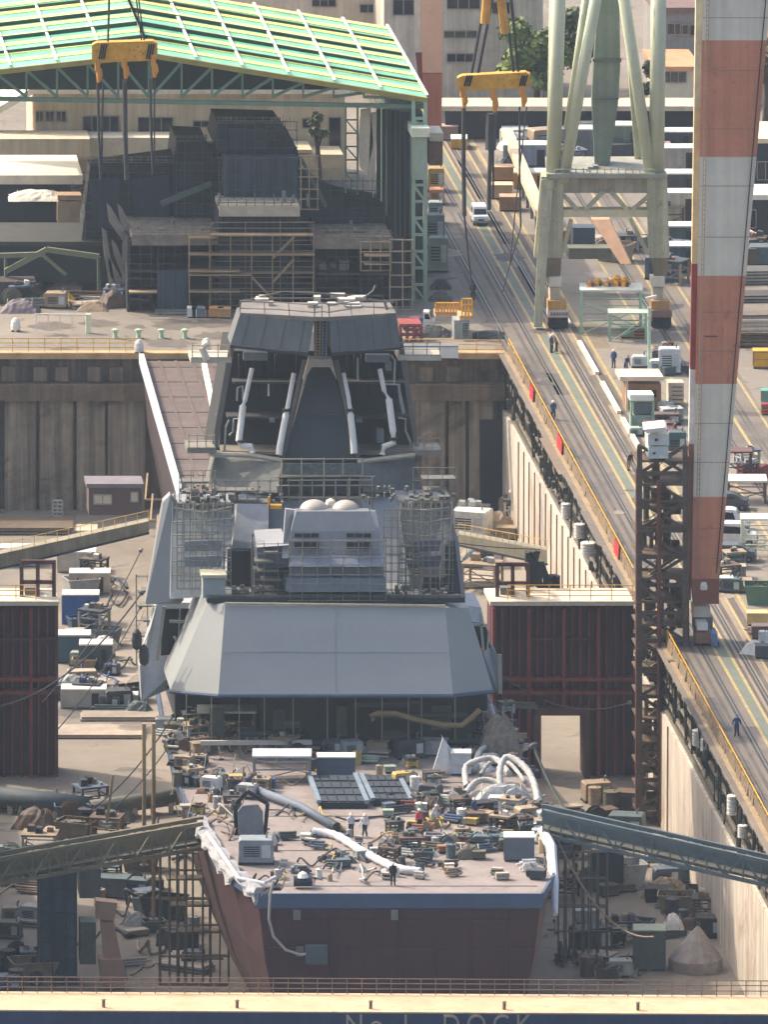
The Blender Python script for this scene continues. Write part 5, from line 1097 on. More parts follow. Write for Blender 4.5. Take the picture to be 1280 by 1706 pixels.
# --- people: one skinned body with clothes as children
def person_proto(pose):
    t = it('person', 'p', 'person')
    st = {'stand': (0.09, 0.0, .1, -.12, .05), 'walk': (.20, .16, .22, -.2, -.2), 'bend': (.12, .05, .0, -.1, .2)}[pose]
    sx, stp, aw, ax, ay = st; lean = .32 if pose == 'bend' else 0.0
    J = {'pel': (0, 0, .94), 'spi': (0, -lean * .4, 1.15), 'che': (0, -lean * .8, 1.36), 'nec': (0, -lean, 1.50), 'hed': (0, -lean * 1.15, 1.60), 'top': (0, -lean * 1.25, 1.72)}
    rad = {'pel': .155, 'spi': .14, 'che': .165, 'nec': .062, 'hed': .095, 'top': .07}
    E = [('pel', 'spi'), ('spi', 'che'), ('che', 'nec'), ('nec', 'hed'), ('hed', 'top')]
    for s_, n in ((-1, 'l'), (1, 'r')):
        f = stp * s_
        J.update({'hip' + n: (.10 * s_, 0, .88), 'kne' + n: (.11 * s_, -.04 - f * .5, .49), 'ank' + n: (.12 * s_, f * .9, .09), 'toe' + n: (.13 * s_, f * .9 - .16, .04), 'sho' + n: (.19 * s_, -lean * .85, 1.41), 'elb' + n: ((.19 + aw * .5) * s_, .03 - lean * 1.1 + f * .5, 1.14), 'wri' + n: ((.19 + aw * .5) * s_, ax - lean * 1.2 + f, .92), 'han' + n: ((.19 + aw * .45) * s_, ax - .06 - lean * 1.2 + f, .85)})
        rad.update({'hip' + n: .105, 'kne' + n: .072, 'ank' + n: .052, 'toe' + n: .045, 'sho' + n: .075, 'elb' + n: .05, 'wri' + n: .036, 'han' + n: .038})
        E += [('pel', 'hip' + n), ('hip' + n, 'kne' + n), ('kne' + n, 'ank' + n), ('ank' + n, 'toe' + n), ('che', 'sho' + n), ('sho' + n, 'elb' + n), ('elb' + n, 'wri' + n), ('wri' + n, 'han' + n)]
        for k in range(5):
            a = (k - 2) * .018; nm = 'f%d' % k + n; h0 = J['han' + n]; J[nm] = (h0[0] + (.045 * -s_ if k == 4 else a * .4), h0[1] + (a if k < 4 else -.03), h0[2] - (.075 - abs(k - 1) * .006 if k < 4 else .03)); rad[nm] = .011; E.append(('han' + n, nm))
    names = list(J); me = bpy.data.meshes.new('body'); me.from_pydata([J[k] for k in names], [(names.index(a), names.index(b)) for a, b in E], []); o = bpy.data.objects.new('body_skin', me); scene.collection.objects.link(o)
    md = o.modifiers.new('s', 'SKIN'); 
    for i, k in enumerate(names): me.skin_vertices[0].data[i].radius = (rad[k], rad[k] * (.8 if k in ('pel', 'spi', 'che') else 1))
    me.skin_vertices[0].data[0].use_root = True; o.modifiers.new('u', 'SUBSURF').levels = 1; bpy.context.view_layer.update()
    me2 = bpy.data.meshes.new_from_object(o.evaluated_get(bpy.context.evaluated_depsgraph_get())); bpy.data.objects.remove(o)
    b = bpy.data.objects.new('body', me2); scene.collection.objects.link(b); b.parent = t; me2.materials.clear(); me2.materials.append(SKIN); me2.shade_smooth()
    return t, J, me2
_pp = {}
def person(label, px, py, pose, suit, trousers, helmet, z=0.0, rot=0.0, group='workers in overalls on the quay and deck'):
    if pose not in _pp: _pp[pose] = person_proto(pose); _pp[pose][0]['used'] = 0
    proto, J, bm_ = _pp[pose]
    if proto['used'] == 0: t = proto; proto['used'] = 1
    else:
        t = thing('person', label, 'person'); b = bpy.data.objects.new('body', bm_); scene.collection.objects.link(b); b.parent = t
    tag(t, label, 'person', group)
    lean = -J['nec'][1]
    def cl(nm, sel, m, grow):                                          # clothing: the body's own faces, grown outwards
        bm = bmesh.new(); bm.from_mesh(bm_); bm.normal_update(); dl = [f for f in bm.faces if not sel(f.calc_center_median())]
        nn = {v.index: v.normal.copy() for v in bm.verts}
        for v in bm.verts: v.co += nn[v.index] * grow
        bmesh.ops.delete(bm, geom=dl, context='FACES'); me = bpy.data.meshes.new(nm); bm.to_mesh(me); bm.free(); me.materials.append(m); me.shade_smooth()
        o = bpy.data.objects.new(nm, me); scene.collection.objects.link(o); o.parent = t
    cl('jacket', lambda c: .94 < c.z < 1.50, suit, .022); cl('trousers', lambda c: .12 < c.z <= .96 and abs(c.x) < .20, trousers, .018); cl('boots', lambda c: c.z <= .14, BLACK, .02)
    h = J['top']; mb = MB(); mb.lathe((0, h[1], h[2] - .07), [(.155, 0), (.135, .015)] + [(.13 * math.cos(R(a)), .02 + .12 * math.sin(R(a))) for a in range(0, 90, 15)], 14); mb.box(-.09, .09, h[1] - .2, h[1] - .1, h[2] - .075, h[2] - .055); bl(mb, 'helmet', helmet, t)
    mb = MB(); y = J['hed'][1] - .098; mb.box(-.045, -.02, y - .01, y + .02, 1.62, 1.635); mb.box(.02, .045, y - .01, y + .02, 1.62, 1.635); bl(mb, 'eyes', BLACK, t); mb = MB(); mb.prism([(-.016, y, 1.575), (.016, y, 1.575), (0, y, 1.615)], (0, -.022, 0)); mb.box(-.025, .025, y - .006, y + .02, 1.545, 1.553); bl(mb, 'nose_and_mouth', C(176, 120, 100), t)
    return place(t, px, py, z, rot)
NAVY = C(50, 72, 116, var=.2, scale=3); NAVYD = C(40, 54, 86, var=.2, scale=3); DKC = C(30, 34, 40, var=.2, scale=3); LGT = C(196, 198, 200, var=.15, scale=3); TAN = C(170, 140, 104, var=.2, scale=3)
person('worker in blue overalls and white helmet walking alone along the crane rails', 922, 699, 'walk', NAVY, NAVYD, WHITE, 0, .4)
person('left one of two workers chatting on the green painted stripe', 919, 588, 'stand', NAVY, DKC, WHITE, 0, 1.0)
person('right one of two workers chatting on the green painted stripe, in tan', 928, 586, 'bend', TAN, DKC, WHITE, 0, -1.2)
person('dark clothed worker on the road near the shed beside the hanging rope', 788, 500, 'stand', DKC, DKC, C(60, 60, 64), 0, .2)
person('left one of two workers in blue overalls in front of the mint platform', 1023, 613, 'stand', NAVY, NAVYD, WHITE, 0, -.4)
person('right one of two workers in blue overalls in front of the mint platform', 1043, 622, 'bend', NAVY, NAVYD, C(120, 130, 150), 0, .5)
person('worker in black beside the rusty tower carrying a bag', 1047, 784, 'bend', DKC, TAN, DKC, 0, .8)
person('blue clothed worker alone on the road right of the near dock wall', 1228, 1226, 'walk', NAVY, NAVYD, C(90, 120, 140), 0, -.2)
person('left one of two workers in pale overalls behind the deck hatch rows', 585, 1392, 'stand', LGT, DKC, WHITE, 0, .2)
person('right one of two workers in pale overalls behind the deck hatch rows', 608, 1393, 'walk', LGT, DKC, WHITE, 0, -.3)
person('worker wearing a pink red jacket among the deck machines', 699, 1384, 'stand', C(200, 80, 90), DKC, WHITE, 0, .3)
person('worker in pale jacket bending beside the right deck machines', 720, 1376, 'bend', LGT, LGT, WHITE, 0, 1.0)
person('worker standing at the bow edge of the deck in dark clothes', 655, 1474, 'stand', DKC, DKC, WHITE, 0, .1)
person('worker in blue near the white hose heap on the deck', 790, 1366, 'stand', NAVY, DKC, WHITE, 0, .9)

# --- vehicles
def wheel_set(t, xs_, ys_, r, wd):
    for x in xs_:
        for y in ys_:
            mb = MB(); mb.tube([(x - wd / 2, y, r), (x + wd / 2, y, r)], r, 14); wo = bl(mb, 'wheel', BLACK, t); mb = MB(); mb.tube([(x - wd / 2 - .01, y, r), (x + wd / 2 + .01, y, r)], r * .5, 10); bl(mb, 'rim', STEEL, wo)
def van(label, px, py, m, rot=0.0, ln=3.4, w=1.48, h=1.85, z=0.0, name='minivan', cat='van'):
    t = it(name, label, cat); hw = w / 2; sec = [(-ln / 2, .35, .72, .92), (-ln / 2 + .12, .28, .95, .96), (-ln / 2 + .62, .25, 1.02, 1.0), (-ln / 2 + 1.15, .25, h - .1, .9), (-ln / 2 + 1.5, .25, h, .9), (ln / 2 - .25, .25, h - .03, .9), (ln / 2, .3, h - .35, .93)]
    mb = MB(); rows = [[(-hw * .96, y, a), (-hw, y, (a + b) * .5), (-hw * k, y, b), (hw * k, y, b), (hw, y, (a + b) * .5), (hw * .96, y, a)] for y, a, b, k in sec]; vs = sum(rows, []); n = 6; fs = [(i * n + k, i * n + (k + 1) % n, (i + 1) * n + (k + 1) % n, (i + 1) * n + k) for i in range(len(rows) - 1) for k in range(n)] + [tuple(range(n)), tuple(range(len(vs) - n, len(vs)))]
    mb.add(vs, fs); bl(mb, 'body', m, t); mb = MB(); y0, y1 = -ln / 2 + .66, -ln / 2 + 1.1; mb.quad((-hw * .84, y0 - .02, 1.1), (hw * .84, y0 - .02, 1.1), (hw * .78, y1 - .03, h - .22), (-hw * .78, y1 - .03, h - .22)); bl(mb, 'windscreen', GLASS, t)
    for s_ in (-1, 1):
        mb = MB(); mb.hexa([(s_ * (hw + .005), -ln / 2 + 1.2, 1.05), (s_ * (hw + .005), ln / 2 - .35, 1.05), (s_ * (hw + .005), ln / 2 - .35, 1.1), (s_ * (hw + .005), -ln / 2 + 1.2, 1.1)], [(s_ * hw * .93, -ln / 2 + 1.4, h - .25), (s_ * hw * .93, ln / 2 - .4, h - .25), (s_ * hw * .92, ln / 2 - .4, h - .2), (s_ * hw * .92, -ln / 2 + 1.4, h - .2)]); bl(mb, 'side_window', GLASS, t)
        mb = MB(); mb.box(s_ * hw * .78 - .14, s_ * hw * .78 + .14, -ln / 2 - .02, -ln / 2 + .06, .62, .8); bl(mb, 'headlight', C(220, 220, 214), t)
    mb = MB(); mb.box(-hw, hw, -ln / 2 - .05, -ln / 2 + .05, .3, .5); bl(mb, 'bumper', C(150, 150, 150), t); mb = MB(); mb.box(-.3, .3, -ln / 2 - .03, -ln / 2 - .005, .55, .68); bl(mb, 'grille', BLACK, t)
    wheel_set(t, (-hw + .1, hw - .1), (-ln / 2 + .6, ln / 2 - .6), .29, .18); return place(t, px, py, z, rot)
van('small silver white minivan driving towards the camera on the crane road', 799, 372, C(214, 216, 216, rough=.3, var=.05), .09)
van('white van parked behind the striped leg, front row', 1225, 906, C(212, 212, 208, rough=.35), 1.45, 3.8, 1.6, 1.9)
van('white van with a blue tint parked in the middle row right of the leg', 1212, 882, C(220, 222, 226, rough=.35), 1.5, 3.8, 1.6, 1.9)
van('dark grey car parked in front of the white vans', 1222, 934, C(70, 78, 80, rough=.35), 1.5, 3.9, 1.65, 1.5, name='parked_car', cat='car')
van('dark car parked at the back of the row under the shelter', 1214, 848, C(60, 66, 72, rough=.35), 1.5, 3.6, 1.6, 1.5, name='parked_car', cat='car')
def truck(label, px, py, rot=0.0, cab=WHITE, bed=BLUE):
    t = it('pickup_truck', label, 'truck'); mb = MB(); mb.prism([(.62, -.7, .35), (1.62, -.7, .35), (1.7, -.7, .9), (1.42, -.7, 1.1), (1.15, -.7, 1.78), (.62, -.7, 1.8)], (0, 1.4, 0)); bl(mb, 'cab', cab, t)
    mb = MB(); mb.prism([(.75, -.72, 1.12), (1.3, -.72, 1.12), (1.1, -.72, 1.62), (.75, -.72, 1.65)], (0, .02, 0)); bl(mb, 'side_window', GLASS, t); mb = MB(); mb.quad((1.44, -.6, 1.14), (1.44, .6, 1.14), (1.2, .55, 1.7), (1.2, -.55, 1.7)); bl(mb, 'windscreen', GLASS, t)
    mb = MB(); mb.box(-1.6, .56, -.72, .72, .55, .65); mb.box(-1.6, .56, -.74, -.70, .65, .95); mb.box(-1.6, .56, .70, .74, .65, .95); mb.box(-1.63, -1.58, -.72, .72, .65, .95); bl(mb, 'cargo_bed', bed, t)
    mb = MB(); mb.box(-.7, .2, -.5, .4, .66, 1.2); mb.box(-1.4, -.9, -.4, .5, .66, .95); bl(mb, 'cargo', C(120, 70, 90, var=.3), t); wheel_set(t, (-1.0, 1.1), (-.62, .62), .28, .16)
    for c in [c for c in kids(t) if c.name.startswith('wheel')]: bpy.data.objects.remove(c)
    for x in (-1.0, 1.12):
        for y in (-.66, .66): mb = MB(); mb.tube([(x, y - .08, .29), (x, y + .08, .29)], .29, 14); wo = bl(mb, 'wheel', BLACK, t); mb = MB(); mb.tube([(x, y - .09, .29), (x, y + .09, .29)], .14, 10); bl(mb, 'rim', STEEL, wo)
    for o in [o for o in bpy.data.objects if o.name.startswith('rim') and o.parent is None]: bpy.data.objects.remove(o)
    return place(t, px, py, 0, rot)
truck('white cab truck with a blue cargo bed at the end of the dock', 695, 549, -.05)

# --- quay at the head of the dock
t = thing('stair_platform', 'yellow railed stair platform on a grey pedestal right of the truck', 'platform', G(762, 565)); D = G(762, 565).y
mb = MB(); pbox(mb, 757, 534, 782, 566, D, 2.2); mb.build('pedestal', C(150, 156, 154), t); mb = MB(); pbox(mb, 726, 521, 768, 530, D + 3, 2); pbox(mb, 766, 526, 787, 534, D, 2.4); mb.build('floor_plate', C(206, 176, 140), t, split=True)
mb = MB(); pgrid(mb, 726, 505, 766, 521, D + 3, 8, 2, .09, 0, 1.8); pgrid(mb, 770, 498, 787, 528, D, 3, 3, .09, 0, 2); mb.build('guard_rail', YELL, t); mb = MB()
for k in range(7): pbox(mb, 770, 538 + k * 4, 780, 540 + k * 4, D - .5 + k * -.12, .4)
mb.build('stair_tread', C(90, 96, 98), t)
t = thing('red_rack', 'dark red steel rack standing below the blue cargo bed', 'rack', G(684, 575)); D = G(684, 573).y; mb = MB(); pgrid(mb, 667, 543, 702, 572, D, 3, 2, .16, 0, 2.5); pbeam(mb, 684, 570, 700, 545, D, .2); mb.build('frame', C(130, 52, 54), t); mb = MB(); pbox(mb, 667, 540, 703, 544, D - .1, 2.8); mb.build('top_plate', C(150, 70, 70), t)
tarp('low black mat by the stair platform', 3.0, 3.2, .5, BLACK, 815, 560); tarp('black tyre like heap below the white truck cab', 3.2, 3, .9, DARK, 722, 558)
crate('white and grey long box on the yellow railed ledge right of the mast', 7.0, 1.2, 1.2, WHITE, 700, 597, 0, 0, GREYD, 'locker', 'locker')
t = thing('tall_white_post', 'white fence rail ending in a tall pale post on the head quay', 'fence', G(147, 556)); D = G(147, 556).y; mb = MB(); pbox(mb, 143, 524, 152, 556, D, .4); mb.build('end_post', C(226, 226, 190), t)
mb = MB(); mb.beam(P(58, 524, D), P(143, 525, D), .14); mb.build('top_rail', WHITE, t); mb = MB()
for x in (60, 80, 100, 120): mb.tube([P(x, 524, D), P(x, 552, D)], .05, 5)
mb.build('post', WHITE, t)
for i, (x, lb) in enumerate(((192, 'far left of the row of four'), (231, 'second from left of four'), (269, 'third from left of four'), (308, 'far right of the row of four'))):
    t = it('bollard', 'pale green mooring bollard, %s on the head quay' % lb, 'bollard', 'pale bollards in a row on the head quay'); mb = MB(); mb.lathe((0, 0, 0), [(.3, 0), (.22, .1), (.2, .6), (.34, .7), (.34, .85), (.1, .95)], 12); bl(mb, 'body', C(176, 200, 170), t); mb = MB(); mb.lathe((0, 0, -.01), [(.45, 0), (.45, .06)], 12); bl(mb, 'base', STEEL, t); place(t, x, 564)
for x, y, lb in ((26, 552, 'white rounded buoy lying on the left end quay'), (232, 588, 'taller white hooded vent at the dock corner'), (344, 586, 'white hooded vent left of the mast gallery')):
    t = it('white_vent', lb, 'vent'); mb = MB(); mb.lathe((0, 0, 0), [(.42, 0), (.46, .5), (.4, .95), (.22, 1.25), (.05, 1.3)], 12); bl(mb, 'hood', WHITE, t); mb = MB(); mb.box(-.4, .4, -.4, .4, 0, .15); bl(mb, 'foot', DARK, t); place(t, x, y)
for a in [(334, 528, 1.5, 'blue grey box first in the row at the foot of the hull block', C(110, 120, 130)), (357, 528, 1.6, 'orange yellow box in the row at the foot of the hull block', C(206, 150, 84)), (374, 529, 1.1, 'tan box at the right end of the row beside the mast', C(190, 150, 100)), (320, 528, .8, 'white pallet at the left end of the box row', WHITE)]: crate(a[3], a[2], 1.2, .85, a[4], a[0], a[1], lid=a[4])
planks('flat grey beam bundle lying before the ribbed door of the hull block', 3.6, 1, 2, C(120, 120, 112), 290, 523)
for (x, y, w, h, m, lb) in ((95, 505, 3.8, 1.2, YELLW, 'yellow orange scrap heap left of the hull block'), (120, 482, 5, 1.3, C(124, 110, 98), 'brown mixed material heap behind the yellow scrap heap'), (35, 518, 3.6, 1.2, C(110, 100, 104), 'mauve covered bundle at the left edge of the head quay'), (8, 500, 1.6, 1.2, YELLW, 'pale yellow bag at the far left edge'), (185, 500, 1.8, 1.0, C(210, 214, 224), 'small white tarpaulin at the foot of the dark side shell'), (160, 455, 5, 1.5, C(44, 56, 54), 'dark green covered heap beneath the olive roof frame'), (155, 515, 3, .7, C(134, 112, 92), 'brown low heap behind the white fence rail')): tarp(lb, w, 3.0, h, C(*m[:3], var=.5, scale=1.5) if isinstance(m, tuple) else m, x, y)
pipes('grey pipe bundle beside the yellow scrap heap', 6, 4.5, .16, STEEL, 62, 512, 0, .2); pipes('rusty pipe bundle on the quay left of the hull block', 8, 5, .16, RUSTB, 140, 500, 0, -.1)
tarp('white crumpled roof sheet on the bright roofed low building', 5.2, 4, .8, WHITE, 60, 330, 6); 

# --- crane yard right of the road
t = frame_stand('mint green steel platform loaded with orange machine parts under the crane', 5.6, 3.2, 4.2, MINT, 1018, 553, 0, 0, 2, C(220, 222, 206))
random.seed(11)
for i, (dx, sc_, m, lb) in enumerate([(-1.9, .5, C(206, 130, 60), 'small orange valve part at the left on the mint platform'), (-1.2, .6, C(222, 160, 60), 'yellow valve block second from left on the mint platform'), (-.3, .55, C(206, 150, 90), 'tan yellow pump in the middle of the mint platform'), (.6, .8, C(236, 160, 30), 'large bright orange gearbox on the mint platform'), (1.3, .7, C(230, 150, 40), 'orange motor housing right of the large gearbox')]):
    u = it('machine_part', lb, 'machine part'); mb = MB(); mb.lathe((0, 0, 0), [(sc_ * .55, 0), (sc_ * .6, sc_ * .4), (sc_ * .35, sc_ * .7), (sc_ * .5, sc_ * .9), (sc_ * .2, sc_ * 1.3)], 10); mb.tube([(-sc_ * .8, 0, sc_ * .5), (sc_ * .8, 0, sc_ * .5)], sc_ * .3, 8); bl(mb, 'casing', m, u); mb = MB(); mb.lathe((sc_ * .3, -sc_ * .4, 0), [(sc_ * .25, 0), (sc_ * .25, sc_ * .6)], 8); bl(mb, 'flange', DARK, u); g = G(1018, 553); u.location = g + V(dx, .3 * (i % 2), 4.36)
frame_stand('small mint green table frame in front of the large mint platform', 3.4, 1.8, 2.6, MINT, 1046, 566, 0, 0, 1, C(196, 216, 190))
crate('teal machine box under the small mint table', 1.6, 1.2, .9, C(110, 160, 146), 1050, 562); crate('dark red box beside the teal machine box', 1.1, 1, .9, C(110, 60, 56), 1066, 563)
t = thing('board_stack', 'dark board stack with pale marks behind the orange parts', 'stack', G(985, 500)); D = G(985, 490).y; mb = MB(); pbox(mb, 948, 414, 1020, 432, D, 2); mb.build('board', C(110, 112, 92), t); mb = MB(); pbox(mb, 955, 380, 992, 412, D + 4, 2); mb.build('cabinet', C(64, 78, 92), t)
t = thing('lamp_post', 'pale green lamp post standing right of the small mint table', 'post', G(1082, 620)); D = G(1082, 620).y; mb = MB(); mb.tube([P(1082, 512, D), P(1082, 622, D)], .14, 8); mb.build('pole', C(176, 206, 186), t); mb = MB(); pbeam(mb, 1076, 498, 1094, 494, D, .25); mb.build('lamp_head', WHITE, t); mb = MB(); pbeam(mb, 1024, 566, 1080, 528, D, .1); mb.build('stay', C(150, 160, 140), t)
t = thing('guard_hut', 'small brown site hut with a pale overhanging roof in the crane yard', 'hut', G(1072, 684)); D = G(1072, 684).y
mb = MB(); pbox(mb, 1042, 640, 1102, 686, D, 2.4); mb.build('wall', C(150, 112, 76), t); mb = MB(); pbox(mb, 1033, 628, 1106, 635, D - .9, 3.8); mb.build('roof', C(224, 200, 176), t); mb = MB(); pbox(mb, 1052, 650, 1068, 662, D - .1, .1); pbox(mb, 1076, 650, 1094, 662, D - .1, .1); mb.build('window', GLASS, t); mb = MB(); pbox(mb, 1043, 634, 1047, 684, D - .7, .3); mb.build('corner_post', CREAM, t)
t = thing('excavator_cab', 'mint framed glass machine cab with a white roof before the site hut', 'machine', G(1068, 716)); D = G(1068, 716).y
mb = MB(); pbox(mb, 1050, 658, 1090, 668, D - .2, 2); mb.build('roof', C(236, 238, 222), t); mb = MB(); pgrid(mb, 1052, 668, 1089, 712, D, 1, 1, .11, 0, 1.6); mb.build('frame', MINT, t); mb = MB(); pbox(mb, 1056, 671, 1086, 690, D + .1, 1.4); mb.build('glazing', C(80, 100, 106, rough=.2), t); mb = MB(); pbox(mb, 1052, 692, 1090, 714, D + .1, 1.6); mb.build('engine_cover', C(150, 168, 160, var=.35), t)
t = thing('stair_unit', 'cream louvred metal stair beside the striped crane leg', 'stairs', G(1127, 680)); D = G(1127, 676).y; mb = MB(); pbox(mb, 1114, 638, 1140, 676, D, 1.5); mb.build('side_panel', C(226, 206, 180), t, split=False); mb = MB()
for k in range(5): pbox(mb, 1120, 644 + k * 7, 1138, 646 + k * 7, D - .1, .1)
mb.build('tread', C(150, 120, 96), t)
for a in [(1095, 622, 1.3, 1.2, 1.3, C(206, 214, 206), 'small pale green cabinet next to the lamp post'), (1116, 622, 2.0, 1.5, 2.4, C(200, 206, 206), 'white upright tank box next to the striped leg'), (1066, 612, 1.4, 1, 1.1, C(190, 196, 200), 'white engine unit between the workers and the lamp post'), (1100, 724, 3.0, 1.4, 1.2, C(92, 60, 60), 'dark red machine base right of the machine cab'), (1112, 706, 2.4, 1.4, 1.0, C(96, 80, 74), 'brown pump set below the cream stair'), (1060, 726, 1.2, 1, .8, C(150, 172, 160), 'green tool chest at the foot of the machine cab'), (1128, 770, 1.6, 1.2, 2.8, C(70, 96, 100), 'teal compressor behind the hoist cabin')]: genset(a[6], a[2], a[3], a[4], a[5], a[0], a[1])
# long pale walkway rising along the road at the top
t = thing('conveyor_walkway', 'long pale elevated walkway slanting beside the road behind the crane', 'walkway', G(850, 262)); a_, b_ = G(836, 262), G(893, 400); mb = MB(); mb.hexa([a_ + V(0, 0, 2.2), a_ + V(1.1, 0, 2.2), b_ + V(1.1, 0, 2.2), b_ + V(0, 0, 2.2)], [a_ + V(0, 0, 2.9), a_ + V(1.1, 0, 2.9), b_ + V(1.1, 0, 2.9), b_ + V(0, 0, 2.9)]); mb.build('deck', C(216, 196, 160), t); mb = MB()
for k in range(9): c = a_.lerp(b_, k / 8); mb.beam(c + V(.5, 0, 0), c + V(.5, 0, 2.2), .3)
mb.build('leg', C(96, 116, 108), t)
# storage rows behind the crane (bright roofed containers)
for a in [(880, 282, 5.0, 2.6, (170, 180, 196), 'pale blue container with a white roof left of the crane tubes'), (885, 312, 3.4, 1.6, (214, 150, 70), 'orange brown machine under the white roofed container'), (820, 212, 4.5, 2.4, (120, 110, 110), 'dark container beyond the yellow beam hooks'), (770, 226, 3.5, 3.0, (90, 90, 96), 'dark grey container at the far end of the road'), (765, 246, 1.6, 1.0, (214, 170, 60), 'yellow machine parked at the far end of the road'),
          (1128, 222, 4.5, 2.4, (200, 196, 186), 'topmost white container right of the crane behind the striped leg'), (1126, 250, 4.0, 2.0, (66, 76, 92), 'dark blue container second from the top right of the crane'), (1130, 284, 4.2, 2.4, (196, 190, 180), 'pale container third from the top right of the crane'), (1132, 330, 4.0, 2.6, (86, 80, 90), 'dark mauve container beneath the pale one right of the crane'), (1128, 376, 4.4, 3.4, (216, 206, 184), 'large cream container right of the crane at leg height'), (1130, 412, 4.2, 2.2, (92, 110, 100), 'green grey container with white rim beneath the large cream one'), (1130, 452, 4.0, 2.6, (70, 88, 104), 'slate blue container lowest in the column right of the crane'),
          (985, 262, 4.0, 3.0, (120, 128, 126), 'grey container seen between the crane tubes'), (1040, 262, 3.6, 3.4, (130, 140, 124), 'olive container seen right of the slewing column'), (955, 300, 3.0, 2.0, (206, 180, 150), 'tan container low between the left crane tubes'), (1000, 232, 4.5, 1.8, (190, 180, 170), 'long pale container far behind the slewing column')]:
    container(a[5], a[2], 2.4, a[3], C(*a[4], var=.25, streak=.2), a[0], a[1], roof=C(226, 222, 208))
for a in [(745, 232, 2.2, (140, 120, 110)), (858, 236, 2.6, (180, 176, 172)), (905, 250, 2.0, (120, 126, 130)), (1070, 240, 2.2, (176, 168, 158)), (1100, 262, 2.0, (120, 90, 80)), (940, 236, 2.4, (150, 150, 156)), (842, 300, 2.4, (176, 142, 104)), (835, 330, 2.2, (190, 160, 120)), (850, 350, 2.0, (150, 120, 92))]:
    crate('%s crate standing %s' % ({745: 'brown', 858: 'pale grey', 905: 'slate', 1070: 'beige', 1100: 'dark brown', 940: 'blue grey', 842: 'light tan', 835: 'sandy', 850: 'mid brown'}[a[0]], {745: 'beside the distant crane leg foot', 858: 'under the right hook of the yellow beam', 905: 'just left of the leftmost crane tube', 1070: 'behind the right crane tubes', 1100: 'right of the rightmost crane tube', 940: 'between the two left crane tubes', 842: 'topmost beside the elevated walkway', 835: 'in the middle beside the elevated walkway', 850: 'lowest beside the elevated walkway'}[a[0]]), a[2], 1.8, 1.4, C(*a[3], var=.3), a[0], a[1], lid=C(*[min(255, v + 30) for v in a[3]]))
# small machines at the road side near the shed corner
for a in [(727, 318, 1.6, 2.4, (196, 160, 90), 'yellow grey winch machine on the road edge beside the shed column'), (728, 340, 1.5, 1.6, (190, 130, 90), 'orange brown winch below the yellow grey one'), (726, 372, 1.4, 2.2, (150, 170, 160), 'mint cabinet beside the shed column'), (724, 410, 2.0, 3.2, (130, 140, 130), 'grey green tall cabinet right of the lattice column'), (730, 452, 1.9, 3.4, (140, 150, 140), 'lowest grey green cabinet right of the lattice column')]: genset(a[5], a[2], 1.6, a[3], C(*a[4], var=.3), a[0], a[1])
for a in [(735, 480, 2.0, (60, 58, 58), 'dark scrap pile between the lattice column and the road'), (735, 500, 2.2, (90, 84, 74), 'brown scrap pile behind the yellow stair platform')]: tarp(a[4], a[2], 2, .9, C(*a[3], var=.5, scale=2), a[0], a[1])
# right edge of the picture
for a in [(1262, 470, 5, 2.0, (90, 90, 84)), (1258, 500, 6, 1.2, (70, 66, 64)), (1266, 532, 5.5, 1.0, (120, 106, 92))]: planks('%s plate stack at the right edge, %s of three' % ({470: 'grey', 500: 'dark', 532: 'brown'}[a[1]], {470: 'farthest', 500: 'middle one', 532: 'nearest'}[a[1]]), a[2], 3, int(a[3] * 4), C(*a[4], var=.4), a[0], a[1], 0, .08)
pipes('pale long pipe bundle right of the striped leg', 7, 6, .22, C(206, 186, 160), 1262, 560, 0, .05); pipes('rusty pipe bundle below the pale one right of the striped leg', 7, 6, .18, RUSTB, 1258, 578, 0, -.05)
crate('yellow and red barrier box on the right edge of the quay', 1.4, 1.4, 1.6, YELL, 1268, 612); crate('teal box at the far right edge beside the road', 1.2, 1.2, 1.2, C(90, 160, 150), 1280, 672); crate('small red box at the far right edge beside the road', 1.0, 1, .9, C(170, 60, 60), 1279, 690)
t = frame_stand('open shelter with a pale flat roof right of the striped leg', 3.2, 2.6, 1.9, C(110, 84, 74), 1244, 834, 0, 0, 1, C(232, 222, 196)); frame_stand('thin brown pipe frame behind the shelter right of the leg', 2.2, 1.6, 2.6, C(86, 60, 60), 1230, 800, 0, 0, 1, C(100, 70, 66))
frame_stand('white tubular frame rack right of the parked vans', 2.6, 2, 3.4, C(214, 218, 190), 1262, 928, 0, 0, 3, C(226, 226, 206)); skipbin('large green skip bin at the right edge below the vans', 2.8, 2.2, 1.6, C(96, 130, 104), 1268, 1004)
for a in [(1262, 1040, 1.6, (214, 190, 130)), (1240, 985, 1.2, (150, 130, 110)), (1272, 1062, 1.8, (110, 90, 84)), (1232, 962, 1.0, (160, 150, 130)), (1276, 1095, 1.6, (80, 84, 86))]: crate('%s crate %s' % ({1262: 'sand coloured', 1240: 'brown', 1272: 'dark brown', 1232: 'light grey', 1276: 'black grey'}[a[0]], {1262: 'just below the green skip bin', 1240: 'just left of the green skip bin', 1272: 'second below the green skip bin', 1232: 'between the striped leg and the skip bin', 1276: 'at the right edge beside the yellow line, nearest'}[a[0]]), a[2], 1.2, 1.0, C(*a[3], var=.3), a[0], a[1], lid=C(*a[3]))

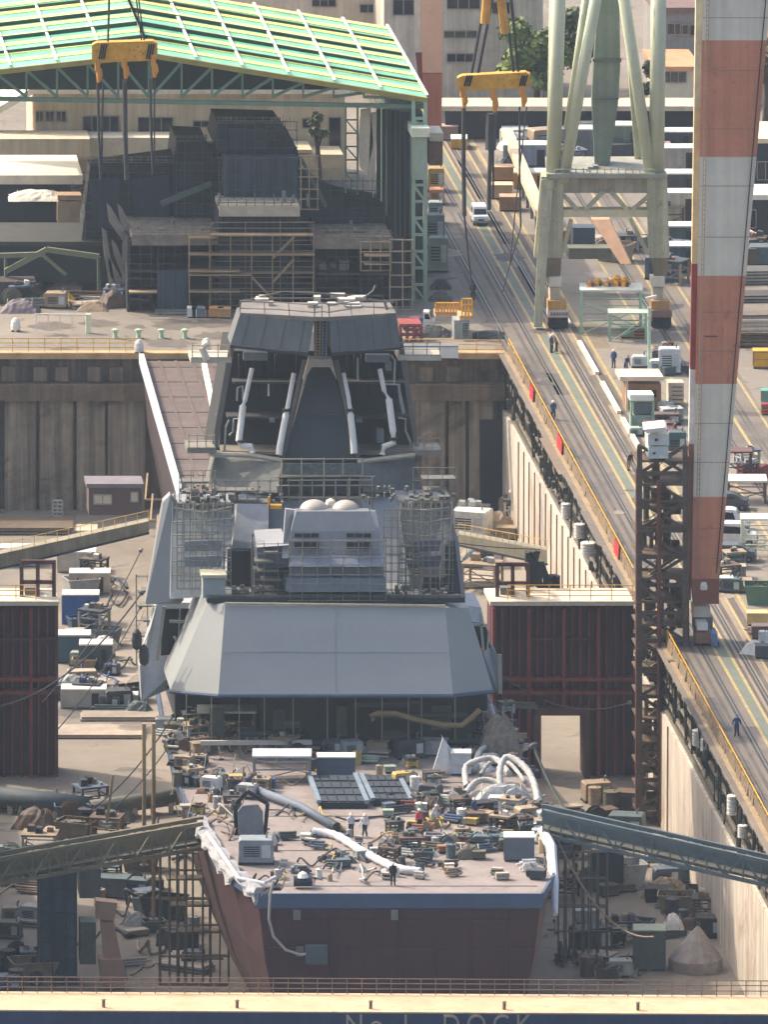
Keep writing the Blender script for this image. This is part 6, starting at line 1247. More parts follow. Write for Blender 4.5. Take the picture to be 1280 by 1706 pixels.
# ================================================================== ON THE DECK OF THE SHIP
random.seed(23)
LH = V(-.0933, 1, 0).normalized()
for nm, q in (('left', [(515, 1292), (592, 1292), (612, 1338), (532, 1338)]), ('right', [(602, 1292), (664, 1292), (686, 1334), (622, 1334)])):     # two dark hatch fields
    c = [G(x, y, .4) for x, y in (q[3], q[2], q[1], q[0])]; mb = MB(); mb.prism([V(p.x, p.y, 0) for p in c], (0, 0, .45)); hf = mb.build('hatch_field', C(24, 32, 42, var=.3), ship)
    mb = MB(); 
    for i in range(5):
        for j in range(4):
            def bi(u, v_): return c[0].lerp(c[1], u).lerp(c[3].lerp(c[2], u), v_)
            a_, b_, d_, e_ = bi(i / 5 + .015, j / 4 + .02), bi((i + 1) / 5 - .015, j / 4 + .02), bi((i + 1) / 5 - .015, (j + 1) / 4 - .04), bi(i / 5 + .015, (j + 1) / 4 - .04)
            mb.prism([V(p.x, p.y, .45) for p in (a_, b_, d_, e_)], (0, 0, .1))
    mb.build('hatch_lid', C(48, 58, 70, var=.25), hf, split=True)
    mb = MB(); 
    for p, r_ in ((c[0], c[3]), (c[1], c[2])): mb.beam(V(p.x, p.y, .5), V(r_.x, r_.y, .5), .35, .3)
    mb.build('side_coaming', C(120, 136, 150), hf)
frame_stand('double white topped canopy frame at the left back of the deck', 4.4, 2.2, 2.4, C(120, 122, 104), 378, 1232, 0, 0, 1, WHITE)
frame_stand('long low grey canopy frame left of the black hatch fields', 4.3, 2.4, 1.9, C(136, 140, 140), 470, 1296, 0, 0, 1, C(186, 190, 192))
t = thing('deck_beam', 'long pale straight beam lying across frames at the left of the deck', 'beam', G(430, 1262)); mb = MB(); mb.beam(G(334, 1262) + V(0, 0, 1.2), G(520, 1262) + V(0, 0, 1.25), .3, .35); mb.build('beam', C(190, 186, 176), t); mb = MB()
for x in (345, 400, 460, 512): mb.beam(G(x, 1262), G(x, 1262) + V(0, 0, 1.2), .14)
mb.build('leg', STEEL, t)
crate('white lidded machine box directly behind the left hatch field', 2.9, 1.5, 1.5, C(84, 96, 110), 560, 1290, lid=WHITE)
genset('grey panelled welding set with a pale top at the left bow', 2.6, 1.8, 1.9, C(132, 142, 146), 427, 1436); crate('pale open sided box frame at the right bow', 2.2, 1.6, 1.8, C(96, 106, 118), 865, 1430, lid=WHITE)
t = thing('round_panel', 'rounded grey steel panel in a black frame left of the lying beam', 'panel', G(418, 1392)); D = G(418, 1392).y; mb = MB(); ppoly(mb, [(398, 1392), (396, 1352), (404, 1342), (430, 1340), (438, 1352), (440, 1392)], D, .3); mb.build('plate', C(118, 124, 130), t); mb = MB(); pbeam(mb, 394, 1394, 392, 1340, D + .5, .3); pbeam(mb, 441, 1394, 446, 1338, D + .5, .3); pbeam(mb, 392, 1340, 412, 1318, D + .8, .3); pbeam(mb, 412, 1318, 446, 1338, D + .8, .3); mb.build('stand', BLACK, t)
t = thing('lying_beam', 'blue grey round beam lying diagonally from the left of the deck', 'beam', G(430, 1328)); mb = MB(); mb.tube([G(432, 1328) + V(0, 0, .5), G(500, 1352) + V(0, 0, .45), G(556, 1384) + V(0, 0, .4)], .32, 10); mb.build('beam', C(98, 110, 126), t, smooth=True); mb = MB(); mb.tube([G(548, 1378) + V(0, 0, .4), G(562, 1386) + V(0, 0, .4)], .38, 10); mb.build('end_cap', DARK, t)
hose('pale plastic duct lying diagonally towards the bow', [(520, 1392), (560, 1398), (610, 1428), (660, 1452), (702, 1458)], .3, C(196, 196, 200))
t = thing('peaked_tent', 'white peaked panel tent standing right of the hatch fields', 'tent', G(735, 1290)); D = G(735, 1290).y; mb = MB(); ppoly(mb, [(720, 1288), (738, 1230), (744, 1240), (756, 1290)], D, .25); mb.build('front_sheet', C(214, 216, 218), t); mb = MB(); ppoly(mb, [(738, 1230), (752, 1250), (760, 1290), (756, 1290)], D + .3, 1.5); mb.build('side_sheet', C(190, 196, 200), t)
crate('white plain box beside the peaked tent', 1.5, 1.3, 1.7, C(196, 204, 206), 768, 1288, lid=WHITE)
for i, (lb, pts, r) in enumerate([('white air duct bent like a hook at the right back of the deck', [(816, 1240, 3), (822, 1245, 2.4), (834, 1258, 1.4), (800, 1272, .8), (790, 1290, .1)], .34),
    ('white duct looping over the left part of the duct heap', [(778, 1316, 0), (776, 1300, .8), (796, 1300, 1.4), (826, 1300, 1.5), (850, 1316, 1.0)], .36), ('white duct lying flat in front of the duct heap', [(774, 1328, 0), (792, 1318, .5), (815, 1316, .6), (842, 1320, .3)], .36),
    ('tall white duct arch at the right end of the duct heap', [(836, 1328, 0), (833, 1318, 1.4), (845, 1312, 2.2), (872, 1318, 1.8), (890, 1330, 1.0), (898, 1352, .1)], .4), ('thin white duct winding behind the tall arch', [(800, 1296, .1), (820, 1290, .9), (850, 1292, .8), (875, 1310, .2)], .26),
    ('pale short duct beneath the tall arch', [(850, 1340, .1), (868, 1334, .4), (884, 1346, .1)], .24)]): hose(lb, [(x, y, *q) for x, y, *q in pts], r * .58, C(190, 188, 184, rough=.9, var=.35, scale=2.5, fine=.5, spots=(150, 144, 136)), 0, 'air_duct', 'duct')
tarp('grey brown net covered heap at the right back of the deck', 3.4, 3.2, 3.6, C(120, 112, 98, var=.5, scale=2), 832, 1262); tarp('pale translucent sheet heap under the white ducts', 4.6, 2.6, 1.6, C(170, 170, 166, var=.35, scale=1.5), 838, 1338)
t = thing('draped_sheet', 'white plastic sheets draped over the left bow edge of the deck', 'sheet', G(350, 1420)); mb = MB()
nu, nv = 34, 7; vs = []; path = [left[3], left[2], left[1], left[0], left[0].lerp(right[0], .06)]
for i in range(nu):
    f = i / (nu - 1) * (len(path) - 1.001); k = int(f); c = path[k].lerp(path[k + 1], f - k); drop = .6 + .55 * math.sin(i * .9) * math.sin(i * .37 + 1) + random.uniform(-.2, .2)
    for j in range(nv):
        u = j / (nv - 1); wv = .12 * math.sin(i * 1.9 + j) + random.uniform(-.05, .05)
        vs.append(c + (V(.8 - u * 2.2 + wv, -.1, .25 + .35 * math.sin(i * .8) ** 2) if u < .4 else V(-.12 + wv - .15, -.12 + wv * .4, .25 - (u - .4) / .6 * drop)))
mb.add(vs, [(i * nv + j, i * nv + j + 1, (i + 1) * nv + j + 1, (i + 1) * nv + j) for i in range(nu - 1) for j in range(nv - 1)]); mb.build('sheet', C(166, 166, 168, rough=.9, var=.35, scale=1.6, fine=.5), t); mb = MB(); mb.tube([G(345, 1400) + V(0, 0, .6), G(372, 1440) + V(0, 0, .7), G(398, 1474) + V(0, 0, .5), G(440, 1482) + V(0, 0, .5), G(458, 1470) + V(0, 0, .4)], .16, 8); mb.build('rolled_edge', CLOTH, t)
t = thing('draped_sheet', 'pale tubular cover draped over the right bow edge of the deck', 'sheet', G(918, 1440)); mb = MB(); mb.tube([G(890, 1414) + V(0, 0, .5), G(905, 1410) + V(0, 0, 1.2), G(918, 1430) + V(0, 0, .9), G(924, 1460) + V(0, 0, -.5), G(926, 1475) + V(0, 0, -2.2)], [.3, .4, .45, .35, .2], 9); mb.build('cover', CLOTH, t); mb = MB(); mb.lathe(G(908, 1418), [(.5, 0), (.5, 1), (.3, 1.4)], 10); mb.build('bitt', C(186, 170, 140), t)
t = thing('hanging_hose', 'pale hose hanging in a curve down the red brown bulkhead', 'hose', P(450, 1466, 761.9)); mb = MB(); ppipe(mb, [(456, 1466), (450, 1490), (448, 1530), (456, 1560), (476, 1582), (500, 1590), (514, 1588)], 761.7, .11, 7); mb.build('hose', C(170, 164, 158), t); mb = MB(); pbox(mb, 510, 1576, 546, 1606, 761.5, .6); mb.build('pump_box', C(70, 86, 88), t)
t = it('deck_winch', 'dark winch drum with a white cap close to the bow edge', 'winch'); mb = MB(); mb.tube([(-.7, 0, .5), (.7, 0, .5)], .42, 12); bl(mb, 'drum', C(40, 50, 70), t); mb = MB(); mb.lathe((0, 0, .8), [(.5, 0), (.3, .3), (.05, .45)], 10); bl(mb, 'cap', WHITE, t); place(t, 505, 1478)
for x, lb in ((545, 'left'), (704, 'middle'), (808, 'right')):
    pass
# clutter: each zone lists spots; each spot gets its own kind and colour, never the same pair twice in a zone
COLS = [('white', (214, 214, 208)), ('pale grey', (168, 172, 170)), ('dark grey', (66, 70, 74)), ('black', (34, 38, 44)), ('blue', (66, 88, 120)), ('teal', (84, 100, 104)), ('rusty brown', (98, 80, 68)), ('tan', (158, 140, 116)), ('yellow', (186, 160, 92)), ('orange', (156, 106, 76)), ('olive', (96, 94, 78)), ('slate blue', (84, 98, 116)), ('dark red', (120, 52, 48)), ('light green', (150, 166, 148))]
CD = dict(COLS)
def scatter(zone, where, n, area, z, pal, kinds, smin=.6, smax=1.5, rel=None):
    """area: list of (x0,y0,x1,y1) picture boxes for the item's base"""
    pairs = [(c, k) for c in pal for k in kinds]; random.shuffle(pairs)
    for i in range(min(n, len(pairs))):
        c, k = pairs[i]; bx = area[i % len(area)]; x = random.uniform(bx[0], bx[2]); y = random.uniform(bx[1], bx[3]); s_ = random.uniform(smin, smax); m = C(*CD[c], var=.3, scale=1.2); rot = random.uniform(-.5, .5)
        side = ['far', 'middle', 'near'][min(2, int(3 * (y - min(b[1] for b in area)) / (max(b[3] for b in area) - min(b[1] for b in area) + 1)))]
        lb = '%s %s in the %s part of %s' % (c, {'crate': 'crate', 'genset': 'generator', 'drum': 'oil drum', 'pipes': 'pipe bundle', 'planks': 'board stack', 'tarp': 'covered heap', 'skip': 'open skip', 'stand': 'tube rack', 'reel': 'cable reel'}[k], side, where)
        if side == 'middle': lb = lb.replace('in the middle part of', 'in the middle of')
        if k == 'crate': crate(lb, s_ * 1.3, s_, s_ * .8, m, x, y, z, rot, m)
        elif k == 'genset': genset(lb, s_ * 1.5, s_, s_ * 1.1, m, x, y, z, rot)
        elif k == 'drum': drum(lb, .3 * s_ + .1, .9 * s_ + .2, m, x, y, z)
        elif k == 'pipes': pipes(lb, 6, 2.2 * s_, .1, m, x, y, z, rot)
        elif k == 'planks': planks(lb, 2 * s_, s_, 3, m, x, y, z, rot)
        elif k == 'tarp': tarp(lb, 1.8 * s_, 1.3 * s_, .9 * s_, m, x, y, z, rot)
        elif k == 'skip': skipbin(lb, 1.8 * s_, 1.3 * s_, .9 * s_, m, x, y, z, rot)
        elif k == 'stand':
            t = frame_stand(lb, 1.3 * s_, 1.0 * s_, 1.1 * s_, m, x, y, z, rot, 2, C(*CD[random.choice(['dark grey', 'rusty brown', 'slate blue', 'tan'])], var=.4, scale=2), name='tube_rack', cat='rack')
            for q in range(4): mb = MB(); ww = random.uniform(.15, .4) * s_; xx = random.uniform(-.45, .45) * s_; yy = random.uniform(-.3, .3) * s_; zz = 1.1 * s_ + .16; mb.hexa([(xx - ww / 2, yy - ww / 2, zz), (xx + ww / 2, yy - ww / 3, zz), (xx + ww / 2, yy + ww / 2, zz), (xx - ww / 3, yy + ww / 2, zz)], [(xx - ww / 2.4, yy - ww / 2.2, zz + ww * .8), (xx + ww / 2.2, yy - ww / 3, zz + ww * .7), (xx + ww / 2.4, yy + ww / 2.4, zz + ww * .8), (xx - ww / 3, yy + ww / 2.5, zz + ww * .9)]); bl(mb, 'stored_part', C(*CD[random.choice(pal)], var=.4, scale=2), t)
        elif k == 'reel':
            t = it('cable_reel', lb, 'cable reel'); r = .5 * s_
            for y_ in (-.3, .3): mb = MB(); mb.tube([(0, y_, r), (0, y_ + .06, r)], r, 14); bl(mb, 'flange', m, t)
            mb = MB(); mb.tube([(0, -.28, r), (0, .3, r)], r * .62, 12); bl(mb, 'cable', BLACK, t); place(t, x, y, z, rot)
ALLK = ['crate', 'genset', 'drum', 'pipes', 'tarp', 'stand', 'reel', 'skip', 'planks']
scatter('a', 'the right deck machines', 72, [(632, 1345, 760, 1425), (760, 1350, 850, 1432), (640, 1380, 840, 1436), (700, 1330, 800, 1360), (850, 1350, 912, 1400)], 0, ['black', 'dark grey', 'slate blue', 'pale grey', 'white', 'teal', 'rusty brown', 'tan', 'olive'], ['crate', 'genset', 'drum', 'tarp', 'stand', 'reel', 'skip', 'pipes'], .6, 1.15)
scatter('b', 'the left deck edge gear', 49, [(272, 1205, 330, 1250), (290, 1250, 370, 1320), (320, 1290, 400, 1380), (360, 1300, 440, 1330), (300, 1230, 360, 1290)], 0, ['olive', 'dark grey', 'teal', 'tan', 'pale grey', 'white', 'rusty brown'], ['crate', 'drum', 'pipes', 'stand', 'tarp', 'genset', 'reel'], .55, 1.1)
scatter('c', 'the area before the deckhouse', 34, [(420, 1236, 520, 1262), (520, 1270, 700, 1290), (660, 1290, 735, 1340), (780, 1240, 870, 1300)], 0, ['white', 'yellow', 'dark grey', 'tan', 'pale grey', 'light green'], ['crate', 'drum', 'tarp', 'stand', 'genset', 'pipes'], .5, 1.0)
scatter('a2', 'the right deck machines', 44, [(640, 1345, 760, 1420), (760, 1350, 850, 1425), (700, 1330, 880, 1380)], 0, ['dark red', 'yellow', 'orange', 'light green', 'blue'], ['crate', 'genset', 'drum', 'tarp', 'stand', 'reel', 'planks', 'pipes', 'skip'], .35, .7)
scatter('b2', 'the left deck edge gear', 30, [(276, 1200, 340, 1260), (300, 1260, 400, 1370), (380, 1290, 450, 1330)], 0, ['black', 'slate blue', 'yellow', 'orange', 'blue'], ['crate', 'genset', 'drum', 'tarp', 'stand', 'reel', 'planks'], .4, .8)
scatter('d', 'the bare bow deck', 20, [(455, 1395, 530, 1420), (560, 1410, 640, 1440), (620, 1440, 720, 1470), (460, 1440, 600, 1466), (880, 1440, 905, 1465)], 0, ['white', 'dark grey', 'teal', 'pale grey'], ['drum', 'crate', 'tarp', 'reel', 'pipes'], .4, .8)
scatter('d2', 'the paint work area at the bow', 40, [(450, 1390, 640, 1440), (440, 1440, 760, 1474), (700, 1436, 900, 1470)], 0, ['white', 'pale grey', 'dark grey', 'slate blue', 'black', 'tan', 'rusty brown'], ['drum', 'crate', 'tarp', 'reel', 'pipes', 'planks'], .22, .5)
def cables(zone, n, area, z, palette, r=(.03, .07), up=.6):
    used = set()
    for i in range(n):
        x0, y0, x1, y1 = random.choice(area); x = random.uniform(x0, x1); y = random.uniform(y0, y1); pts = []; a = random.uniform(-1, 1)
        for k in range(7): pts.append((x, y, max(0, random.uniform(-up, up)))); x = min(max(x + random.uniform(5, 24) * a + random.uniform(-12, 12), x0 - 8), x1 + 8); y = min(max(y + random.uniform(-11, 11), y0), y1)
        c = palette[i % len(palette)]; t = hose('%s cable winding over %s' % (c, zone), pts, random.uniform(*r), C(*CD[c], var=.3, scale=2), z, 'cable', 'cable'); t['group'] = '%s cables on %s' % (c, zone)
cables('the foredeck', 44, [(300, 1250, 500, 1400), (500, 1350, 900, 1470), (640, 1300, 880, 1420), (430, 1400, 640, 1474)], 0, ['black', 'dark grey', 'yellow', 'pale grey', 'rusty brown'])
cables('the near dock floor', 40, [(0, 1350, 300, 1640), (920, 1380, 1200, 1640)], ZF, ['black', 'dark grey', 'tan', 'slate blue'], (.06, .13), 1.5)
cables('the floor beside the left caisson', 14, [(105, 920, 235, 1200)], ZF, ['black', 'blue', 'dark grey'], (.05, .1), 1.0)
mb = MB(); bx_ = P(430, 1500, 762.45)
for k in range(1, 8): x = 430 + k * 59; pbox(mb, x, 1500, x + .8, 1640, 762.5, .06)
for y in (1532, 1578): pbox(mb, 446, y, 892, y + .8, 762.5, .06)
mb.build('weld_seam', C(86, 60, 62, var=.3), ship, split=True)
scatter('e', 'the lane right of the deckhouse', 14, [(840, 1180, 880, 1290)], 0, ['olive', 'dark grey', 'tan', 'pale grey'], ['stand', 'crate', 'drum', 'pipes'], .5, 1.0)
for i in range(26):                                                      # poles and lamps standing in the left gear strip
    x = random.uniform(285, 420); y = random.uniform(1215, 1370); t = thing('deck_pole', None, None, G(x, y)); a = random.uniform(-.35, .5); mb = MB(); mb.tube([(0, 0, 0), (a * 1.3, .1, 1.4 + a), ], .045, 5); bl(mb, 'pole', C(170, 166, 140), t); mb = MB(); mb.lathe((0, 0, 0), [(.22, 0), (.2, .06)], 8); bl(mb, 'foot', DARK, t); tag(t, 'thin pale scaffold pole leaning in the left deck edge gear', 'pole', 'thin pale poles in the left deck gear strip')

# ================================================================== ON THE DOCK FLOOR
def zpx(px, py): return px, py
scatter('f', 'the floor beside the left caisson', 40, [(105, 940, 160, 990), (120, 1010, 170, 1060), (110, 1070, 190, 1130), (104, 1130, 170, 1190), (180, 1160, 235, 1200)], ZF, ['white', 'teal', 'blue', 'dark grey', 'pale grey', 'tan'], ['crate', 'genset', 'stand', 'planks', 'tarp', 'skip', 'pipes'], .8, 1.7)
for a in [(128, 950, 3.4, 1.8, (216, 206, 190), 'cream container topmost behind the left caisson'), (150, 985, 3.6, 1.8, (214, 196, 170), 'cream container second behind the left caisson'), (135, 1036, 3.2, 2.6, (60, 110, 176), 'blue container with white roof behind the left caisson'), (120, 1100, 3.2, 2.4, (70, 104, 120), 'dark teal container beside the left caisson edge'), (160, 1112, 2.8, 2.2, (84, 104, 100), 'green grey container touching the dark teal one'), (140, 1176, 3.8, 1.6, (200, 200, 190), 'pale long container nearest to the viewer beside the left caisson'), (22, 940, 4.5, 1.6, (180, 190, 214), 'bluish white container behind the left winch frame')]: container(a[5], a[2], 2, a[3], C(*a[4], var=.2), a[0], a[1], ZF)
for a in [(205, 1196, 'slab floor pale concrete block row before the ship fender', 7, 2.6, (150, 140, 126)), (150, 1222, 'wide pale concrete slab on the floor beside the left caisson', 9, 4, (170, 156, 140))]: planks(a[2], a[3], a[4], 2, C(*a[5]), a[0], a[1], ZF, 0, 'slab_stack', 'stack')
scatter('g', 'the floor beyond the right caisson', 22, [(770, 880, 850, 900), (770, 920, 824, 985), (860, 870, 872, 880)], ZF, ['white', 'tan', 'pale grey', 'teal'], ['planks', 'crate', 'tarp', 'genset', 'stand', 'pipes'], 1.2, 2.4)
t = building('dark brown flat hut with pale windows at the foot of the dock end wall', 148, 812, 236, 858, D_END - 4.2, 3, C(92, 74, 70, var=.15), [(156, 824, 186, 840, 2), (218, 820, 230, 836, 1)], C(120, 112, 116), .2, wm=C(206, 196, 170), roofh=.35, name='site_hut', cat='hut')  # window panes are a plain pale colour
stk = thing('white_rack', 'small pale rack with shelves left of the dark brown hut', 'rack', G(96, 860, ZF)); D = G(96, 860, ZF).y; mb = MB(); pgrid(mb, 88, 834, 104, 860, D, 2, 4, .09, 0, .8); mb.build('frame', C(206, 206, 190), stk)
planks('dark rounded concrete slab pile at the foot of the end wall, left edge', 9, 5, 4, C(112, 98, 82, var=.3), 40, 882, ZF, 0, 'slab_stack', 'stack'); planks('low pale slab pile right of the rounded pile below the hut', 5, 3, 2, C(214, 200, 176), 118, 885, ZF, 0, 'slab_stack', 'stack')
scatter('j', 'the storage yard behind the jib crane', 56, [(850, 240, 910, 290), (940, 225, 1080, 285), (1104, 300, 1140, 480), (940, 400, 1080, 440), (1226, 410, 1276, 460)], 0, ['white', 'pale grey', 'slate blue', 'rusty brown', 'tan', 'dark grey', 'orange', 'teal'], ['crate', 'genset', 'planks', 'tarp', 'stand', 'skip', 'pipes'], 1.0, 2.2)
scatter('k', 'the yard left of the hull block', 40, [(-5, 380, 130, 420), (0, 430, 200, 480), (0, 480, 200, 516)], 0, ['dark grey', 'pale grey', 'olive', 'tan', 'rusty brown', 'white'], ['crate', 'genset', 'planks', 'tarp', 'stand', 'pipes', 'reel'], 1.0, 2.0)
scatter('l', 'the row beside the striped leg', 30, [(1085, 600, 1135, 640), (1095, 680, 1140, 745), (1200, 930, 1232, 1000), (1215, 760, 1275, 800), (1250, 1010, 1280, 1090)], 0, ['white', 'pale grey', 'dark red', 'teal', 'tan', 'dark grey'], ['crate', 'genset', 'drum', 'tarp', 'stand', 'pipes'], .7, 1.4)
scatter('m', 'the strip under the deckhouse', 44, [(310, 1215, 430, 1240), (430, 1248, 560, 1262), (560, 1248, 790, 1262), (795, 1215, 830, 1240)], 0, ['dark grey', 'olive', 'teal', 'pale grey', 'tan', 'black'], ['crate', 'genset', 'drum', 'tarp', 'stand', 'pipes', 'reel', 'planks'], .7, 1.5)
# near part of the dock: shaded clutter on both sides of the bow
scatter('h', 'the floor left of the bow', 72, [(-10, 1330, 120, 1400), (120, 1330, 240, 1420), (0, 1420, 70, 1600), (135, 1430, 260, 1520), (215, 1500, 330, 1640), (0, 1600, 60, 1680)], ZF, ['dark grey', 'slate blue', 'rusty brown', 'olive', 'pale grey', 'teal', 'tan', 'black'], ALLK, .9, 2.0)
scatter('i', 'the floor right of the bow', 72, [(900, 1330, 1050, 1400), (930, 1400, 1050, 1500), (960, 1500, 1110, 1640), (1060, 1420, 1200, 1520), (1120, 1500, 1240, 1560)], ZF, ['dark grey', 'slate blue', 'rusty brown', 'olive', 'pale grey', 'teal', 'tan', 'black'], ALLK, .9, 2.0)
t = thing('lift_tower', 'tall blue grey clad lift tower on the dock floor at the lower left', 'tower', G(97, 1640, ZF)); D = G(97, 1640, ZF).y; mb = MB(); pbox(mb, 66, 1452, 128, 1640, D, 3.2); mb.build('cladding', C(74, 90, 104, var=.3, streak=.35), t); mb = MB()
for x in (66, 86, 108, 126): pbox(mb, x, 1450, x + 2.5, 1640, D - .15, .3)
for y in (1480, 1520, 1560, 1600): pbox(mb, 66, y, 128, y + 2, D - .12, .2)
mb.build('frame', C(54, 72, 86), t); mb = MB(); pbox(mb, 62, 1446, 132, 1452, D - .4, 4); mb.build('top_plate', C(86, 110, 106), t); mb = MB()
for x in (72, 98, 126): ppipe(mb, [(x, 1448), (x + 2, 1415)], D + .5, .12, 6)
mb.build('post', C(190, 160, 120), t)
t = thing('grey_cabin', 'grey box cabin attached right of the blue grey lift tower', 'cabin', G(150, 1500, ZF)); D = G(150, 1500, ZF).y; mb = MB(); pbox(mb, 133, 1438, 168, 1496, D - 20, 3); mb.build('body', C(118, 122, 118), t); mb = MB(); pbox(mb, 131, 1433, 170, 1439, D - 20.3, 3.6); mb.build('roof', C(140, 134, 112), t)
t = thing('tan_chute', 'tan two part canvas chute at the lower left beside the lift tower', 'chute', G(185, 1640, ZF)); D = G(185, 1650, ZF).y; mb = MB(); ppoly(mb, [(160, 1500), (196, 1504), (190, 1534), (160, 1530)], D, 1.2); ppoly(mb, [(168, 1536), (190, 1535), (202, 1596), (174, 1596)], D, 1.4); ppoly(mb, [(166, 1598), (204, 1598), (214, 1630), (206, 1644), (170, 1642)], D - .5, 2); mb.build('canvas', C(196, 158, 134, var=.15), t, split=True); mb = MB(); pbox(mb, 134, 1536, 160, 1606, D + 1, 2); mb.build('side_bin', C(96, 110, 96, var=.3), t)
t = thing('white_tent', 'white and grey conical tent on the dock floor at the lower right', 'tent', G(1160, 1622, ZF)); g = G(1160, 1622, ZF); r = 2.1; apex = g + V(.2, 1.6, 3.6); mb = MB(); pr = [g + V(r * math.cos(R(a)), 1.6 + r * math.sin(R(a)), .9) for a in range(0, 360, 36)]
for p, q in zip(pr, pr[1:] + pr[:1]): mb.add([p, q, apex], [(0, 1, 2)]); mb.add([p, q, q + V(0, 0, -.9), p + V(0, 0, -.9)], [(0, 1, 2, 3)])
mb.build('canvas', C(160, 152, 146, var=.3, scale=1.2, fine=.6), t); mb = MB(); mb.lathe(apex + V(0, 0, -.1), [(.2, 0), (.15, .2), (.03, .3)], 8); mb.build('cap', DARK, t)
crate('pale topped dark box between the wire and the right dock wall floor', 2.4, 2, 3.4, C(50, 66, 76), 1013, 1480, ZF, 0, C(206, 190, 160)); crate('pale green edged low cabinet left of the conical tent', 2.4, 2, 3.2, C(76, 90, 96), 1082, 1612, ZF, 0, C(160, 170, 150)); tarp('small white capped mound behind the conical tent', 1.6, 1.6, 1.2, WHITE, 1122, 1545, ZF + 2.0)
# girders and pipes crossing the near dock
def lat_girder(label, p, q, h, m, dep=1.8, n=10):
    t = thing('access_bridge', label, 'bridge', p); p = Vector(p); q = Vector(q); U = V(0, 0, h); Dp = V(0, dep, 0)
    mb = MB()
    for o in (V(0, 0, 0), Dp): mb.beam(p + o, q + o, .28); mb.beam(p + o + U, q + o + U, .3)
    mb.build('chord', m, t, split=True); mb = MB()
    for k in range(n):
        a_, b_ = p.lerp(q, k / n), p.lerp(q, (k + 1) / n)
        for o in (V(0, 0, 0), Dp): mb.beam(a_ + o + (U if k % 2 else V(0, 0, 0)), b_ + o + (V(0, 0, 0) if k % 2 else U), .14); mb.beam(a_ + o, a_ + o + U, .12)
    mb.build('web', m, t); mb = MB(); d = V(0, .12, h * .18); mb.hexa([p + d, q + d, q + Dp + d, p + Dp + d], [p + d + V(0, 0, .12), q + d + V(0, 0, .12), q + Dp + d + V(0, 0, .12), p + Dp + d + V(0, 0, .12)]); mb.build('floor', C(92, 92, 82, var=.4), t); mb = MB(); mb.hexa([p + Dp * .9, q + Dp * .9, q + Dp * .95, p + Dp * .95], [p + Dp * .9 + U * .85, q + Dp * .9 + U * .85, q + Dp * .95 + U * .85, p + Dp * .95 + U * .85]); mb.build('side_screen', m, t)
lat_girder('teal lattice access bridge from the bow to the right quay', P(905, 1390, 776), P(1330, 1486, 770), 1.8, C(84, 98, 102, var=.25), n=14)
lat_girder('olive brown lattice access bridge from the left quay to the bow', P(-60, 1482, 776), P(338, 1412, 782), 1.9, C(122, 112, 84, var=.3), n=14)
for x, y1, lb in ((240, 1440, 'left of the two tall yellowish pipes standing beside the hull'), (256, 1530, 'right of the two tall yellowish pipes standing beside the hull'), (188, 1370, 'slightly leaning thin ochre pipe left of the yellowish pair')):
    D = 800; t = thing('standing_pipe', lb, 'pipe', P(x, y1, D)); mb = MB(); ppipe(mb, [(x, 1205 if x > 200 else 1290), (x - (0 if x > 200 else 10), y1)], D, .16 if x > 200 else .11, 8); mb.build('pipe', C(176, 148, 104, var=.25), t); mb = MB(); mb.lathe(P(x - (0 if x > 200 else 10), y1, D) + V(0, 0, -.1), [(.35, 0), (.35, .12)], 10); mb.build('base_flange', STEEL, t)
for a in [(-40, 1326, 150, 1348, 'dark thick pipeline lying behind the access bridge at the left', .9, (62, 76, 84)), (150, 1350, 300, 1330, 'grey green pipeline joining the thick one near the hull', .7, (92, 96, 88))]:
    p, q = G(a[0], a[1] + 20, ZF), G(a[2], a[3] + 20, ZF); t = thing('pipeline', a[4], 'pipeline', p); mb = MB(); mb.tube([p + V(0, 0, 1.2), q + V(0, 0, 1.2)], a[5], 12); mb.build('pipe', C(*a[6], var=.3), t, smooth=True); mb = MB()
    for k in range(5): c = p.lerp(q, (k + .5) / 5); mb.cbox(c, .4, 1.6, .9)
    mb.build('saddle', CONCL, t, split=True)
# hull side staging left of the bow
t = thing('hull_staging', 'tall thin pole staging standing on the dock floor along the left hull side', 'scaffold', P(300, 1640, 792)); mb = MB(); pgrid(mb, 268, 1400, 378, 1640, 790, 8, 5, .07, 3, 1.5); mb.build('frame', C(112, 104, 84, var=.35), t); mb = MB()
for k in range(5): pbox(mb, 270 + k * 8, 1420 + k * 44, 372, 1422.5 + k * 44, 790, 1.4)
mb.build('plank', C(104, 90, 70, var=.4), t, split=True)
t = thing('hull_staging', 'tall thin pole staging standing on the dock floor along the right hull side', 'scaffold', P(980, 1640, 792)); mb = MB(); pgrid(mb, 930, 1420, 1010, 1640, 800, 6, 5, .07, 3, 1.5); mb.build('frame', C(90, 92, 90, var=.35), t)
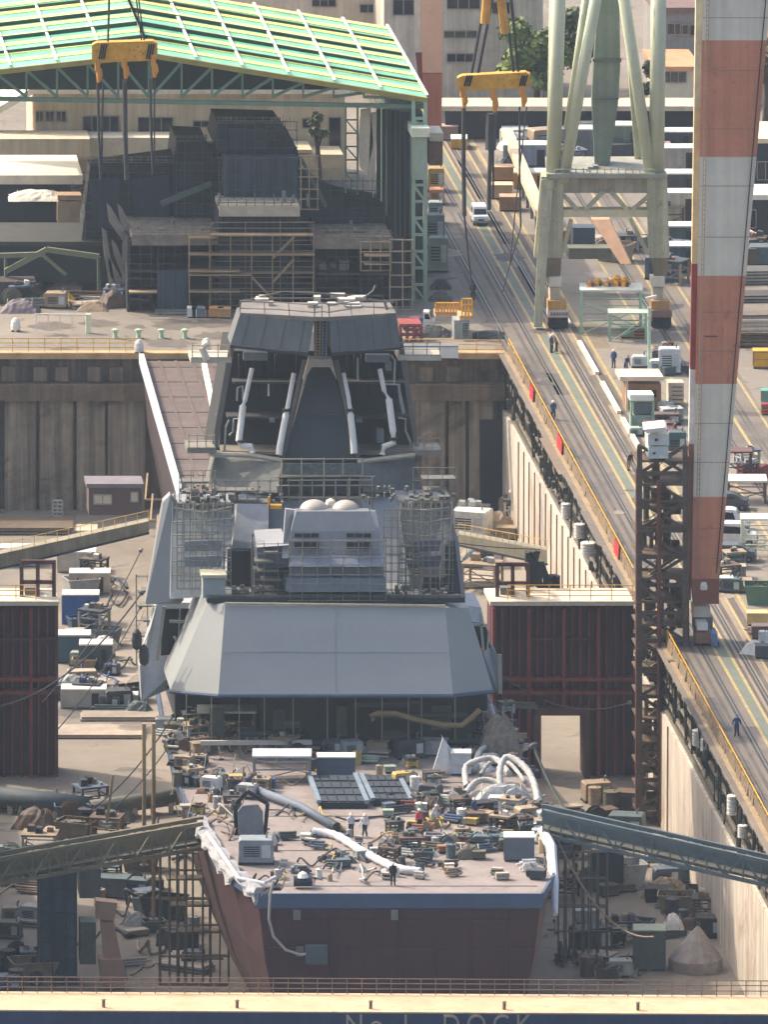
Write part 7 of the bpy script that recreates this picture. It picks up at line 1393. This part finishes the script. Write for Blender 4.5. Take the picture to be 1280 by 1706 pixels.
# mooring wires and cables
def wire(label, p, q, sag, r=.05, m=DARK):
    t = thing('mooring_wire', label, 'wire', p); pts = [p.lerp(q, k / 14) - V(0, 0, 4 * sag * (k / 14) * (1 - k / 14)) for k in range(15)]; mb = MB(); mb.tube(pts, r, 5); mb.build('wire', m, t); mb = MB(); mb.tube([pts[0], pts[0].lerp(pts[1], .15)], r * 3, 8); mb.build('shackle', STEEL, t)
wire('uppermost wire from the ship side to the left caisson', P(236, 915, 840), P(70, 1170, 800), 1.0); wire('dark double wire running from the ship side down to the lower left', P(238, 985, 835), P(-20, 1180, 800), 2.0, .07); wire('long wire from the hull down over the pale floor', P(235, 1010, 830), P(96, 1215, 800), .6)
wire('wire from the left deck edge to the dock floor behind the bridge', P(290, 1190, 815), P(150, 1350, 790), .8, .06); wire('wire from the left deck edge passing the yellowish pipes', P(300, 1215, 812), P(190, 1345, 790), .5, .05)
wire('long sagging cable from the right caisson edge to the right deck edge', P(1050, 1170, 850), P(830, 1120, 830), 1.6, .06); wire('cable from the right deck edge down towards the conical tent', P(900, 1330, 785), P(1090, 1560, 765), 3.0, .08, C(120, 104, 84)); wire('thick dark cable curving below the right caisson opening', P(888, 1240, 800), P(1000, 1385, 790), 1.8, .12, C(70, 78, 74))
wire('curved cable hanging over the right half of the deck', P(800, 1210, 812), P(905, 1330, 790), 1.2, .05, C(130, 124, 100)); wire('thin cable crossing in front of the ship block', P(640, 880, 830), P(900, 915, 850), .4, .04)
# fenders of the hull side
for (x, y, lb) in ((228, 1066, 'upper dark fender hanging at the left hull side'), (240, 1092, 'lower black fender at the left hull side below the opening')):
    c = P(x, y, DR + 6); t = thing('hull_fender', lb, 'fender', c); mb = MB(); mb.lathe(c + V(0, 0, -.8), [(.12, 0), (.36, .2), (.42, .8), (.34, 1.4), (.1, 1.7)], 12); mb.build('body', C(52, 54, 56, var=.4, scale=2), t); mb = MB(); mb.tube([c + V(0, 0, .8), c + V(.6, 0, 2.4)], .04, 5); mb.build('rope', PIPE, t)
# unseen block added on the left quay to shade the near dock
building('tall grey unseen block added on the left quay to shade the near dock', -560, 1120, -130, 1460, 770, 60, C(130, 130, 124), [], C(120, 120, 116), .5, name='shade_block', cat='building')
for o in list(bpy.data.objects):
    if o.type == 'EMPTY' and o.get('used') is not None: del o['used']
